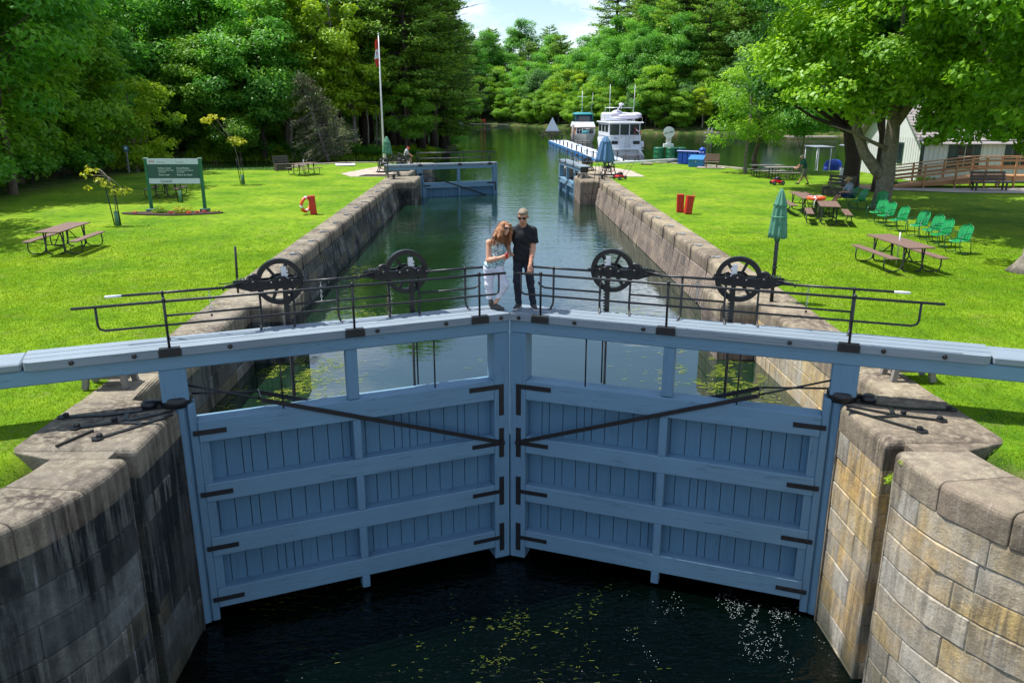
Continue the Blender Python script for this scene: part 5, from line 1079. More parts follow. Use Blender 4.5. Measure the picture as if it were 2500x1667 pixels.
# ================================================================ vegetation
def leafmesh(name,C,Nn,size,asp,rs,tint,curl=.25):
    """one folded quad per leaf or leaf cluster; C centres, Nn facing directions"""
    n=len(C); U=rs.normal(size=(n,3)); Nn=Nn/np.linalg.norm(Nn,axis=1,keepdims=True); U-=Nn*(U*Nn).sum(1,keepdims=True); U/=np.linalg.norm(U,axis=1,keepdims=True)+1e-9
    Wd=np.cross(Nn,U); s=(size*rs.uniform(.65,1.3,n))[:,None]
    a=C-U*s*.5; b=C+Wd*s*asp*.5-Nn*s*curl*.3; c=C+U*s*.5-Nn*s*curl*.4; d=C-Wd*s*asp*.5-Nn*s*curl*.3
    V=np.stack([a,b,c,d],1).reshape(-1,3); F=np.arange(4*n).reshape(-1,4); return npmesh(name,V,F,np.repeat(tint,4))
def crown(name,clumps,per,size,seed,asp=.5,flat=.45,up=1.0,outc=None,spread=.55):
    """clumps: list of (x,y,z,r). leaves are thickest at each clump's outer shell"""
    rs=np.random.RandomState(seed); Cs=[];Ns=[];Ts=[]
    cen=np.array(outc if outc is not None else np.mean([c[:3] for c in clumps],0))
    for (x,y,z,r) in clumps:
        n=max(6,int(per*(r**2))); d=rs.normal(size=(n,3)); d/=np.linalg.norm(d,axis=1,keepdims=True); rr=rs.uniform(spread,1.08,n)[:,None]**.6
        P=np.array([x,y,z])+d*rr*r*np.array([1,1,flat]); P+=rs.normal(size=(n,3))*.10*r
        o=P-cen; o/=np.linalg.norm(o,axis=1,keepdims=True)+1e-9
        N_=d*.6+o*.5+np.array([0,0,up])+rs.normal(size=(n,3))*.55
        t=rs.rand()*.5+rs.rand(n)*.5+.12*(d[:,2]); Cs.append(P);Ns.append(N_);Ts.append(t)
    return leafmesh(name,np.concatenate(Cs),np.concatenate(Ns),size,asp,rs,np.clip(np.concatenate(Ts),0,1))
def clumps_in(seed,n,c,rad,cr,hollow=.45,droop=0,low=None):
    r=random.Random(seed); o=[]
    while len(o)<n:
        u=Vector((r.gauss(0,1),r.gauss(0,1),r.gauss(0,1))).normalized()*(hollow+(1-hollow)*r.random()**.6)
        wob=1+.18*math.sin(3*math.atan2(u.y,u.x)+seed)+.14*math.sin(5*u.z+seed*2)
        p=(c[0]+u.x*rad[0]*wob,c[1]+u.y*rad[1]*wob,c[2]+u.z*rad[2]-droop*(u.x**2+u.y**2)); 
        if low is not None and p[2]<low: continue
        o.append((*p,cr*r.uniform(.6,1.35)))
    return o
def limbs(b,base,top,r0,clumps,n,seed,r1=.3):
    r=random.Random(seed); base=Vector(base); top=Vector(top); k=7; pts=[]
    for i in range(k+1):
        t=i/k; pts.append(base.lerp(top,t)+Vector((r.uniform(-1,1),r.uniform(-1,1),0))*r0*.8*(t>0))
    b.tube([base-Vector((0,0,.3))]+pts,[r0*1.5,r0*1.15]+[r0*(1-(1-r1)*i/k) for i in range(1,k+1)],9)
    for c in r.sample(clumps,min(n,len(clumps))):
        c=Vector(c[:3]); t=r.uniform(.3,.9); s=base.lerp(top,t); s=pts[min(k,int(t*k))]
        m=s.lerp(c,.5)+Vector((0,0,-.08*(c-s).length+.2)); rr=r0*.45*(1-t*.5); b.tube([s,m,c],[rr,rr*.55,rr*.15],5)
def dproto(name,m,bark,h,rad,n,cr,per,size,seed,th=.3,trunk=.25,asp=.5,flat=.5,low=None,label='',cat='tree',group=None,loc=(0,0,-500),limb=16,hollow=.45):
    T=thing(name,label,cat,loc,0,group); cz=h-rad[2]; cl=clumps_in(seed,n,(0,0,cz),rad,cr,hollow=hollow,low=low if low is not None else h*.22)
    b=MB(); limbs(b,(0,0,0),(0,0,h*.82),trunk,cl,limb,seed); b.build('trunk',bark,T)
    obj('crown',crown('crown',cl,per,size,seed,asp,flat,outc=(0,0,cz-1)),m,T); return T
def pproto(name,h,R0,seed,bare=.25,size=.55,per=26,group=None,label='',loc=(0,0,-500),trunk=.3,m=None,dens=1.0,conic=.75,top_open=.15):
    T=thing(name,label,'pine tree',loc,0,group); rs=np.random.RandomState(seed); r=random.Random(seed); b=MB()
    pts=[(r.uniform(-.1,.1)*(i>0),r.uniform(-.1,.1)*(i>0),h*i/8-.3*(i==0)) for i in range(9)]; b.tube(pts,[trunk*(1.25-.2*(i>0))*(1-.9*i/8)+.02 for i in range(9)],9)
    Cs=[];Ns=[];Ts=[]; z=h*bare
    while z<h*.985:
        t=(z-h*bare)/(h*(1-bare)); RR=R0*((1-t)**conic)*(.55+.45*math.sin(min(1,t*5+.35)*PI/2)); nb=r.randint(4,6); a0=r.random()*6
        for k in range(nb):
            a=a0+2*PI*k/nb+r.uniform(-.4,.4); L=RR*r.uniform(.6,1.25)+.25+.6*(1-t)*r.random()+.35*t; rise=.12+.30*t; tb=r.random()
            e=Vector((math.cos(a)*L,math.sin(a)*L,z+L*rise*(.6+.5*r.random())-.04*L*L*(1-t))); s=Vector((0,0,z)); mid=s.lerp(e,.55)-Vector((0,0,.05*L))
            if L>.8: b.tube([s,mid,e],[.05+.012*L,.03,.012],4,False)
            n=int(per*L*dens)
            f=rs.uniform(.28,1.05,n)**.8; side=rs.normal(size=n)*.20*L*(1.15-f*.5)*(.6+.6*f); dirx=np.array([math.cos(a),math.sin(a)]); perp=np.array([-dirx[1],dirx[0]])
            P=np.stack([dirx[0]*f*L+perp[0]*side,dirx[1]*f*L+perp[1]*side,s.z+(e.z-s.z)*f-.05*L*np.sin(f*3)+rs.normal(size=n)*.07*L**.5+.05],1)
            N_=np.stack([rs.normal(size=n)*.5+dirx[0]*.2,rs.normal(size=n)*.5+dirx[1]*.2,np.ones(n)],1); Cs.append(P);Ns.append(N_);Ts.append(np.clip(tb*.5+rs.rand(n)*.5,0,1))
        z+=h*.035*r.uniform(.7,1.3)*(1 if h>10 else 1.5)
    b.build('trunk',M_BARKD,T); obj('crown',leafmesh('crown',np.concatenate(Cs),np.concatenate(Ns),size,.34,rs,np.concatenate(Ts),.1),m or M_LF[3],T); return T
# ---- prototypes, each placed as the first tree of its kind
PT=dict()
PT['a']=dproto('forest_tree',M_LF[1],M_BARK,18,(4.6,4.6,7.2),70,1.55,120,.42,1,flat=.5)
PT['b']=dproto('forest_tree',M_LF[1],M_BARKD,15,(4.9,4.4,5.6),62,1.45,120,.40,2,flat=.42)
PT['c']=dproto('bright_tree',M_LF[2],M_BARKL,14,(3.6,3.6,5.6),60,1.15,150,.36,3,flat=.38)
PT['d']=dproto('maple_tree',M_LF[0],M_BARK,13,(4.6,4.6,4.9),64,1.35,130,.38,4,flat=.4)
PT['f']=dproto('forest_tree',M_LF[0],M_BARK,12,(4.6,4.6,5.8),80,1.35,120,.38,8,flat=.42,low=.4)
PT['e']=dproto('grey_green_tree',M_LF[4],M_BARK,14,(4.4,4.4,5.3),60,1.35,120,.38,5,flat=.5)
PT['p']=pproto('pine_tree',24,5.4,11,conic=.42,dens=1.3); PT['q']=pproto('pine_tree',20,4.2,12,bare=.12,conic=.5,dens=1.25); PT['r']=pproto('pine_tree',22,4.8,13,bare=.34,conic=.36,dens=1.3)
PT['s']=dproto('undergrowth_shrub',M_LF[1],M_BARKD,2.6,(1.7,1.5,1.2),22,.65,260,.26,6,low=.1,trunk=.06,limb=6,cat='shrub')
PT['t']=dproto('undergrowth_shrub',M_LF[2],M_BARKD,2.2,(1.5,1.3,1.0),20,.6,240,.24,7,low=.1,trunk=.05,limb=6,cat='shrub')
USED=set()
def place(k,x,y,s,label,group,rz=None,z=None,sz=1.0,cat=None):
    z=hz(x,y)-.1 if z is None else z; rz=rnd.random()*6.28 if rz is None else rz; src=PT[k]
    if k in USED: o=dup(src,(x,y,z),rz,label,group,(s,s,s*sz))
    else:
        USED.add(k); o=src; o.location=(x,y,z); o.rotation_euler=(0,0,rz); o.scale=(s,s,s*sz); o['label']=label; o['group']=group
    if cat: o['category']=cat
    return o
# left wood beyond the lawn and on the hillside behind the creek
G1='broadleaf trees of the left wood'; l1='tall dark green broadleaf tree in the wood behind the left lawn and creek'
for x,y,k,s in ((-25.6,43.5,'a',.9),(-28.2,42.5,'f',.85),(-29.5,46.5,'f',1.0),(-28.6,49.5,'a',1.05),(-29.5,52.5,'f',.95),(-29,56.5,'f',.95),(-32.5,59,'a',1.2),(-35,50,'b',1.2),(-31,38,'a',.9),(-38,57,'a',1.2),(-40,62,'a',1.15),(-48,55,'b',1.2)):
    place(k,x,y,s,'dense dark green tree crowding the left edge of the lawn','trees at the left lawn edge')
r=random.Random(5); n=0; spots=[]
for y0,x0,x1,st in ((92,-48,-24,3.8),(94.5,-52,-23,5.2),(98,-60,-26,5.4),(103,-68,-24,6),(113,-76,-24,6.5),(124,-86,-24,7.5),(138,-96,-26,8.5)):
    x=x0
    while x<x1: spots.append((x+r.uniform(-1.5,1.5),y0+r.uniform(-2.5,2.5))); x+=st
for x,y in spots:
    k='f' if y<95 and x<-23 and r.random()<.75 else r.choice('aababfde'); place(k,x,y,r.uniform(.95,1.3)*(.8 if k=='f' else 1),l1 if k in 'abf' else {'d':'mid green maple in the wood behind the left lawn and creek','e':'grey green tree in the wood behind the left lawn and creek'}[k],G1)
for x,y,s in ((-46,78,1.2),(-40,84,1.1),(-52,70,1.2),(-55,84,1.2),(-60,62,1.2),(-58,46,1.2)): place('a',x,y,s,'large tree at the far left behind the lawn-edge trees','trees at the left lawn edge')
place('c',-26.2,60.2,.72,'slender yellow green tree leaning out of the dark left wood over the lawn','bright trees of the left side')
place('c',-22.8,93,.95,'pale green tree at the creek bank just left of the dead spruce','bright trees of the left side'); place('c',-18.0,94.5,1.15,'tall bright yellow green tree right behind the dead spruce','bright trees of the left side',sz=1.25)
place('c',-15.8,94.6,1.05,'bright green tree between the dead spruce and the flagpole','bright trees of the left side'); place('c',-24.0,96.5,1.2,'bright yellow green tree at the left end of the creek bank group','bright trees of the left side',sz=1.2); place('c',-20.3,99,1.3,'tallest bright tree of the creek bank, behind the dead spruce','bright trees of the left side',sz=1.2)
place('d',-21,104,1.25,'tall maple behind the bright creek bank trees',G1); place('a',-14,112,1.1,'dark broadleaf tree behind the flagpole pines',G1)
# pine grove on the point
G2='pines of the grove on the point'
for i,(x,y,k,s) in enumerate(((-15.0,97.5,'r',.95),(-12.2,100,'p',1.0),(-10.2,96.8,'r',1.02),(-8.9,101,'p',1.05),(-7.6,106,'r',1.0),(-9.6,108,'p',1.05),(-12.4,107,'r',1.05),(-6.9,112,'q',1.0),(-9.8,117,'p',1.0),(-14.5,114,'r',1.0),(-16.5,105,'p',.95),(-6.8,119,'r',.85),(-18,119,'p',1.0),(-12.5,125,'q',1.0),(-19,128,'r',1.0))):
    o=place(k,x,y,s,'tall dark pine with a bare lower trunk in the grove on the point',G2)
    for c in o.children:
        if c.name.startswith('trunk'): c.scale=(1.5,1.5,1)
place('d',-9.9,94.2,.62,'small bright maple in front of the pine grove, right of the flagpole','bright trees of the left side',sz=1.1)
# dead spruce tipped over the creek
T=thing('dead_spruce','half-dead grey brown spruce leaning over the creek behind the picnic table','tree',(-17.6,87.2,-1.2)); T.rotation_euler=(R(6),R(-14),0)
r=random.Random(9); b=MB(); b.tube([(0,0,0),(0,0,5),(0,0,9.5)],[.20,.13,.03],8); b.build('trunk',M_TWIG,T); b=MB(); tips=[]
for k in range(120):
    z=.6+8.5*(k/120); a=r.random()*6.28; L=(4.3*(1-z/10.5)+.4)*r.uniform(.6,1.1); e=Vector((math.cos(a)*L,math.sin(a)*L,z-.18*L+r.uniform(-.2,.3))); s=Vector((0,0,z)); m=s.lerp(e,.5)+Vector((0,0,-.05*L)); b.tube([s,m,e],[.035,.022,.008],4,False)
    for j in range(7):
        q=s.lerp(e,r.uniform(.3,1)); w=Vector((r.uniform(-1,1),r.uniform(-1,1),r.uniform(-.7,.15)))*L*.2; b.tube([q,q+w],[.012,.004],3,False); tips.append((q+w*.8))
b.build('dead_branches',M_TWIG,T)
rs=np.random.RandomState(3); P=np.array([tuple(p) for p in tips for _ in range(9)]); P+=rs.normal(size=P.shape)*.18
obj('needle_remnants',leafmesh('needle_remnants',P,rs.normal(size=P.shape)+np.array([0,0,1]),.3,.3,rs,rs.rand(len(P))),mat_leaf('brown needles',[(.16,.13,.085),(.14,.17,.07),(.10,.17,.05)],(1,1,1),.15),T)
# slim grey trunks by the spruce
for i,(x,y,h) in enumerate(((-14.3,93.9,5),(-13.4,94.4,5.6),(-12.9,94.0,4.6))):
    b=MB(); b.tube([(x,y,-1.2),(x+.15,y,h*.5),(x-.1,y,h)],[.12,.08,.03],7); o=b.build('tree_stem',M_BARKL); tag(o,['slim pale tree stem just right of the dead spruce','middle one of three slim pale tree stems by the creek','slim pale tree stem nearest the flagpole'][i],'tree stem','slim stems by the creek')
# far shore woods: separate trees in rows up the slope
r=random.Random(17); G3='trees of the far wooded shore'
lab={'f':'low-skirted broadleaf tree at the far water edge','a':'dark broadleaf tree on the far wooded shore','b':'spreading broadleaf tree on the far wooded shore','c':'bright yellow green tree on the far wooded shore','d':'fresh green maple on the far wooded shore','e':'silvery green tree on the far wooded shore','p':'tall layered pine on the far wooded shore','q':'narrow pine on the far wooded shore','r':'tall open pine on the far wooded shore'}
shore=[(-34,190),(-28,230),(-14,246),(-5,266),(4,266),(12,250),(23,219),(35,188),(46,185),(62,184),(82,158),(100,130),(122,104)]
def along(pts,step,off):
    o=[]; 
    for (x0,y0),(x1,y1) in zip(pts,pts[1:]):
        L=math.hypot(x1-x0,y1-y0); n=max(1,round(L/step)); nx,ny=-(y1-y0)/L,(x1-x0)/L
        for k in range(n): t=(k+.5)/n; o.append((x0+(x1-x0)*t+nx*off,y0+(y1-y0)*t+ny*off))
    return o
cnt=0
for off,step,sc,mixk in ((1.6,4.6,.70,'fcfdfebfd'),(5.5,6.0,.95,'fdbcfaed'),(10.5,6.8,1.05,'fbadbeabf'),(17,7.6,1.12,'padbrapbab'),(26,9,1.2,'prabpda'),(37,11,1.25,'prapb'),(52,15,1.3,'pra')):
    for x,y in along(shore,step,off):
        if y<150 and off>25: continue
        k=r.choice(mixk); s=sc*r.uniform(.82,1.18)*(1.12 if k in 'pqr' else 1); cnt+=1
        place(k,x+r.uniform(-1.6,1.6),y+r.uniform(-1.6,1.6),s*(.74 if y<150 else (float(np.interp(x,[-30,-5,10,28,40],[.98,.93,.98,1.03,1.05])) if y>200 else 1)),lab[k],G3,sz=r.uniform(.9,1.15))
for x,y,k,s in ((-40,275,'p',1),(-30,272,'a',1.2),(-21,274,'d',1.25),(-13,275,'f',1.3),(-6,277,'a',1.15),(1,276,'d',1.2),(8,272,'b',1.15),(14,266,'a',1.1),(-34,290,'a',1.3),(-25,288,'p',1.0),(-17,290,'b',1.3),(-9,291,'p',.85),(-2,290,'a',1.3),(5,289,'b',1.25),(12,285,'p',.9),(20,276,'a',1.3),(-12,305,'a',1.4),(0,306,'p',.95),(10,303,'a',1.4),(20,298,'p',1.0),(-24,304,'a',1.4),(-40,300,'a',1.5)):
    place(k,x,y,s*(.96 if k!='p' else .96),lab[k],G3)
# more trees behind the right bay and the house
for x,y,s in ((44,63,.8),(50,70,.9),(58,60,.95),(38,70,.7),(66,84,1.0),(46,52,.9)): place('d',x,y,s,'green tree standing behind the white house','trees behind the house')
# creek bank ground cover and shrubs
r=random.Random(21)
for i in range(26):
    x=-33+i*1.0+r.uniform(-.4,.4); y=np.interp(x,[-33,-21,-15.7,-10.5,-7.5],[90.5,91.5,92,94,99])+r.uniform(.2,2.5); place('t' if i%2 else 's',float(x),float(y),r.uniform(.35,.75),'low green shrub on the creek bank below the pine point' if i%2 else 'low dark shrub on the creek bank below the pine point','shrubs on the creek bank')
for x,y,s in ((-23.8,33,1.2),(-25.2,35.2,1.3),(-24.6,38,1.1),(-26.5,41.5,1.2),(-27.6,45,1.1),(-22.5,30.5,1.0),(-27.8,49.5,1.0),(-28,53.5,1.0),(-27.5,56.5,.9)): place('s',x,y,s,'dark bushy undergrowth at the left edge of the lawn','undergrowth at the left lawn edge')
for x,y,s in ((-5.8,125,.9),(-6.4,121,.7),(-7.0,101,.5)): place('s',x,y,s,'dark shrub overhanging the water at the pine point','shrubs on the creek bank')
# ---- big maple of the right lawn
T=thing('maple_tree','big forked maple shading the row of green chairs on the right lawn','maple tree',(17.7,36.2,0))
J=Vector((0,0,1.45)); b=MB()
b.tube([(-.1,0,-.3),(-.05,0,0),(-.05,0,.35),(0,0,.9),(0,0,1.5),(.02,0,2.1),(.06,0,2.9),(.03,0,3.8),(.0,0,4.9)],[.62,.48,.40,.37,.39,.33,.31,.28,.25],12)
for P,rr in (([(0,0,1.35),(-.5,0,1.75),(-1.1,0,2.45),(-1.55,0,3.4),(-1.75,0,4.2),(-2.1,.2,6),(-2.4,.3,8)],[.3,.27,.24,.22,.19,.15,.05]),([(0,0,2.5),(-.4,-.2,2.75),(-1.1,-.4,3.0),(-1.9,-.6,3.35),(-3.2,-1,3.7)],[.12,.10,.08,.06,.02]),
    ([(.0,0,4.6),(-.35,0,5.1),(-.9,-.3,5.9),(-1.6,-.6,7.4)],[.2,.16,.12,.04]),([(0.03,0,3.6),(.6,-.1,4.6),(1.0,-.1,5.4),(1.4,-.2,6.1),(2.4,-.5,7.2),(3.4,-1,8.6)],[.24,.23,.21,.17,.1,.03]),([(1.3,-.2,6.0),(2.1,-.3,6.1),(3.6,-.5,6.6),(5,-1,6.9)],[.12,.1,.07,.02]),([(0,0,4.8),(.2,.5,6.5),(.3,1,9)],[.24,.16,.04]),([(1,0,5.3),(2.5,-1.5,5.4),(4.2,-2.4,4.9),(5.6,-3,4.2)],[.1,.07,.05,.02]),([(-1.7,0,4.2),(-2.7,-.8,5.0),(-4,-1.6,5.3)],[.1,.07,.02])): b.tube(P,rr,8)
b.build('trunk',M_BARKL,T)
cl=clumps_in(31,120,(.3,.2,8.6),(5.6,5.6,4.6),1.15,hollow=.5,low=5.2)+clumps_in(32,26,(-3.0,-1.2,5.3),(2.6,1.8,1.3),.75,hollow=.2)+clumps_in(33,50,(3.0,-2.6,4.5),(3.0,1.5,1.6),.72,hollow=.2,droop=0)+clumps_in(36,34,(2.6,-2.4,5.1),(2.7,1.2,1.3),.7,hollow=.1)+clumps_in(37,16,(.9,-1.9,3.8),(1.1,.8,.8),.5,hollow=.1)+clumps_in(38,34,(4.3,-2.5,4.0),(2.4,1.2,1.0),.6,hollow=.1)+clumps_in(34,14,(5.4,-3.2,3.2),(1.6,1.0,1.0),.5,hollow=.1)+clumps_in(35,18,(1.0,-3.2,6.8),(3.2,1.2,1.6),.85,hollow=.1)
obj('crown',crown('crown',cl,300,.235,31,.62,.42,outc=(0,0,6)),M_LF[0],T)
# tree with the straight dark trunk
T=thing('dark_trunk_tree','tall tree with a straight nearly black trunk behind the seated man','tree',(20.3,45.6,0)); cl=clumps_in(41,95,(-1.6,0,9.4),(5.2,5,4.6),1.2,hollow=.45,low=4.6)+clumps_in(42,20,(-4.3,-.5,5.6),(2.0,1.5,1.2),.8,hollow=.2)
b=MB(); limbs(b,(0,0,0),(-.3,0,11),.44,cl,26,4,.4); b.build('trunk',M_BARKD,T); obj('crown',crown('crown',cl,190,.30,41,.36,.5,outc=(-1.5,0,7)),mat_leaf('dark glossy leaves',[(.018,.075,.010),(.034,.125,.014),(.06,.19,.02)],(1.7,1.8,1),.3),T)
T=thing('slim_dark_tree','slim dark trunk just left of the big maple','tree',(20.9,43.8,0)); cl=clumps_in(43,30,(1,1,9),(3,3,2.6),1.1); b=MB(); limbs(b,(0,0,0),(.3,.2,9),.20,cl,10,5,.4); b.build('trunk',M_BARKD,T); obj('crown',crown('crown',cl,170,.30,43,.5,.5),M_LF[1],T)
# small round trees by the water
for (x,y,h,rad,seed,lb,m) in ((17.6,56.4,8.2,(3.1,3.0,3.4),51,'small round tree by the water left of the mower man',M_LF[0]),(21.5,56.6,5.2,(2.0,2.0,1.3),52,'little dark green tree in front of the pontoon boat',M_LF[1]),(14.2,62.0,0,(0,0,0),0,'',None)):
    if not h: continue
    T=thing('lawn_tree',lb,'tree',(x,y,0),0); cl=clumps_in(seed,46,(0,0,h-rad[2]),rad,.75,hollow=.45,low=2.0); b=MB(); limbs(b,(0,0,0),(0,0,h*.8),.11,cl,12,seed); b.build('trunk',M_BARKL,T); obj('crown',crown('crown',cl,260,.26,seed,.4,.5),m,T)
place('q',16.2,120,.0001,'x','x') if False else None
T=thing('lawn_tree','leafy ash-like tree drooping over the water right of the recycling bins','tree',(19.5,60.2,-.3)); cl=clumps_in(55,50,(.3,0,6.2),(3.8,3.2,3.6),.95,hollow=.4,low=2.4); b=MB(); limbs(b,(0,0,0),(0,0,7.5),.2,cl,14,55); b.build('trunk',M_BARK,T); obj('crown',crown('crown',cl,200,.28,55,.36,.5),M_LF[4],T)
# tree at the right edge: trunk base in frame, crown overhead
T=thing('shade_tree','thick maple trunk at the right edge of the lawn with its crown overhead','maple tree',(15.25,21.9,0)); b=MB(); b.tube([(-.25,0,-.2),(-.12,0,.08),(.0,0,.4),(.1,0,1.5),(.5,.2,4),(1.0,.3,8)],[.5,.38,.31,.28,.23,.1],12)
for a in range(6): b.tube([(.0,0,.35),(.35*math.cos(a),.35*math.sin(a),.12),(.6*math.cos(a),.6*math.sin(a),-.05)],[.16,.10,.03],6)
b.build('trunk',M_BARKL,T); cl=clumps_in(61,80,(1.6,.6,9.2),(4.6,4.8,3.4),1.15,hollow=.4)+clumps_in(62,16,(2.0,5.6,5.2),(2.0,1.6,1.5),.7,hollow=.15)+clumps_in(63,10,(2.7,7.2,3.9),(1.2,1,1.0),.5,hollow=.1)
obj('crown',crown('crown',cl,260,.235,61,.62,.45),M_LF[0],T)
T=thing('shade_tree','second maple standing beyond the right edge, casting shade behind the chairs','maple tree',(20.8,29.8,0)); cl=clumps_in(65,90,(-2.6,.6,9.4),(5.2,5.2,3.2),1.25,hollow=.4); b=MB(); limbs(b,(0,0,0),(0,0,9),.34,cl,14,65); b.build('trunk',M_BARKL,T); obj('crown',crown('crown',cl,170,.28,65,.55,.5),M_LF[0],T)
T=thing('shade_tree','tree beyond the left edge of the picture shading the lawn','tree',(-24.6,29.5,0)); cl=clumps_in(66,75,(0,0,8.6),(4.2,4.2,3.6),1.2,hollow=.4); b=MB(); limbs(b,(0,0,0),(0,0,9),.34,cl,14,66); b.build('trunk',M_BARK,T); obj('crown',crown('crown',cl,170,.28,66,.5,.5),M_LF[1],T)
# staked saplings
def sapling(label,x,y,stakes,stem,cl,size=.16,per=420,cage=False):
    T=thing('staked_sapling',label,'sapling',(x,y,0),0,'staked saplings'); b=MB(); b.tube(stem,[.018]*len(stem),6)
    for c in cl: b.tube([stem[-2],Vector(c[:3])],[.012,.005],4)
    b.build('trunk',M_BARKL,T)
    for s in stakes: q=MB(); q.tube([(s[0],s[1],0),(s[0]+s[2],s[1],s[3])],.022,6); q.build('stake',M_IRON,T)
    if cage: q=MB(); q.lathe([(.09,0),(.09,.55)],(0,0,0),10); q.build('trunk_guard',mat('translucent green mesh guard',(.10,.24,.14),.7),T)
    obj('crown',crown('crown',cl,per,size,int(abs(x)*10),.6,.45),M_LF[5],T)
sapling('staked sapling with yellow leaves left of the parks sign, nearer the picnic table',-14.75,31.6,[(-.12,0,-.16,1.5),(.12,0,-.08,1.5)],[(0,0,0),(0,0,1.3),(-.15,0,1.9),(-.45,.1,2.15)],[(-.75,.1,2.15,.26),(-.95,0,1.95,.22),(-.45,0,1.75,.24),(-.2,0,1.55,.26),(.15,0,1.35,.26),(.45,.1,1.35,.24),(-.95,0,1.45,.15),(.0,0,1.2,.2)],cage=True)
sapling('staked sapling directly behind the parks sign, only its stakes showing below',-15.2,39.4,[(-.12,0,-.25,2.0),(.1,0,-.1,2.0)],[(0,0,0),(0,0,1.2),(0,0,1.6)],[(0,0,1.6,.2)],cage=True)
sapling('staked young tree with two tufts of pale leaves in the middle of the left lawn',-15.0,48.7,[(-.12,0,-.15,1.5),(.12,0,-.08,1.5)],[(0,0,0),(-.15,0,1.4),(-.3,0,2.4),(-1.2,0,3.8)],[(-.25,0,2.55,.45),(.1,0,2.45,.4),(-1.75,0,3.7,.38),(-1.35,0,3.9,.3),(-.8,0,3.75,.15)],.2,cage=True)
# sign bed shrubs and flowers, hosta by the ramp
def smallshrub(label,x,y,r_,h,m,sz=.07,per=2600,name='small_shrub',cat='shrub'):
    T=thing(name,label,cat,(x,y,0),0,'small garden shrubs'); cl=clumps_in(int(abs(x)*13),12,(0,0,h*.5),(r_,r_,h*.45),r_*.5,hollow=.3)
    obj('foliage',crown('foliage',cl,per,sz,3,.5,.7),m,T); b=MB(); 
    for k in range(5): a=k*1.3; b.tube([(0,0,0),(r_*.5*math.cos(a),r_*.5*math.sin(a),h*.6)],[.012,.004],4)
    b.build('stem',M_BARK,T)
smallshrub('low green shrub between the sign posts, the duller of two',-14.45,35.15,.26,.34,M_LF[2]); smallshrub('yellow flowering shrub in the sign bed, nearer the right post',-13.55,35.0,.3,.40,M_LF[5])
smallshrub('green hosta clump between the ramp and the house corner',25.2,46.9,.7,.5,M_LF[0],.16,700); smallshrub('pale variegated plant beside the lower end of the cedar ramp',23.0,46.6,.4,.45,M_LF[4],.12,900)
for i,(x,y) in enumerate(((-15.6,35.1),(-14.0,34.9),(-12.65,35.25),(-12.9,35.1),(-13.2,34.85),(-12.3,35.3),(-12.1,35.35))):
    T=thing('flower_clump',['red flowers at the left end of the sign bed','small red flowers between the two bed shrubs','bright red flowers right of the right sign post','red flower clump touching the right sign post','orange flowers below the yellow shrub','pale yellow flowers near the right end of the bed','pale flowers at the very right end of the bed'][i],'flowers',(x,y,.02),0,'flowers of the sign bed'); cl=[(0,0,.07,.09),(.08,.03,.06,.07)]
    rs=np.random.RandomState(i); me=crown('bloom',cl,9000,.035,i,.8,.6); obj('bloom',me,M_RED if i<4 else (M_ORANGE if i==4 else M_LF[5]),T)
for i,(x,y,z) in enumerate(((5.52,9.95,-.48),(5.55,9.75,-.12),(5.6,9.9,-1.05))):
    T=thing('wall_weed',['bright green weed sprouting from the groove of the right lock wall','tiny weed at the top of the groove in the right wall','thin weed lower down in the right wall groove'][i],'weed',(x,y,z),0,'weeds in the lock wall'); cl=[(0,0,0,[.10,.05,.05][i]),(-.06,-.05,.02,.06)]; obj('foliage',crown('foliage',cl,9000,.06,i+5,.35,.8),M_LF[2],T); b=MB(); b.tube([(0.05,0.05,-.05),(0,0,.03)],.005,4); b.build('stem',M_BARK,T)
# ---------------------------------------------------------------- grass blades on the nearer lawns
rs=np.random.RandomState(77)
def blades(name,x0,x1,y0,y1,n,label,side):
    Y=y0+(y1-y0)*rs.rand(n)**1.35; X=x0+(x1-x0)*rs.rand(n)
    edge=np.interp(Y,[5,8.2,8.9,9.86,9.9,12.7,15.5,18.4,20.1,50],[8.0,6.75,6.15,5.95,6.62,6.60,6.66,6.78,6.83,7.04])
    if side<0: k=(X<-edge+.05)
    else: k=(X>2*XC+edge-.05)
    Z=height(X,Y)[0]; k&=(Z>-.2)&(rs.rand(n)>smooth(17,34,Y))
    for (cx,cy,r_) in ((-14.05,35.2,2.2),): k&=((X-cx)**2+((Y-cy)*3)**2>r_**2)
    X,Y,Z=X[k],Y[k],Z[k]; n=len(X); nz=hnoise(X,Y,1.1,9)*.5+hnoise(X,Y,5,10)*.5; h=(.016+.016*rs.rand(n)+.012*nz)*(1+.02*(Y-8)); w=(.005+.004*rs.rand(n))*(1+.05*(Y-8)); a=rs.rand(n)*6.28; ca,sa=np.cos(a),np.sin(a); lx,ly=rs.normal(size=n)*.6*h,rs.normal(size=n)*.6*h
    V=np.stack([np.stack([X-ca*w,Y-sa*w,Z-.005],1),np.stack([X+ca*w,Y+sa*w,Z-.005],1),np.stack([X+lx,Y+ly,Z+h],1)],1).reshape(-1,3)
    o=obj(name,npmesh(name,V,np.arange(3*n).reshape(-1,3),np.repeat(np.clip(.45+.5*nz+rs.normal(size=n)*.22,0,1),3)),M_BLADE); tag(o,label,'grass',kind='stuff')
blades('grass',-17,-5.7,7,34,260000,'short mown grass blades on the left lawn',-1); blades('grass',6.1,17.5,7,34,260000,'short mown grass blades on the right lawn',1)
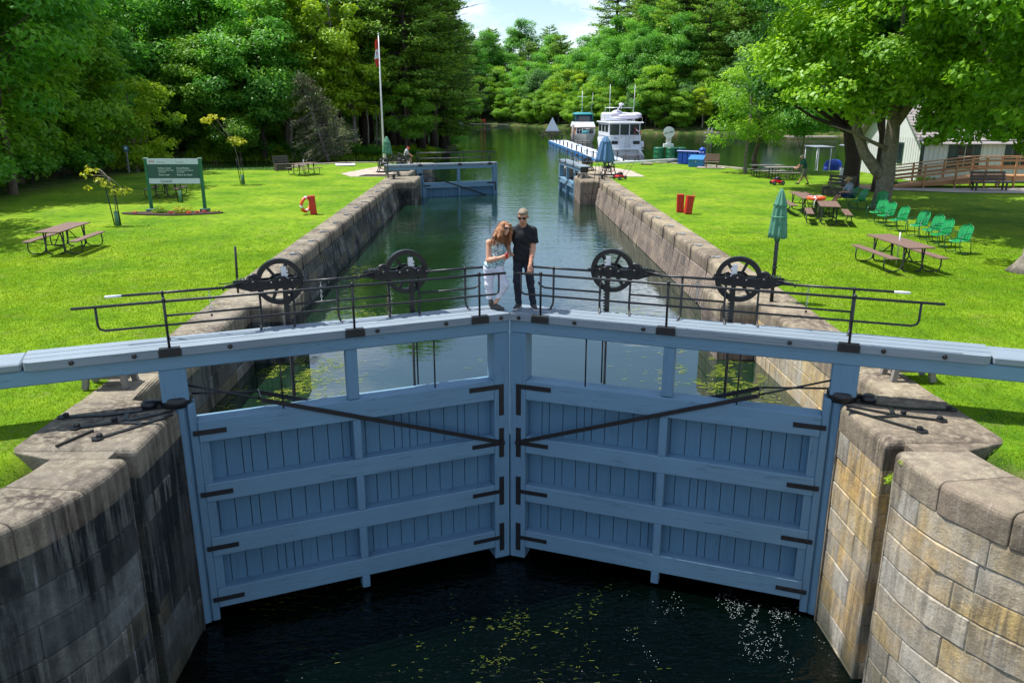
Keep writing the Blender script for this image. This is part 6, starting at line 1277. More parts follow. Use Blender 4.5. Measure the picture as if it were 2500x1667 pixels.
# rough grass on the creek bank and river edge
n=30000; X=-34+32*rs.rand(n); Y=84+22*rs.rand(n); Z,lw_,dp_=height(X,Y); k=(dp_>0)&(dp_<5)&(Z>-1.5); X,Y,Z=X[k],Y[k],Z[k]; n=len(X); h=.25+.45*rs.rand(n); a=rs.rand(n)*6.28; w=.05
V=np.stack([np.stack([X-np.cos(a)*w,Y-np.sin(a)*w,Z],1),np.stack([X+np.cos(a)*w,Y+np.sin(a)*w,Z],1),np.stack([X+rs.normal(size=n)*.2,Y+rs.normal(size=n)*.2,Z+h],1)],1).reshape(-1,3)
o=obj('reeds',npmesh('reeds',V,np.arange(3*n).reshape(-1,3),np.repeat(rs.rand(n),3)),M_LF[2]); tag(o,'reeds and rough grass along the creek bank','reeds',kind='stuff')
n=5000; X=-24+9*rs.rand(n); Y=59.9+1.2*rs.rand(n); h=.05+.16*rs.rand(n); a=rs.rand(n)*6.28; Z=height(X,Y)[0]; k=Z>-1.2; X,Y,Z,h,a=X[k],Y[k],Z[k],h[k],a[k]; n=len(X); w=.03
V=np.stack([np.stack([X-np.cos(a)*w,Y-np.sin(a)*w,Z],1),np.stack([X+np.cos(a)*w,Y+np.sin(a)*w,Z],1),np.stack([X+rs.normal(size=n)*.1,Y+rs.normal(size=n)*.1,Z+h],1)],1).reshape(-1,3)
o=obj('reeds',npmesh('reeds',V,np.arange(3*n).reshape(-1,3),np.repeat(rs.rand(n),3)),M_LF[4]); tag(o,'weedy fringe along the near edge of the creek','reeds',kind='stuff')
# floating weed behind the gates and drifting bits below them
def strands(name,n,fx,z,m,label,sl=(.02,.14),wd=.006):
    P=fx(n); n=len(P); a=rs.normal(size=n)*.9; L=rs.uniform(sl[0],sl[1],n); dx,dy=np.cos(a)*L,np.sin(a)*L*.6; w=wd*(.6+rs.rand(n)); zz=z+rs.rand(n)*.006
    nx,ny=-np.sin(a)*w,np.cos(a)*w; X,Y=P[:,0],P[:,1]
    V=np.stack([np.stack([X-dx-nx,Y-dy-ny,zz],1),np.stack([X+dx-nx,Y+dy-ny,zz],1),np.stack([X+dx+nx,Y+dy+ny,zz],1),np.stack([X-dx+nx,Y-dy+ny,zz],1)],1).reshape(-1,3)
    o=obj(name,npmesh(name,V,np.arange(4*n).reshape(-1,4),np.repeat(rs.rand(n),4)),m); tag(o,label,'water weed',kind='stuff')
def patch(lst):
    def f(n):
        o=[]; tot=sum(q[4] for q in lst)
        for cx,cy,sx,sy,wt in lst: k=int(n*wt/tot); o.append(np.stack([cx+rs.normal(size=k)*sx,cy+rs.normal(size=k)*sy],1))
        P=np.concatenate(o); nz=hnoise(P[:,0],P[:,1],3.2,4); P=P[nz+.5*hnoise(P[:,0],P[:,1],14,8)>.02]; return P
    return f
def inwater(f):
    def g(n): P=f(n); k=(P[:,0]>-5.7)&(P[:,0]<6.2)&(P[:,1]>14.2); return P[k]
    return g
strands('water_weed',7000,inwater(patch([(-4.6,17.2,.7,1.5,4),(-4.0,22.0,.5,.9,1.5),(5.2,16.9,.8,1.2,3.2),(4.4,22.2,.5,.9,1.2),(-2.9,15.9,1.1,.7,.3),(-.5,15.9,.9,.8,.12),(2.9,16.1,1.2,.7,.25),(-5.0,29,.35,1.0,.4)])),ZW+.006,M_WEED,'yellow green floating weed mats behind the lower gates',(.02,.10),.0045)
strands('water_weed',850,patch([(.3,11.5,.6,.45,2),(1.2,12.2,.5,.35,1.2),(-.4,10.8,.5,.4,1.3),(-1.2,11.0,1.4,.8,.5),(.8,10.4,1.2,.5,1)]),ZL+.03,M_WEED,'drifting yellow weed scraps in the dark tail water',(.008,.045),.0016)
def glints(n):
    P=patch([(4.55,11.9,.42,.5,4),(3.6,11.4,.7,.5,1.6),(3.0,10.7,.9,.4,.8),(4.2,10.9,.6,.3,1),(2.7,12.6,.35,.2,.25),(0,11,2.2,.8,.12)])(n); return P[(P[:,0]<5.35)&(hnoise(P[:,0],P[:,1],4,6)+.6*hnoise(P[:,0],P[:,1],19,7)>.0)]
strands('glints',2600,glints,ZL+.035,mat('white water foam',(.55,.62,.64),.3),'white flecks painted as sun glints on the tail water by the right gate',(.002,.013),.0016)  # white strands paint the sun's glints on the ripples
# ================================================================ people: bodies grown as one smooth surface from joints
def sdmesh(prims,h,k=.03,cut=None,pad=.03,dent=None):
    """prims: ('c',a,b,ra,rb) tapered limb | ('e',c,(rx,ry,rz),Rot|None). smooth union, surface nets"""
    lo=np.full(3,1e9); hi=-lo
    for p in prims:
        if p[0]=='c':
            for q,r in ((p[1],p[3]),(p[2],p[4])): lo=np.minimum(lo,np.array(q)-r); hi=np.maximum(hi,np.array(q)+r)
        else: m=max(p[2]); lo=np.minimum(lo,np.array(p[1])-m); hi=np.maximum(hi,np.array(p[1])+m)
    lo-=pad; hi+=pad; n=np.ceil((hi-lo)/h).astype(int)+2
    G=[lo[i]+h*np.arange(n[i]) for i in range(3)]; X,Y,Z=np.meshgrid(*G,indexing='ij',sparse=False); D=None
    for p in prims:
        if p[0]=='c':
            a=np.array(p[1],float); b=np.array(p[2],float); e=b-a; L=max(e@e,1e-9); t=np.clip(((X-a[0])*e[0]+(Y-a[1])*e[1]+(Z-a[2])*e[2])/L,0,1)
            d=np.sqrt((X-a[0]-t*e[0])**2+(Y-a[1]-t*e[1])**2+(Z-a[2]-t*e[2])**2)-(p[3]+(p[4]-p[3])*t)
        else:
            c=p[1]; r=p[2]; U=[X-c[0],Y-c[1],Z-c[2]]
            if len(p)>3 and p[3] is not None: M=np.array(p[3]).T; U=[M[i][0]*U[0]+M[i][1]*U[1]+M[i][2]*U[2] for i in range(3)]
            q=np.sqrt((U[0]/r[0])**2+(U[1]/r[1])**2+(U[2]/r[2])**2); q2=np.sqrt((U[0]/r[0]**2)**2+(U[1]/r[1]**2)**2+(U[2]/r[2]**2)**2)+1e-9; d=q*(q-1)/q2
        if D is None: D=d
        else: hh=np.clip(.5+.5*(D-d)/k,0,1); D=D*(1-hh)+d*hh-k*hh*(1-hh)
    if dent is not None: D=D+dent(X,Y,Z)
    if cut is not None: D=np.maximum(D,cut(X,Y,Z))
    s=D<0; nx,ny,nz=[q-1 for q in D.shape]; acc=np.zeros((nx,ny,nz,3)); cnt=np.zeros((nx,ny,nz))
    cor=[(i,j,l) for i in (0,1) for j in (0,1) for l in (0,1)]
    for a in cor:
        for ax in range(3):
            if a[ax]: continue
            b=list(a); b[ax]=1; da=D[a[0]:a[0]+nx,a[1]:a[1]+ny,a[2]:a[2]+nz]; db=D[b[0]:b[0]+nx,b[1]:b[1]+ny,b[2]:b[2]+nz]
            m=(da<0)!=(db<0); t=np.where(m,da/np.where(np.abs(da-db)<1e-12,1,da-db),0)
            for q in range(3): acc[...,q]+=np.where(m,a[q]+(t if q==ax else 0),0)
            cnt+=m
    act=cnt>0; idx=-np.ones(act.shape,int); idx[act]=np.arange(act.sum()); ii=np.argwhere(act); V=(ii+acc[act]/cnt[act][:,None])*h+lo
    F=[]
    for ax in range(3):
        sl0=[slice(1,n_) for n_ in (nx,ny,nz)]; sl0[ax]=slice(0,(nx,ny,nz)[ax]); A=s[tuple(sl0)]; sl1=list(sl0); sl1[ax]=slice(1,(nx,ny,nz)[ax]+1); B=s[tuple(sl1)]
        E=np.argwhere(A!=B); 
        if not len(E): continue
        off=np.array([1,1,1]); off[ax]=0; P=E+off; sg=A[tuple(E.T)]; u,v=(ax+1)%3,(ax+2)%3
        def g(du,dv): Q=P.copy(); Q[:,u]-=du; Q[:,v]-=dv; Q=np.minimum(Q,np.array([nx,ny,nz])-1); return idx[tuple(Q.T)]
        q=np.stack([g(1,1),g(0,1),g(0,0),g(1,0)],1); q[~sg]=q[~sg][:,::-1]; F.append(q)
    F=np.concatenate(F); F=F[(F>=0).all(1)]; return V,F
def sdobj(name,prims,m,parent,h=.011,k=.03,cut=None,dent=None):
    V,F=sdmesh(prims,h,k,cut,dent=dent); o=obj(name,npmesh(name,V,F,None,True),m,parent); 
    return o
V3=lambda *a: np.array(a,float)
def unit(v): return v/np.linalg.norm(v)
SK1=mat('fair skin',(.62,.33,.22),.55,0,.08,12,0,.3); SK2=mat('tanned skin',(.52,.26,.17),.55,0,.08,12,0,.3)  # paler tone for the woman, tanned for the other figures
LIP=mat('lips',(.5,.13,.12),.45); HAIRG=mat('short grey blond hair',(.25,.195,.14),.7,0,.3,60,.5); HAIRR=mat('long copper blond hair',(.33,.14,.055),.5,0,.35,30,.5)
def mat_top():
    m,nt,b=newmat('patterned teal blouse'); v=N(nt,'ShaderNodeTexVoronoi'); v.inputs['Scale'].default_value=38; L_(nt,coords(nt),v.inputs['Vector']); r=ramp(nt,[(.25,(.05,.16,.22)),(.4,(.16,.34,.40)),(.6,(.55,.66,.66))]); L_(nt,v.outputs[0],r.inputs[0]); L_(nt,r.outputs[0],b.inputs['Base Color']); b.inputs['Roughness'].default_value=.75; return m
TOP=mat_top(); BLK=mat('black cotton tee',(.006,.0065,.010),.85,0,.2,10,.3); NAVY=mat('dark navy trousers',(.013,.017,.032),.85,0,.2,10,.3); WHT=mat('white capri trousers',(.70,.70,.80),.8,0,.06,6,.2); SHOE=mat('dark grey slip-on shoe',(.06,.055,.055),.8); SOLE=mat('white shoe sole',(.7,.7,.7),.6); LENS=mat('black sunglasses lens',(.01,.01,.012),.08)
def frame(f,u=(0,0,1)):
    """matrix whose columns are right, forward(face), up"""
    f=unit(np.array(f,float)); r=unit(np.cross(f,np.array(u,float))); u2=np.cross(r,f); return np.stack([r,f,u2],1)
def head_prims(c,M,s=1.0):
    w=lambda x,y,z: tuple(np.array(c)+M@(np.array([x,y,z])*s)); e=lambda p,r: ('e',w(*p),tuple(np.array(r)*s),M)
    P=[e((0,-.012,.028),(.074,.094,.088)),e((0,.022,-.035),(.056,.066,.078)),e((0,.052,-.085),(.030,.030,.026)),('c',w(0,.082,.012),w(0,.106,-.022),.010*s,.014*s),
       e((-.036,.062,-.018),(.024,.02,.022)),e((.036,.062,-.018),(.024,.02,.022)),e((0,.078,.042),(.05,.012,.014)),e((-.079,-.005,-.005),(.009,.018,.031)),e((.079,-.005,-.005),(.009,.018,.031)),e((0,.086,-.055),(.022,.010,.009))]
    return P
def face_bits(T,c,M,s=1.0,glasses=True):
    w=lambda x,y,z: np.array(c)+M@(np.array([x,y,z])*s)
    b=MB(); b.tube([w(-.024,.088,-.053),w(0,.097,-.055),w(.024,.088,-.053)],[.003*s,.0065*s,.003*s],6); b.build('lips',LIP,T)
    if glasses:
        b=MB(); R3=Matrix(M.tolist())
        for q in (-1,1): b.ell(w(q*.034,.084,.016),(.029*s,.010*s,.022*s),12,8,R3)
        b.tube([w(-.03,.092,.022),w(.03,.092,.022)],.005*s,5)
        for q in (-1,1): b.tube([w(q*.06,.078,.022),w(q*.082,.0,.022)],.004*s,5)
        b.build('sunglasses',LENS,T)
    else:
        b=MB()
        for q in (-1,1): b.ell(w(q*.032,.079,.012),(.011*s,.008*s,.006*s),8,6)
        b.build('eyes',M_TEXTK,T)
def finger(a,dirs,L,r):
    """three bending joints"""
    p=[np.array(a)]; 
    for d,l in zip(dirs,L): p.append(p[-1]+unit(np.array(d,float))*l)
    return [('c',tuple(p[i]),tuple(p[i+1]),r*(1-.12*i),r*(1-.12*(i+1))) for i in range(len(L))]
def hand(wrist,fwd,palm_n,side,curl=.4,spread=.12,s=1.0,grip=0):
    """fwd: wrist to knuckles, palm_n: out of the palm, side:+1 thumb towards cross(fwd,palm_n)"""
    f=unit(np.array(fwd,float)); n=np.array(palm_n,float); n=unit(n-f*(n@f)); t=np.cross(f,n)*side; w=np.array(wrist,float)
    P=[('c',tuple(w-f*.03),tuple(w+f*.02*s),.026*s,.027*s)]
    for i,x in enumerate((.030,.010,-.010,-.029)): P.append(('c',tuple(w+t*x*.75*s+f*.02*s),tuple(w+t*x*s+f*.085*s),.016*s,.0125*s))
    F=[]
    for i,(x,l) in enumerate(((.031,.068),(.0105,.076),(-.010,.071),(-.029,.056))):
        base=w+t*x*s+f*.088*s; d=f+t*spread*(1.5-i)*.5; c=curl*(1+.15*i); ds=[d*math.cos(c*.5)+n*math.sin(c*.5),d*math.cos(c*1.3)+n*math.sin(c*1.3),d*math.cos(c*2.0)+n*math.sin(c*2.0)]
        F+=finger(base,ds,[l*.45*s,l*.30*s,l*.25*s],.0088*s)
    tb=w+t*.026*s+f*.022*s; F+=finger(tb,[t*.75+f*.55+n*.3,t*.35+f*.8+n*.4*(1+grip),f*.8+n*.5*(1+grip)+t*.1],[.035*s,.028*s,.024*s],.0105*s)
    return P+F
def shoe(T,heel,toe,m,sole=None,w=.048,name='shoe'):
    h=np.array(heel,float); t=np.array(toe,float); d=unit(t-h); up=unit(np.array([0,0,1.])-d*d[2]) if abs(d[2])<.9 else np.array([0,-1.,0])
    P=[('c',tuple(h+up*.035),tuple(h+(t-h)*.45+up*.038),.040,.042),('c',tuple(h+(t-h)*.4+up*.034),tuple(t+up*.022-d*.03),.042,.030),('e',tuple(h+up*.065+d*.03),(.042,.045,.045),None)]
    o=sdobj(name,P,m,T,.009,.02)
    if sole: q=MB(); q.bar(tuple(h-d*.03+up*.008),tuple(t+up*.008),.082,.022,tuple(up),.008); q.build('sole',sole,o)
    return o
# ---- the man in black on the walkway
DZ=1.003; Y0=13.93
man=thing('person','man in black T-shirt and sunglasses with one hand on the gate railing','person',(.51,Y0,DZ))
hc=V3(-.005+0,-.10,1.655); Mh=frame((-.24,-1,-.42))
sk=head_prims(hc,Mh,1.12)
sk+=[('c',(0,.0,1.46),(0,-.06,1.60),.066,.062),('c',(-.15,0,1.385),(.15,0,1.385),.055,.055),('e',(0,0,1.22),(.15,.10,.22),None),('e',(0,0,.98),(.15,.105,.14),None)]
# right-hand arm in view: bare forearm to the rail
SH=(.178,-.0,1.395); EL=(.175,-.06,1.10); WR=(.115,-.26,.815)
sk+=[('c',SH,EL,.058,.046),('c',EL,tuple(V3(*EL)*.55+V3(*WR)*.45),.047,.044),('c',tuple(V3(*EL)*.55+V3(*WR)*.45),WR,.042,.028)]
sk+=[('c',(-.175,.0,1.385),(-.26,.16,1.20),.055,.046),('c',(-.26,.16,1.20),(-.46,.17,1.22),.045,.032)]
sk+=[('c',(-.085,0,.93),(-.10,.0,.5),.08,.055),('c',(-.10,.0,.5),(-.075,.02,.10),.052,.038),('c',(.085,0,.93),(.13,.0,.5),.08,.055),('c',(.13,0,.5),(.185,-.05,.1),.052,.038)]
sk+=hand(WR,(-.10,-.35,-.90),(-.1,1,-.3),1,.22,.5,1.02)
sdobj('body',sk,SK2,man,.0095,.022)
face_bits(man,hc,Mh,1.12)
w=lambda x,y,z: tuple(hc+Mh@V3(x,y,z)*1.12)
sdobj('hair',[('e',w(0,-.022,.046),(.088,.104,.088),Mh),('e',w(0,.045,.09),(.06,.045,.035),Mh)],HAIRG,man,.008,.02,cut=lambda X,Y,Z: -(Mh.T[2][0]*(X-hc[0])+Mh.T[2][1]*(Y-hc[1])+Mh.T[2][2]*(Z-hc[2])-.035+.55*np.clip(-(Mh.T[1][0]*(X-hc[0])+Mh.T[1][1]*(Y-hc[1])+Mh.T[1][2]*(Z-hc[2]))+.02,-.1,.12)),dent=lambda X,Y,Z: .004*np.sin(X*260)*np.sin(Y*240)*np.sin(Z*230))
wr=lambda X,Y,Z: .005*np.sin(X*38+Z*21)*np.sin(Z*17+Y*30)+.003*np.sin(Z*55+X*25)
sdobj('t_shirt',[('c',(-.145,.0,1.39),(.145,.0,1.39),.072,.072),('c',(-.15,0,1.40),(-.03,0,1.465),.06,.065),('c',(.15,0,1.40),(.03,0,1.465),.06,.065),('e',(0,-.005,1.27),(.195,.135,.20),None),('e',(0,-.01,1.05),(.178,.132,.20),None),('c',(-.06,-.01,.93),(.06,-.01,.93),.125,.125),('c',SH,(.196,-.03,1.20),.070,.072),('c',(-.178,.0,1.395),(-.23,.11,1.24),.070,.066),('c',(0,0,1.44),(0,-.02,1.50),.075,.068)],BLK,man,.0095,.035,dent=wr,
  cut=lambda X,Y,Z: np.maximum(np.maximum(.855-Z,np.where(X>.12,1.185-Z,-1.0)),.075-np.sqrt((X)**2+(Y+.085)**2+(Z-1.53)**2)))
sdobj('trousers',[('e',(0,0,.93),(.155,.115,.12),None),('c',(-.080,-.005,.90),(-.105,-.02,.5),.098,.070),('c',(-.105,-.02,.5),(-.075,.01,.09),.069,.058),('c',(.085,-.005,.90),(.13,-.03,.5),.098,.070),('c',(.13,-.03,.5),(.188,-.05,.07),.069,.058)],NAVY,man,.0095,.03,cut=lambda X,Y,Z: np.maximum(Z-1.0,.055-Z),dent=lambda X,Y,Z: .005*np.sin(Z*46+X*20)*np.sin(Z*11))
shoe(man,(-.055,.03,.012),(-.165,-.19,.012),SHOE,SOLE,name='trainer'); shoe(man,(.185,-.03,.012),(.235,-.26,.012),SHOE,SOLE,name='trainer')
# ---- the woman leaning in to him
wom=thing('person','woman with long copper hair, patterned sleeveless top and white capri trousers leaning against the man','person',(.02,13.88,DZ))
hw=V3(.17,-.09,1.455); Mw=frame((.75,-1,-.08),(.22,-.0,1)); s=.96
sk=head_prims(hw,Mw,s)
A1=(-.105,-.02,1.20); E1=(-.115,-.09,.90); W1_=(.115,-.27,.985)
sk+=[('c',(.06,.02,1.26),(.13,-.03,1.40),.048,.045),('c',A1,(.20,.05,1.22),.052,.05),('e',(.035,.0,1.08),(.13,.095,.17),None),('e',(-.03,.0,.86),(.145,.11,.13),None),
 ('c',A1,E1,.056,.046),('c',E1,tuple((V3(*E1)*.5+V3(*W1_)*.5)),.046,.039),('c',tuple((V3(*E1)*.5+V3(*W1_)*.5)),W1_,.038,.025),('c',(.20,.05,1.22),(.26,.12,.96),.044,.036),('c',(.26,.12,.96),(.32,.0,.98),.034,.025),
 ('c',(-.10,.0,.80),(-.105,-.0,.45),.09,.058),('c',(-.105,0,.45),(-.085,.06,.10),.055,.033),('c',(.04,-.02,.80),(.165,-.12,.46),.09,.06),('c',(.165,-.12,.46),(-.01,-.02,.10),.055,.033),('c',(-.01,-.02,.10),(.0,-.03,.05),.035,.035),('c',(-.085,.06,.10),(-.09,.03,.06),.034,.034)]
sk+=hand(W1_,(.9,-.15,.22),(.25,.9,.1),-1,.75,.2,.92,.6)
sdobj('body',sk,SK1,wom,.0095,.022); face_bits(wom,hw,Mw,s)
b=MB(); b.lathe([(.0,-.04),(.026,-.04),(.028,-.035),(.028,.035),(.024,.042),(0,.043)],(.195,-.285,1.02),14); b.build('drink_can',M_RED,wom)
w=lambda x,y,z: tuple(hw+Mw@V3(x,y,z)*s)
hp=[('e',w(0,-.030,.042),(.084,.098,.084),Mw)]
for a in ((-.07,.03,.07,-.13,.02,-.05,-.17,.0,-.20,-.20,-.03,-.30),(-.07,-.05,.06,-.15,-.05,-.08,-.20,-.06,-.22,-.25,-.08,-.36),(.0,-.09,.03,-.08,-.11,-.12,-.13,-.12,-.26,-.18,-.12,-.40),(.07,.0,.07,.105,.0,-.04,.13,.03,-.14,.15,.02,-.22),(.07,-.05,.05,.12,-.05,-.06,.17,-.03,-.14,.23,.0,-.17),(-.05,-.08,.05,-.16,-.09,-.08,-.22,-.1,-.2,-.27,-.1,-.3),(.02,-.1,.02,.03,-.12,-.14,.02,-.13,-.26,.0,-.12,-.34),(.08,.02,.06,.10,.045,-.03,.12,.06,-.12,.17,.05,-.17)):
    q=[w(*a[i:i+3]) for i in (0,3,6,9)]; hp+=[('c',q[0],q[1],.034,.038),('c',q[1],q[2],.038,.030),('c',q[2],q[3],.030,.008)]
for a in range(14):
    r_=random.Random(a); x0=r_.uniform(-.16,.15); p=w(x0,-.06,-.05); hp.append(('c',p,w(x0+r_.uniform(-.10,.09),-.07+r_.uniform(-.04,.06),-.30+r_.uniform(-.08,.08)),.022,.006))
sdobj('hair',hp,HAIRR,wom,.009,.018,dent=lambda X,Y,Z: .006*np.sin(X*120+Z*14)*np.sin(Y*110+Z*10),cut=lambda X,Y,Z: (.068-np.sqrt(((X-(hw+Mw@V3(0,.085,-.022))[0]))**2+((Y-(hw+Mw@V3(0,.085,-.022))[1]))**2+(.75*(Z-(hw+Mw@V3(0,.085,-.022))[2]))**2)))
sdobj('blouse',[('e',(.035,-.005,1.075),(.150,.118,.165),None),('e',(.05,-.06,1.10),(.115,.075,.075),None),('e',(.0,-.005,.93),(.148,.118,.14),None),('e',(-.04,.0,.80),(.172,.134,.11),None),('e',(.03,.0,.86),(.14,.125,.1),None),('c',(-.045,0,1.20),(-.03,.0,1.12),.042,.06),('c',(.12,0,1.22),(.10,.0,1.12),.040,.06)],TOP,wom,.0095,.035,dent=lambda X,Y,Z: .006*np.sin(X*45+Z*18)*np.sin(Z*22),cut=lambda X,Y,Z: np.maximum(.735-Z-.10*X,.07-np.sqrt((X-.07)**2+(Y+.09)**2+(Z-1.27)**2)))
sdobj('trousers',[('e',(-.035,.0,.76),(.158,.122,.12),None),('c',(-.11,.0,.76),(-.115,-.015,.45),.104,.074),('c',(-.115,-.015,.45),(-.10,.035,.17),.072,.056),('c',(.04,-.02,.76),(.168,-.13,.455),.104,.072),('c',(.168,-.13,.455),(.06,-.07,.24),.070,.056)],WHT,wom,.0095,.026,cut=lambda X,Y,Z: np.maximum(np.maximum(Z-.83-.1*X,.175-Z),np.where(X>.0,.235-Z+.45*(X-.09),-1)),dent=lambda X,Y,Z: .005*np.sin(Z*60+X*25)*np.sin(Z*13+X*30))
shoe(wom,(-.03,-.02,.012),(.155,-.14,.012),SHOE); shoe(wom,(-.088,.06,.16),(-.06,.0,.005),SHOE)
b=MB(); r_=random.Random(4)
for k in range(150):
    x0=r_.uniform(-.11,.11); y0=r_.uniform(-.12,.0); L=r_.uniform(.75,1.1); dx=r_.uniform(-.05,.05)-(.03 if x0<0 else -.03)
    b.tube([w(x0*.7,y0*.9,.10),w(x0*1.15,y0,-.02),w(x0*1.3+dx*.6,y0-.02,-.18*L),w(x0*1.3+dx*1.6,y0+r_.uniform(-.03,.05),-.40*L)],[.003,.004,.003,.001],3,False)
b.build('loose_hair_strands',HAIRR,wom)
# ---- simpler, smaller figures
def figure(label,loc,rz,joints,cols,hat=None,name='person',h=.02,glasses=False,s=1.0):
    T=thing(name,label,'person',loc,rz); J=joints; M=frame(J['face'],J.get('hup',(0,0,1))); c=V3(*J['head'])
    sk=head_prims(c,M); cap=lambda a,b,ra,rb: ('c',tuple(a),tuple(b),ra,rb)
    sk+=[cap(J['neck'],c-M[:,2]*.05,.055,.05),cap(J['neck'],J['pelvis'],.10,.11)]
    for q in ('L','R'):
        sk+=[cap(J['sh'+q],J['el'+q],.052,.042),cap(J['el'+q],J['wr'+q],.042,.028),cap(J['hip'+q],J['kn'+q],.075,.055),cap(J['kn'+q],J['an'+q],.055,.036)]
        d=unit(V3(*J['wr'+q])-V3(*J['el'+q])); sk+=hand(J['wr'+q],d,J.get('palm',(0,.2,-1)),1 if q=='R' else -1,.7,.1,1,.5)
    sk+=[cap(J['shL'],J['shR'],.055,.055)]; sdobj('body',sk,SK2,T,.012,.022); face_bits(T,c,M,1,glasses)
    mid=(V3(*J['neck'])+V3(*J['pelvis']))/2
    sp=[cap(J['shL'],J['shR'],.075,.075),cap(J['neck'],J['pelvis'],.13,.145),cap(V3(*J['neck'])*.6+mid*.4,mid,.14,.15)]
    for q in ('L','R'): e=V3(*J['sh'+q])*.35+V3(*J['el'+q])*.65; sp.append(cap(J['sh'+q],e,.07,.066))
    sdobj('shirt',sp,cols[0],T,.014,.03)
    tp=[('e',tuple(J['pelvis']),(.17,.15,.13),None)]
    for q in ('L','R'): f=J.get('leglen',.75); kn=V3(*J['kn'+q]); e=kn if f>.99 else V3(*J['hip'+q])*(1-f)+kn*f; tp.append(cap(J['hip'+q],e,.10,.082))
    sdobj('shorts',tp,cols[1],T,.014,.03)
    for q in ('L','R'):
        if J.get('toe'+q): shoe(T,J['heel'+q],J['toe'+q],cols[2],name='boot')
    w=lambda x,y,z: tuple(c+M@V3(x,y,z))
    sdobj('hair',[('e',w(0,-.03,.03),(.082,.092,.085),M)],cols[3],T,.012,.02)
    if hat=='cap':
        sdobj('cap',[('e',w(0,-.01,.065),(.088,.10,.06),M),('c',w(0,.07,.055),w(0,.135,.045),.045,.03)],cols[4],T,.011,.015)
    if hat=='straw':
        b=MB(); R3=Matrix(M.tolist()); b.ell(w(0,-.01,.07),(.20,.21,.018),20,6,R3); b.ell(w(0,-.01,.11),(.088,.10,.075),16,8,R3); b.build('sun_hat',cols[4],T)
        b=MB(); b.ell(w(0,-.01,.088),(.093,.105,.02),16,6,R3); b.build('hat_band',M_TEXTK,T)
    return T
KHAKI=mat('khaki shorts',(.20,.19,.14),.85); GRNT=mat('dark green polo shirt',(.012,.10,.075),.85); BOOT=mat('dark work boot',(.045,.04,.035),.8); BRH=mat('brown hair',(.10,.06,.04),.8); CAPC=mat('cream cap',(.62,.56,.44),.8); GREYT=mat('grey blue tee',(.24,.29,.40),.85); JEAN=mat('dark blue denim shorts',(.012,.03,.10),.85); STRAW=mat('straw hat weave',(.50,.34,.16),.8,0,.2,40); REDC=mat('red cap cloth',(.6,.03,.02),.7)
figure('man in a green shirt, khaki shorts and cream cap walking left behind a red mower',(18.3,47.4,0),0,dict(head=(-.20,0,1.60),face=(-1,-.08,-.25),neck=(-.12,0,1.42),pelvis=(.02,0,.93),shL=(-.12,-.17,1.38),shR=(-.12,.17,1.38),elL=(-.24,-.2,1.12),elR=(-.24,.2,1.12),wrL=(-.46,-.17,1.02),wrR=(-.46,.17,1.02),hipL=(.0,-.09,.9),hipR=(.0,.09,.9),knL=(-.14,-.1,.50),knR=(.14,.1,.48),anL=(-.34,-.1,.12),anR=(.32,.1,.12),heelL=(-.30,-.1,.05),toeL=(-.56,-.1,.10),heelR=(.36,.1,.04),toeR=(.14,.1,.0),leglen=.85),(GRNT,KHAKI,BOOT,BRH,CAPC),'cap')
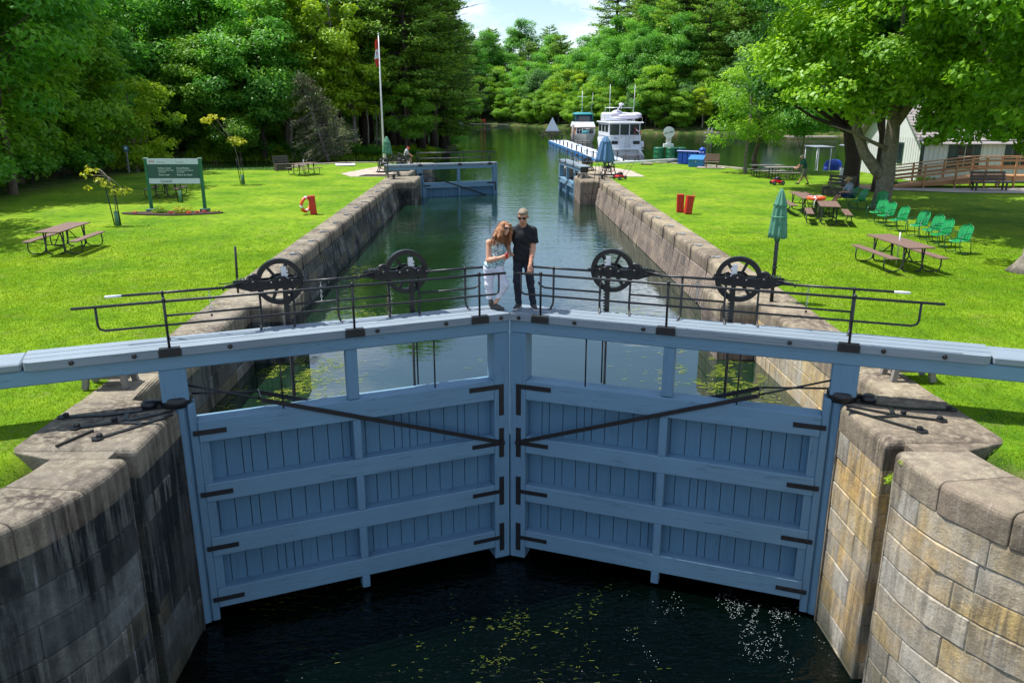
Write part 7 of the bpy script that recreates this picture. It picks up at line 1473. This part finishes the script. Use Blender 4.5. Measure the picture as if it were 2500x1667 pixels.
figure('seated man in a straw hat, grey T-shirt and blue shorts resting in a green chair',(16.45,36.95,0),R(8),dict(head=(-.10,0,1.18),face=(-1,-.1,-.35),neck=(-.02,0,1.0),pelvis=(.06,0,.52),shL=(-.02,-.18,.95),shR=(-.02,.18,.95),elL=(-.16,-.22,.70),elR=(-.16,.22,.70),wrL=(-.36,-.06,.68),wrR=(-.36,.06,.68),hipL=(.02,-.09,.50),hipR=(.02,.09,.50),knL=(-.46,-.10,.56),knR=(-.46,.12,.54),anL=(-.82,-.1,.22),anR=(-.80,.12,.20),heelL=(-.84,-.1,.12),toeL=(-.98,-.1,.28),heelR=(-.82,.12,.10),toeR=(-.96,.12,.26),leglen=.95),(GREYT,JEAN,BOOT,BRH,STRAW),'straw',glasses=True)
figure('person in a red cap and grey shirt bending beside bicycles at the far left gate',(-6.95,65.6,0),R(0),dict(head=(.12,-.05,1.22),face=(1,-.3,-.5),neck=(.02,0,1.08),pelvis=(-.12,0,.62),shL=(.02,-.18,1.02),shR=(.02,.18,1.02),elL=(.16,-.2,.80),elR=(.16,.2,.80),wrL=(.38,-.1,.66),wrR=(.38,.12,.66),hipL=(-.1,-.09,.6),hipR=(-.1,.09,.6),knL=(.32,-.12,.55),knR=(.30,.14,.52),anL=(.34,-.12,.12),anR=(.32,.14,.12),heelL=(.28,-.12,.02),toeL=(.52,-.12,.02),heelR=(.28,.14,.02),toeR=(.52,.14,.02),leglen=.9),(mat('pale grey shirt',(.42,.43,.45),.85),NAVY,SHOE,BRH,REDC),'cap')
# bicycles leaning by the far left gate
def bicycle(label,x,y,rz):
    T=thing('bicycle',label,'bicycle',(x,y,0),rz,'black bicycles'); T.rotation_euler=(R(10),0,rz)
    for s_ in (-.52,.52):
        b=MB(); b.torus((s_,0,.35),.33,.022,28,6,'y'); Wh=b.build('wheel',M_RUB,T)
        b=MB()
        for k in range(8): b.tube([(s_,0,.35),(s_+.32*math.cos(k*PI/4),0,.35+.32*math.sin(k*PI/4))],.004,4)
        b.build('spokes',M_ALU,Wh)
    b=MB(); 
    for p,q in (((-.52,0,.35),(-.15,0,.85)),((-.15,0,.85),(.38,0,.85)),((-.1,0,.32),(.38,0,.85)),((-.1,0,.32),(-.15,0,.85)),((-.52,0,.35),(-.1,0,.32)),((.52,0,.35),(.38,0,.98))): b.tube([p,q],.02,6)
    b.build('frame',M_IRON,T); b=MB(); b.ell((-.17,0,.95),(.13,.06,.03),10,6); b.build('saddle',M_RUB,T); b=MB(); b.tube([(.40,-.25,1.02),(.38,0,1.02),(.40,.25,1.02)],.015,6); b.build('handlebar',M_IRON,T)
bicycle('black bicycle standing behind the left crank stand',-7.6,62.9,R(12)); bicycle('second black bicycle next to the person in the red cap',-7.25,64.6,R(-8))
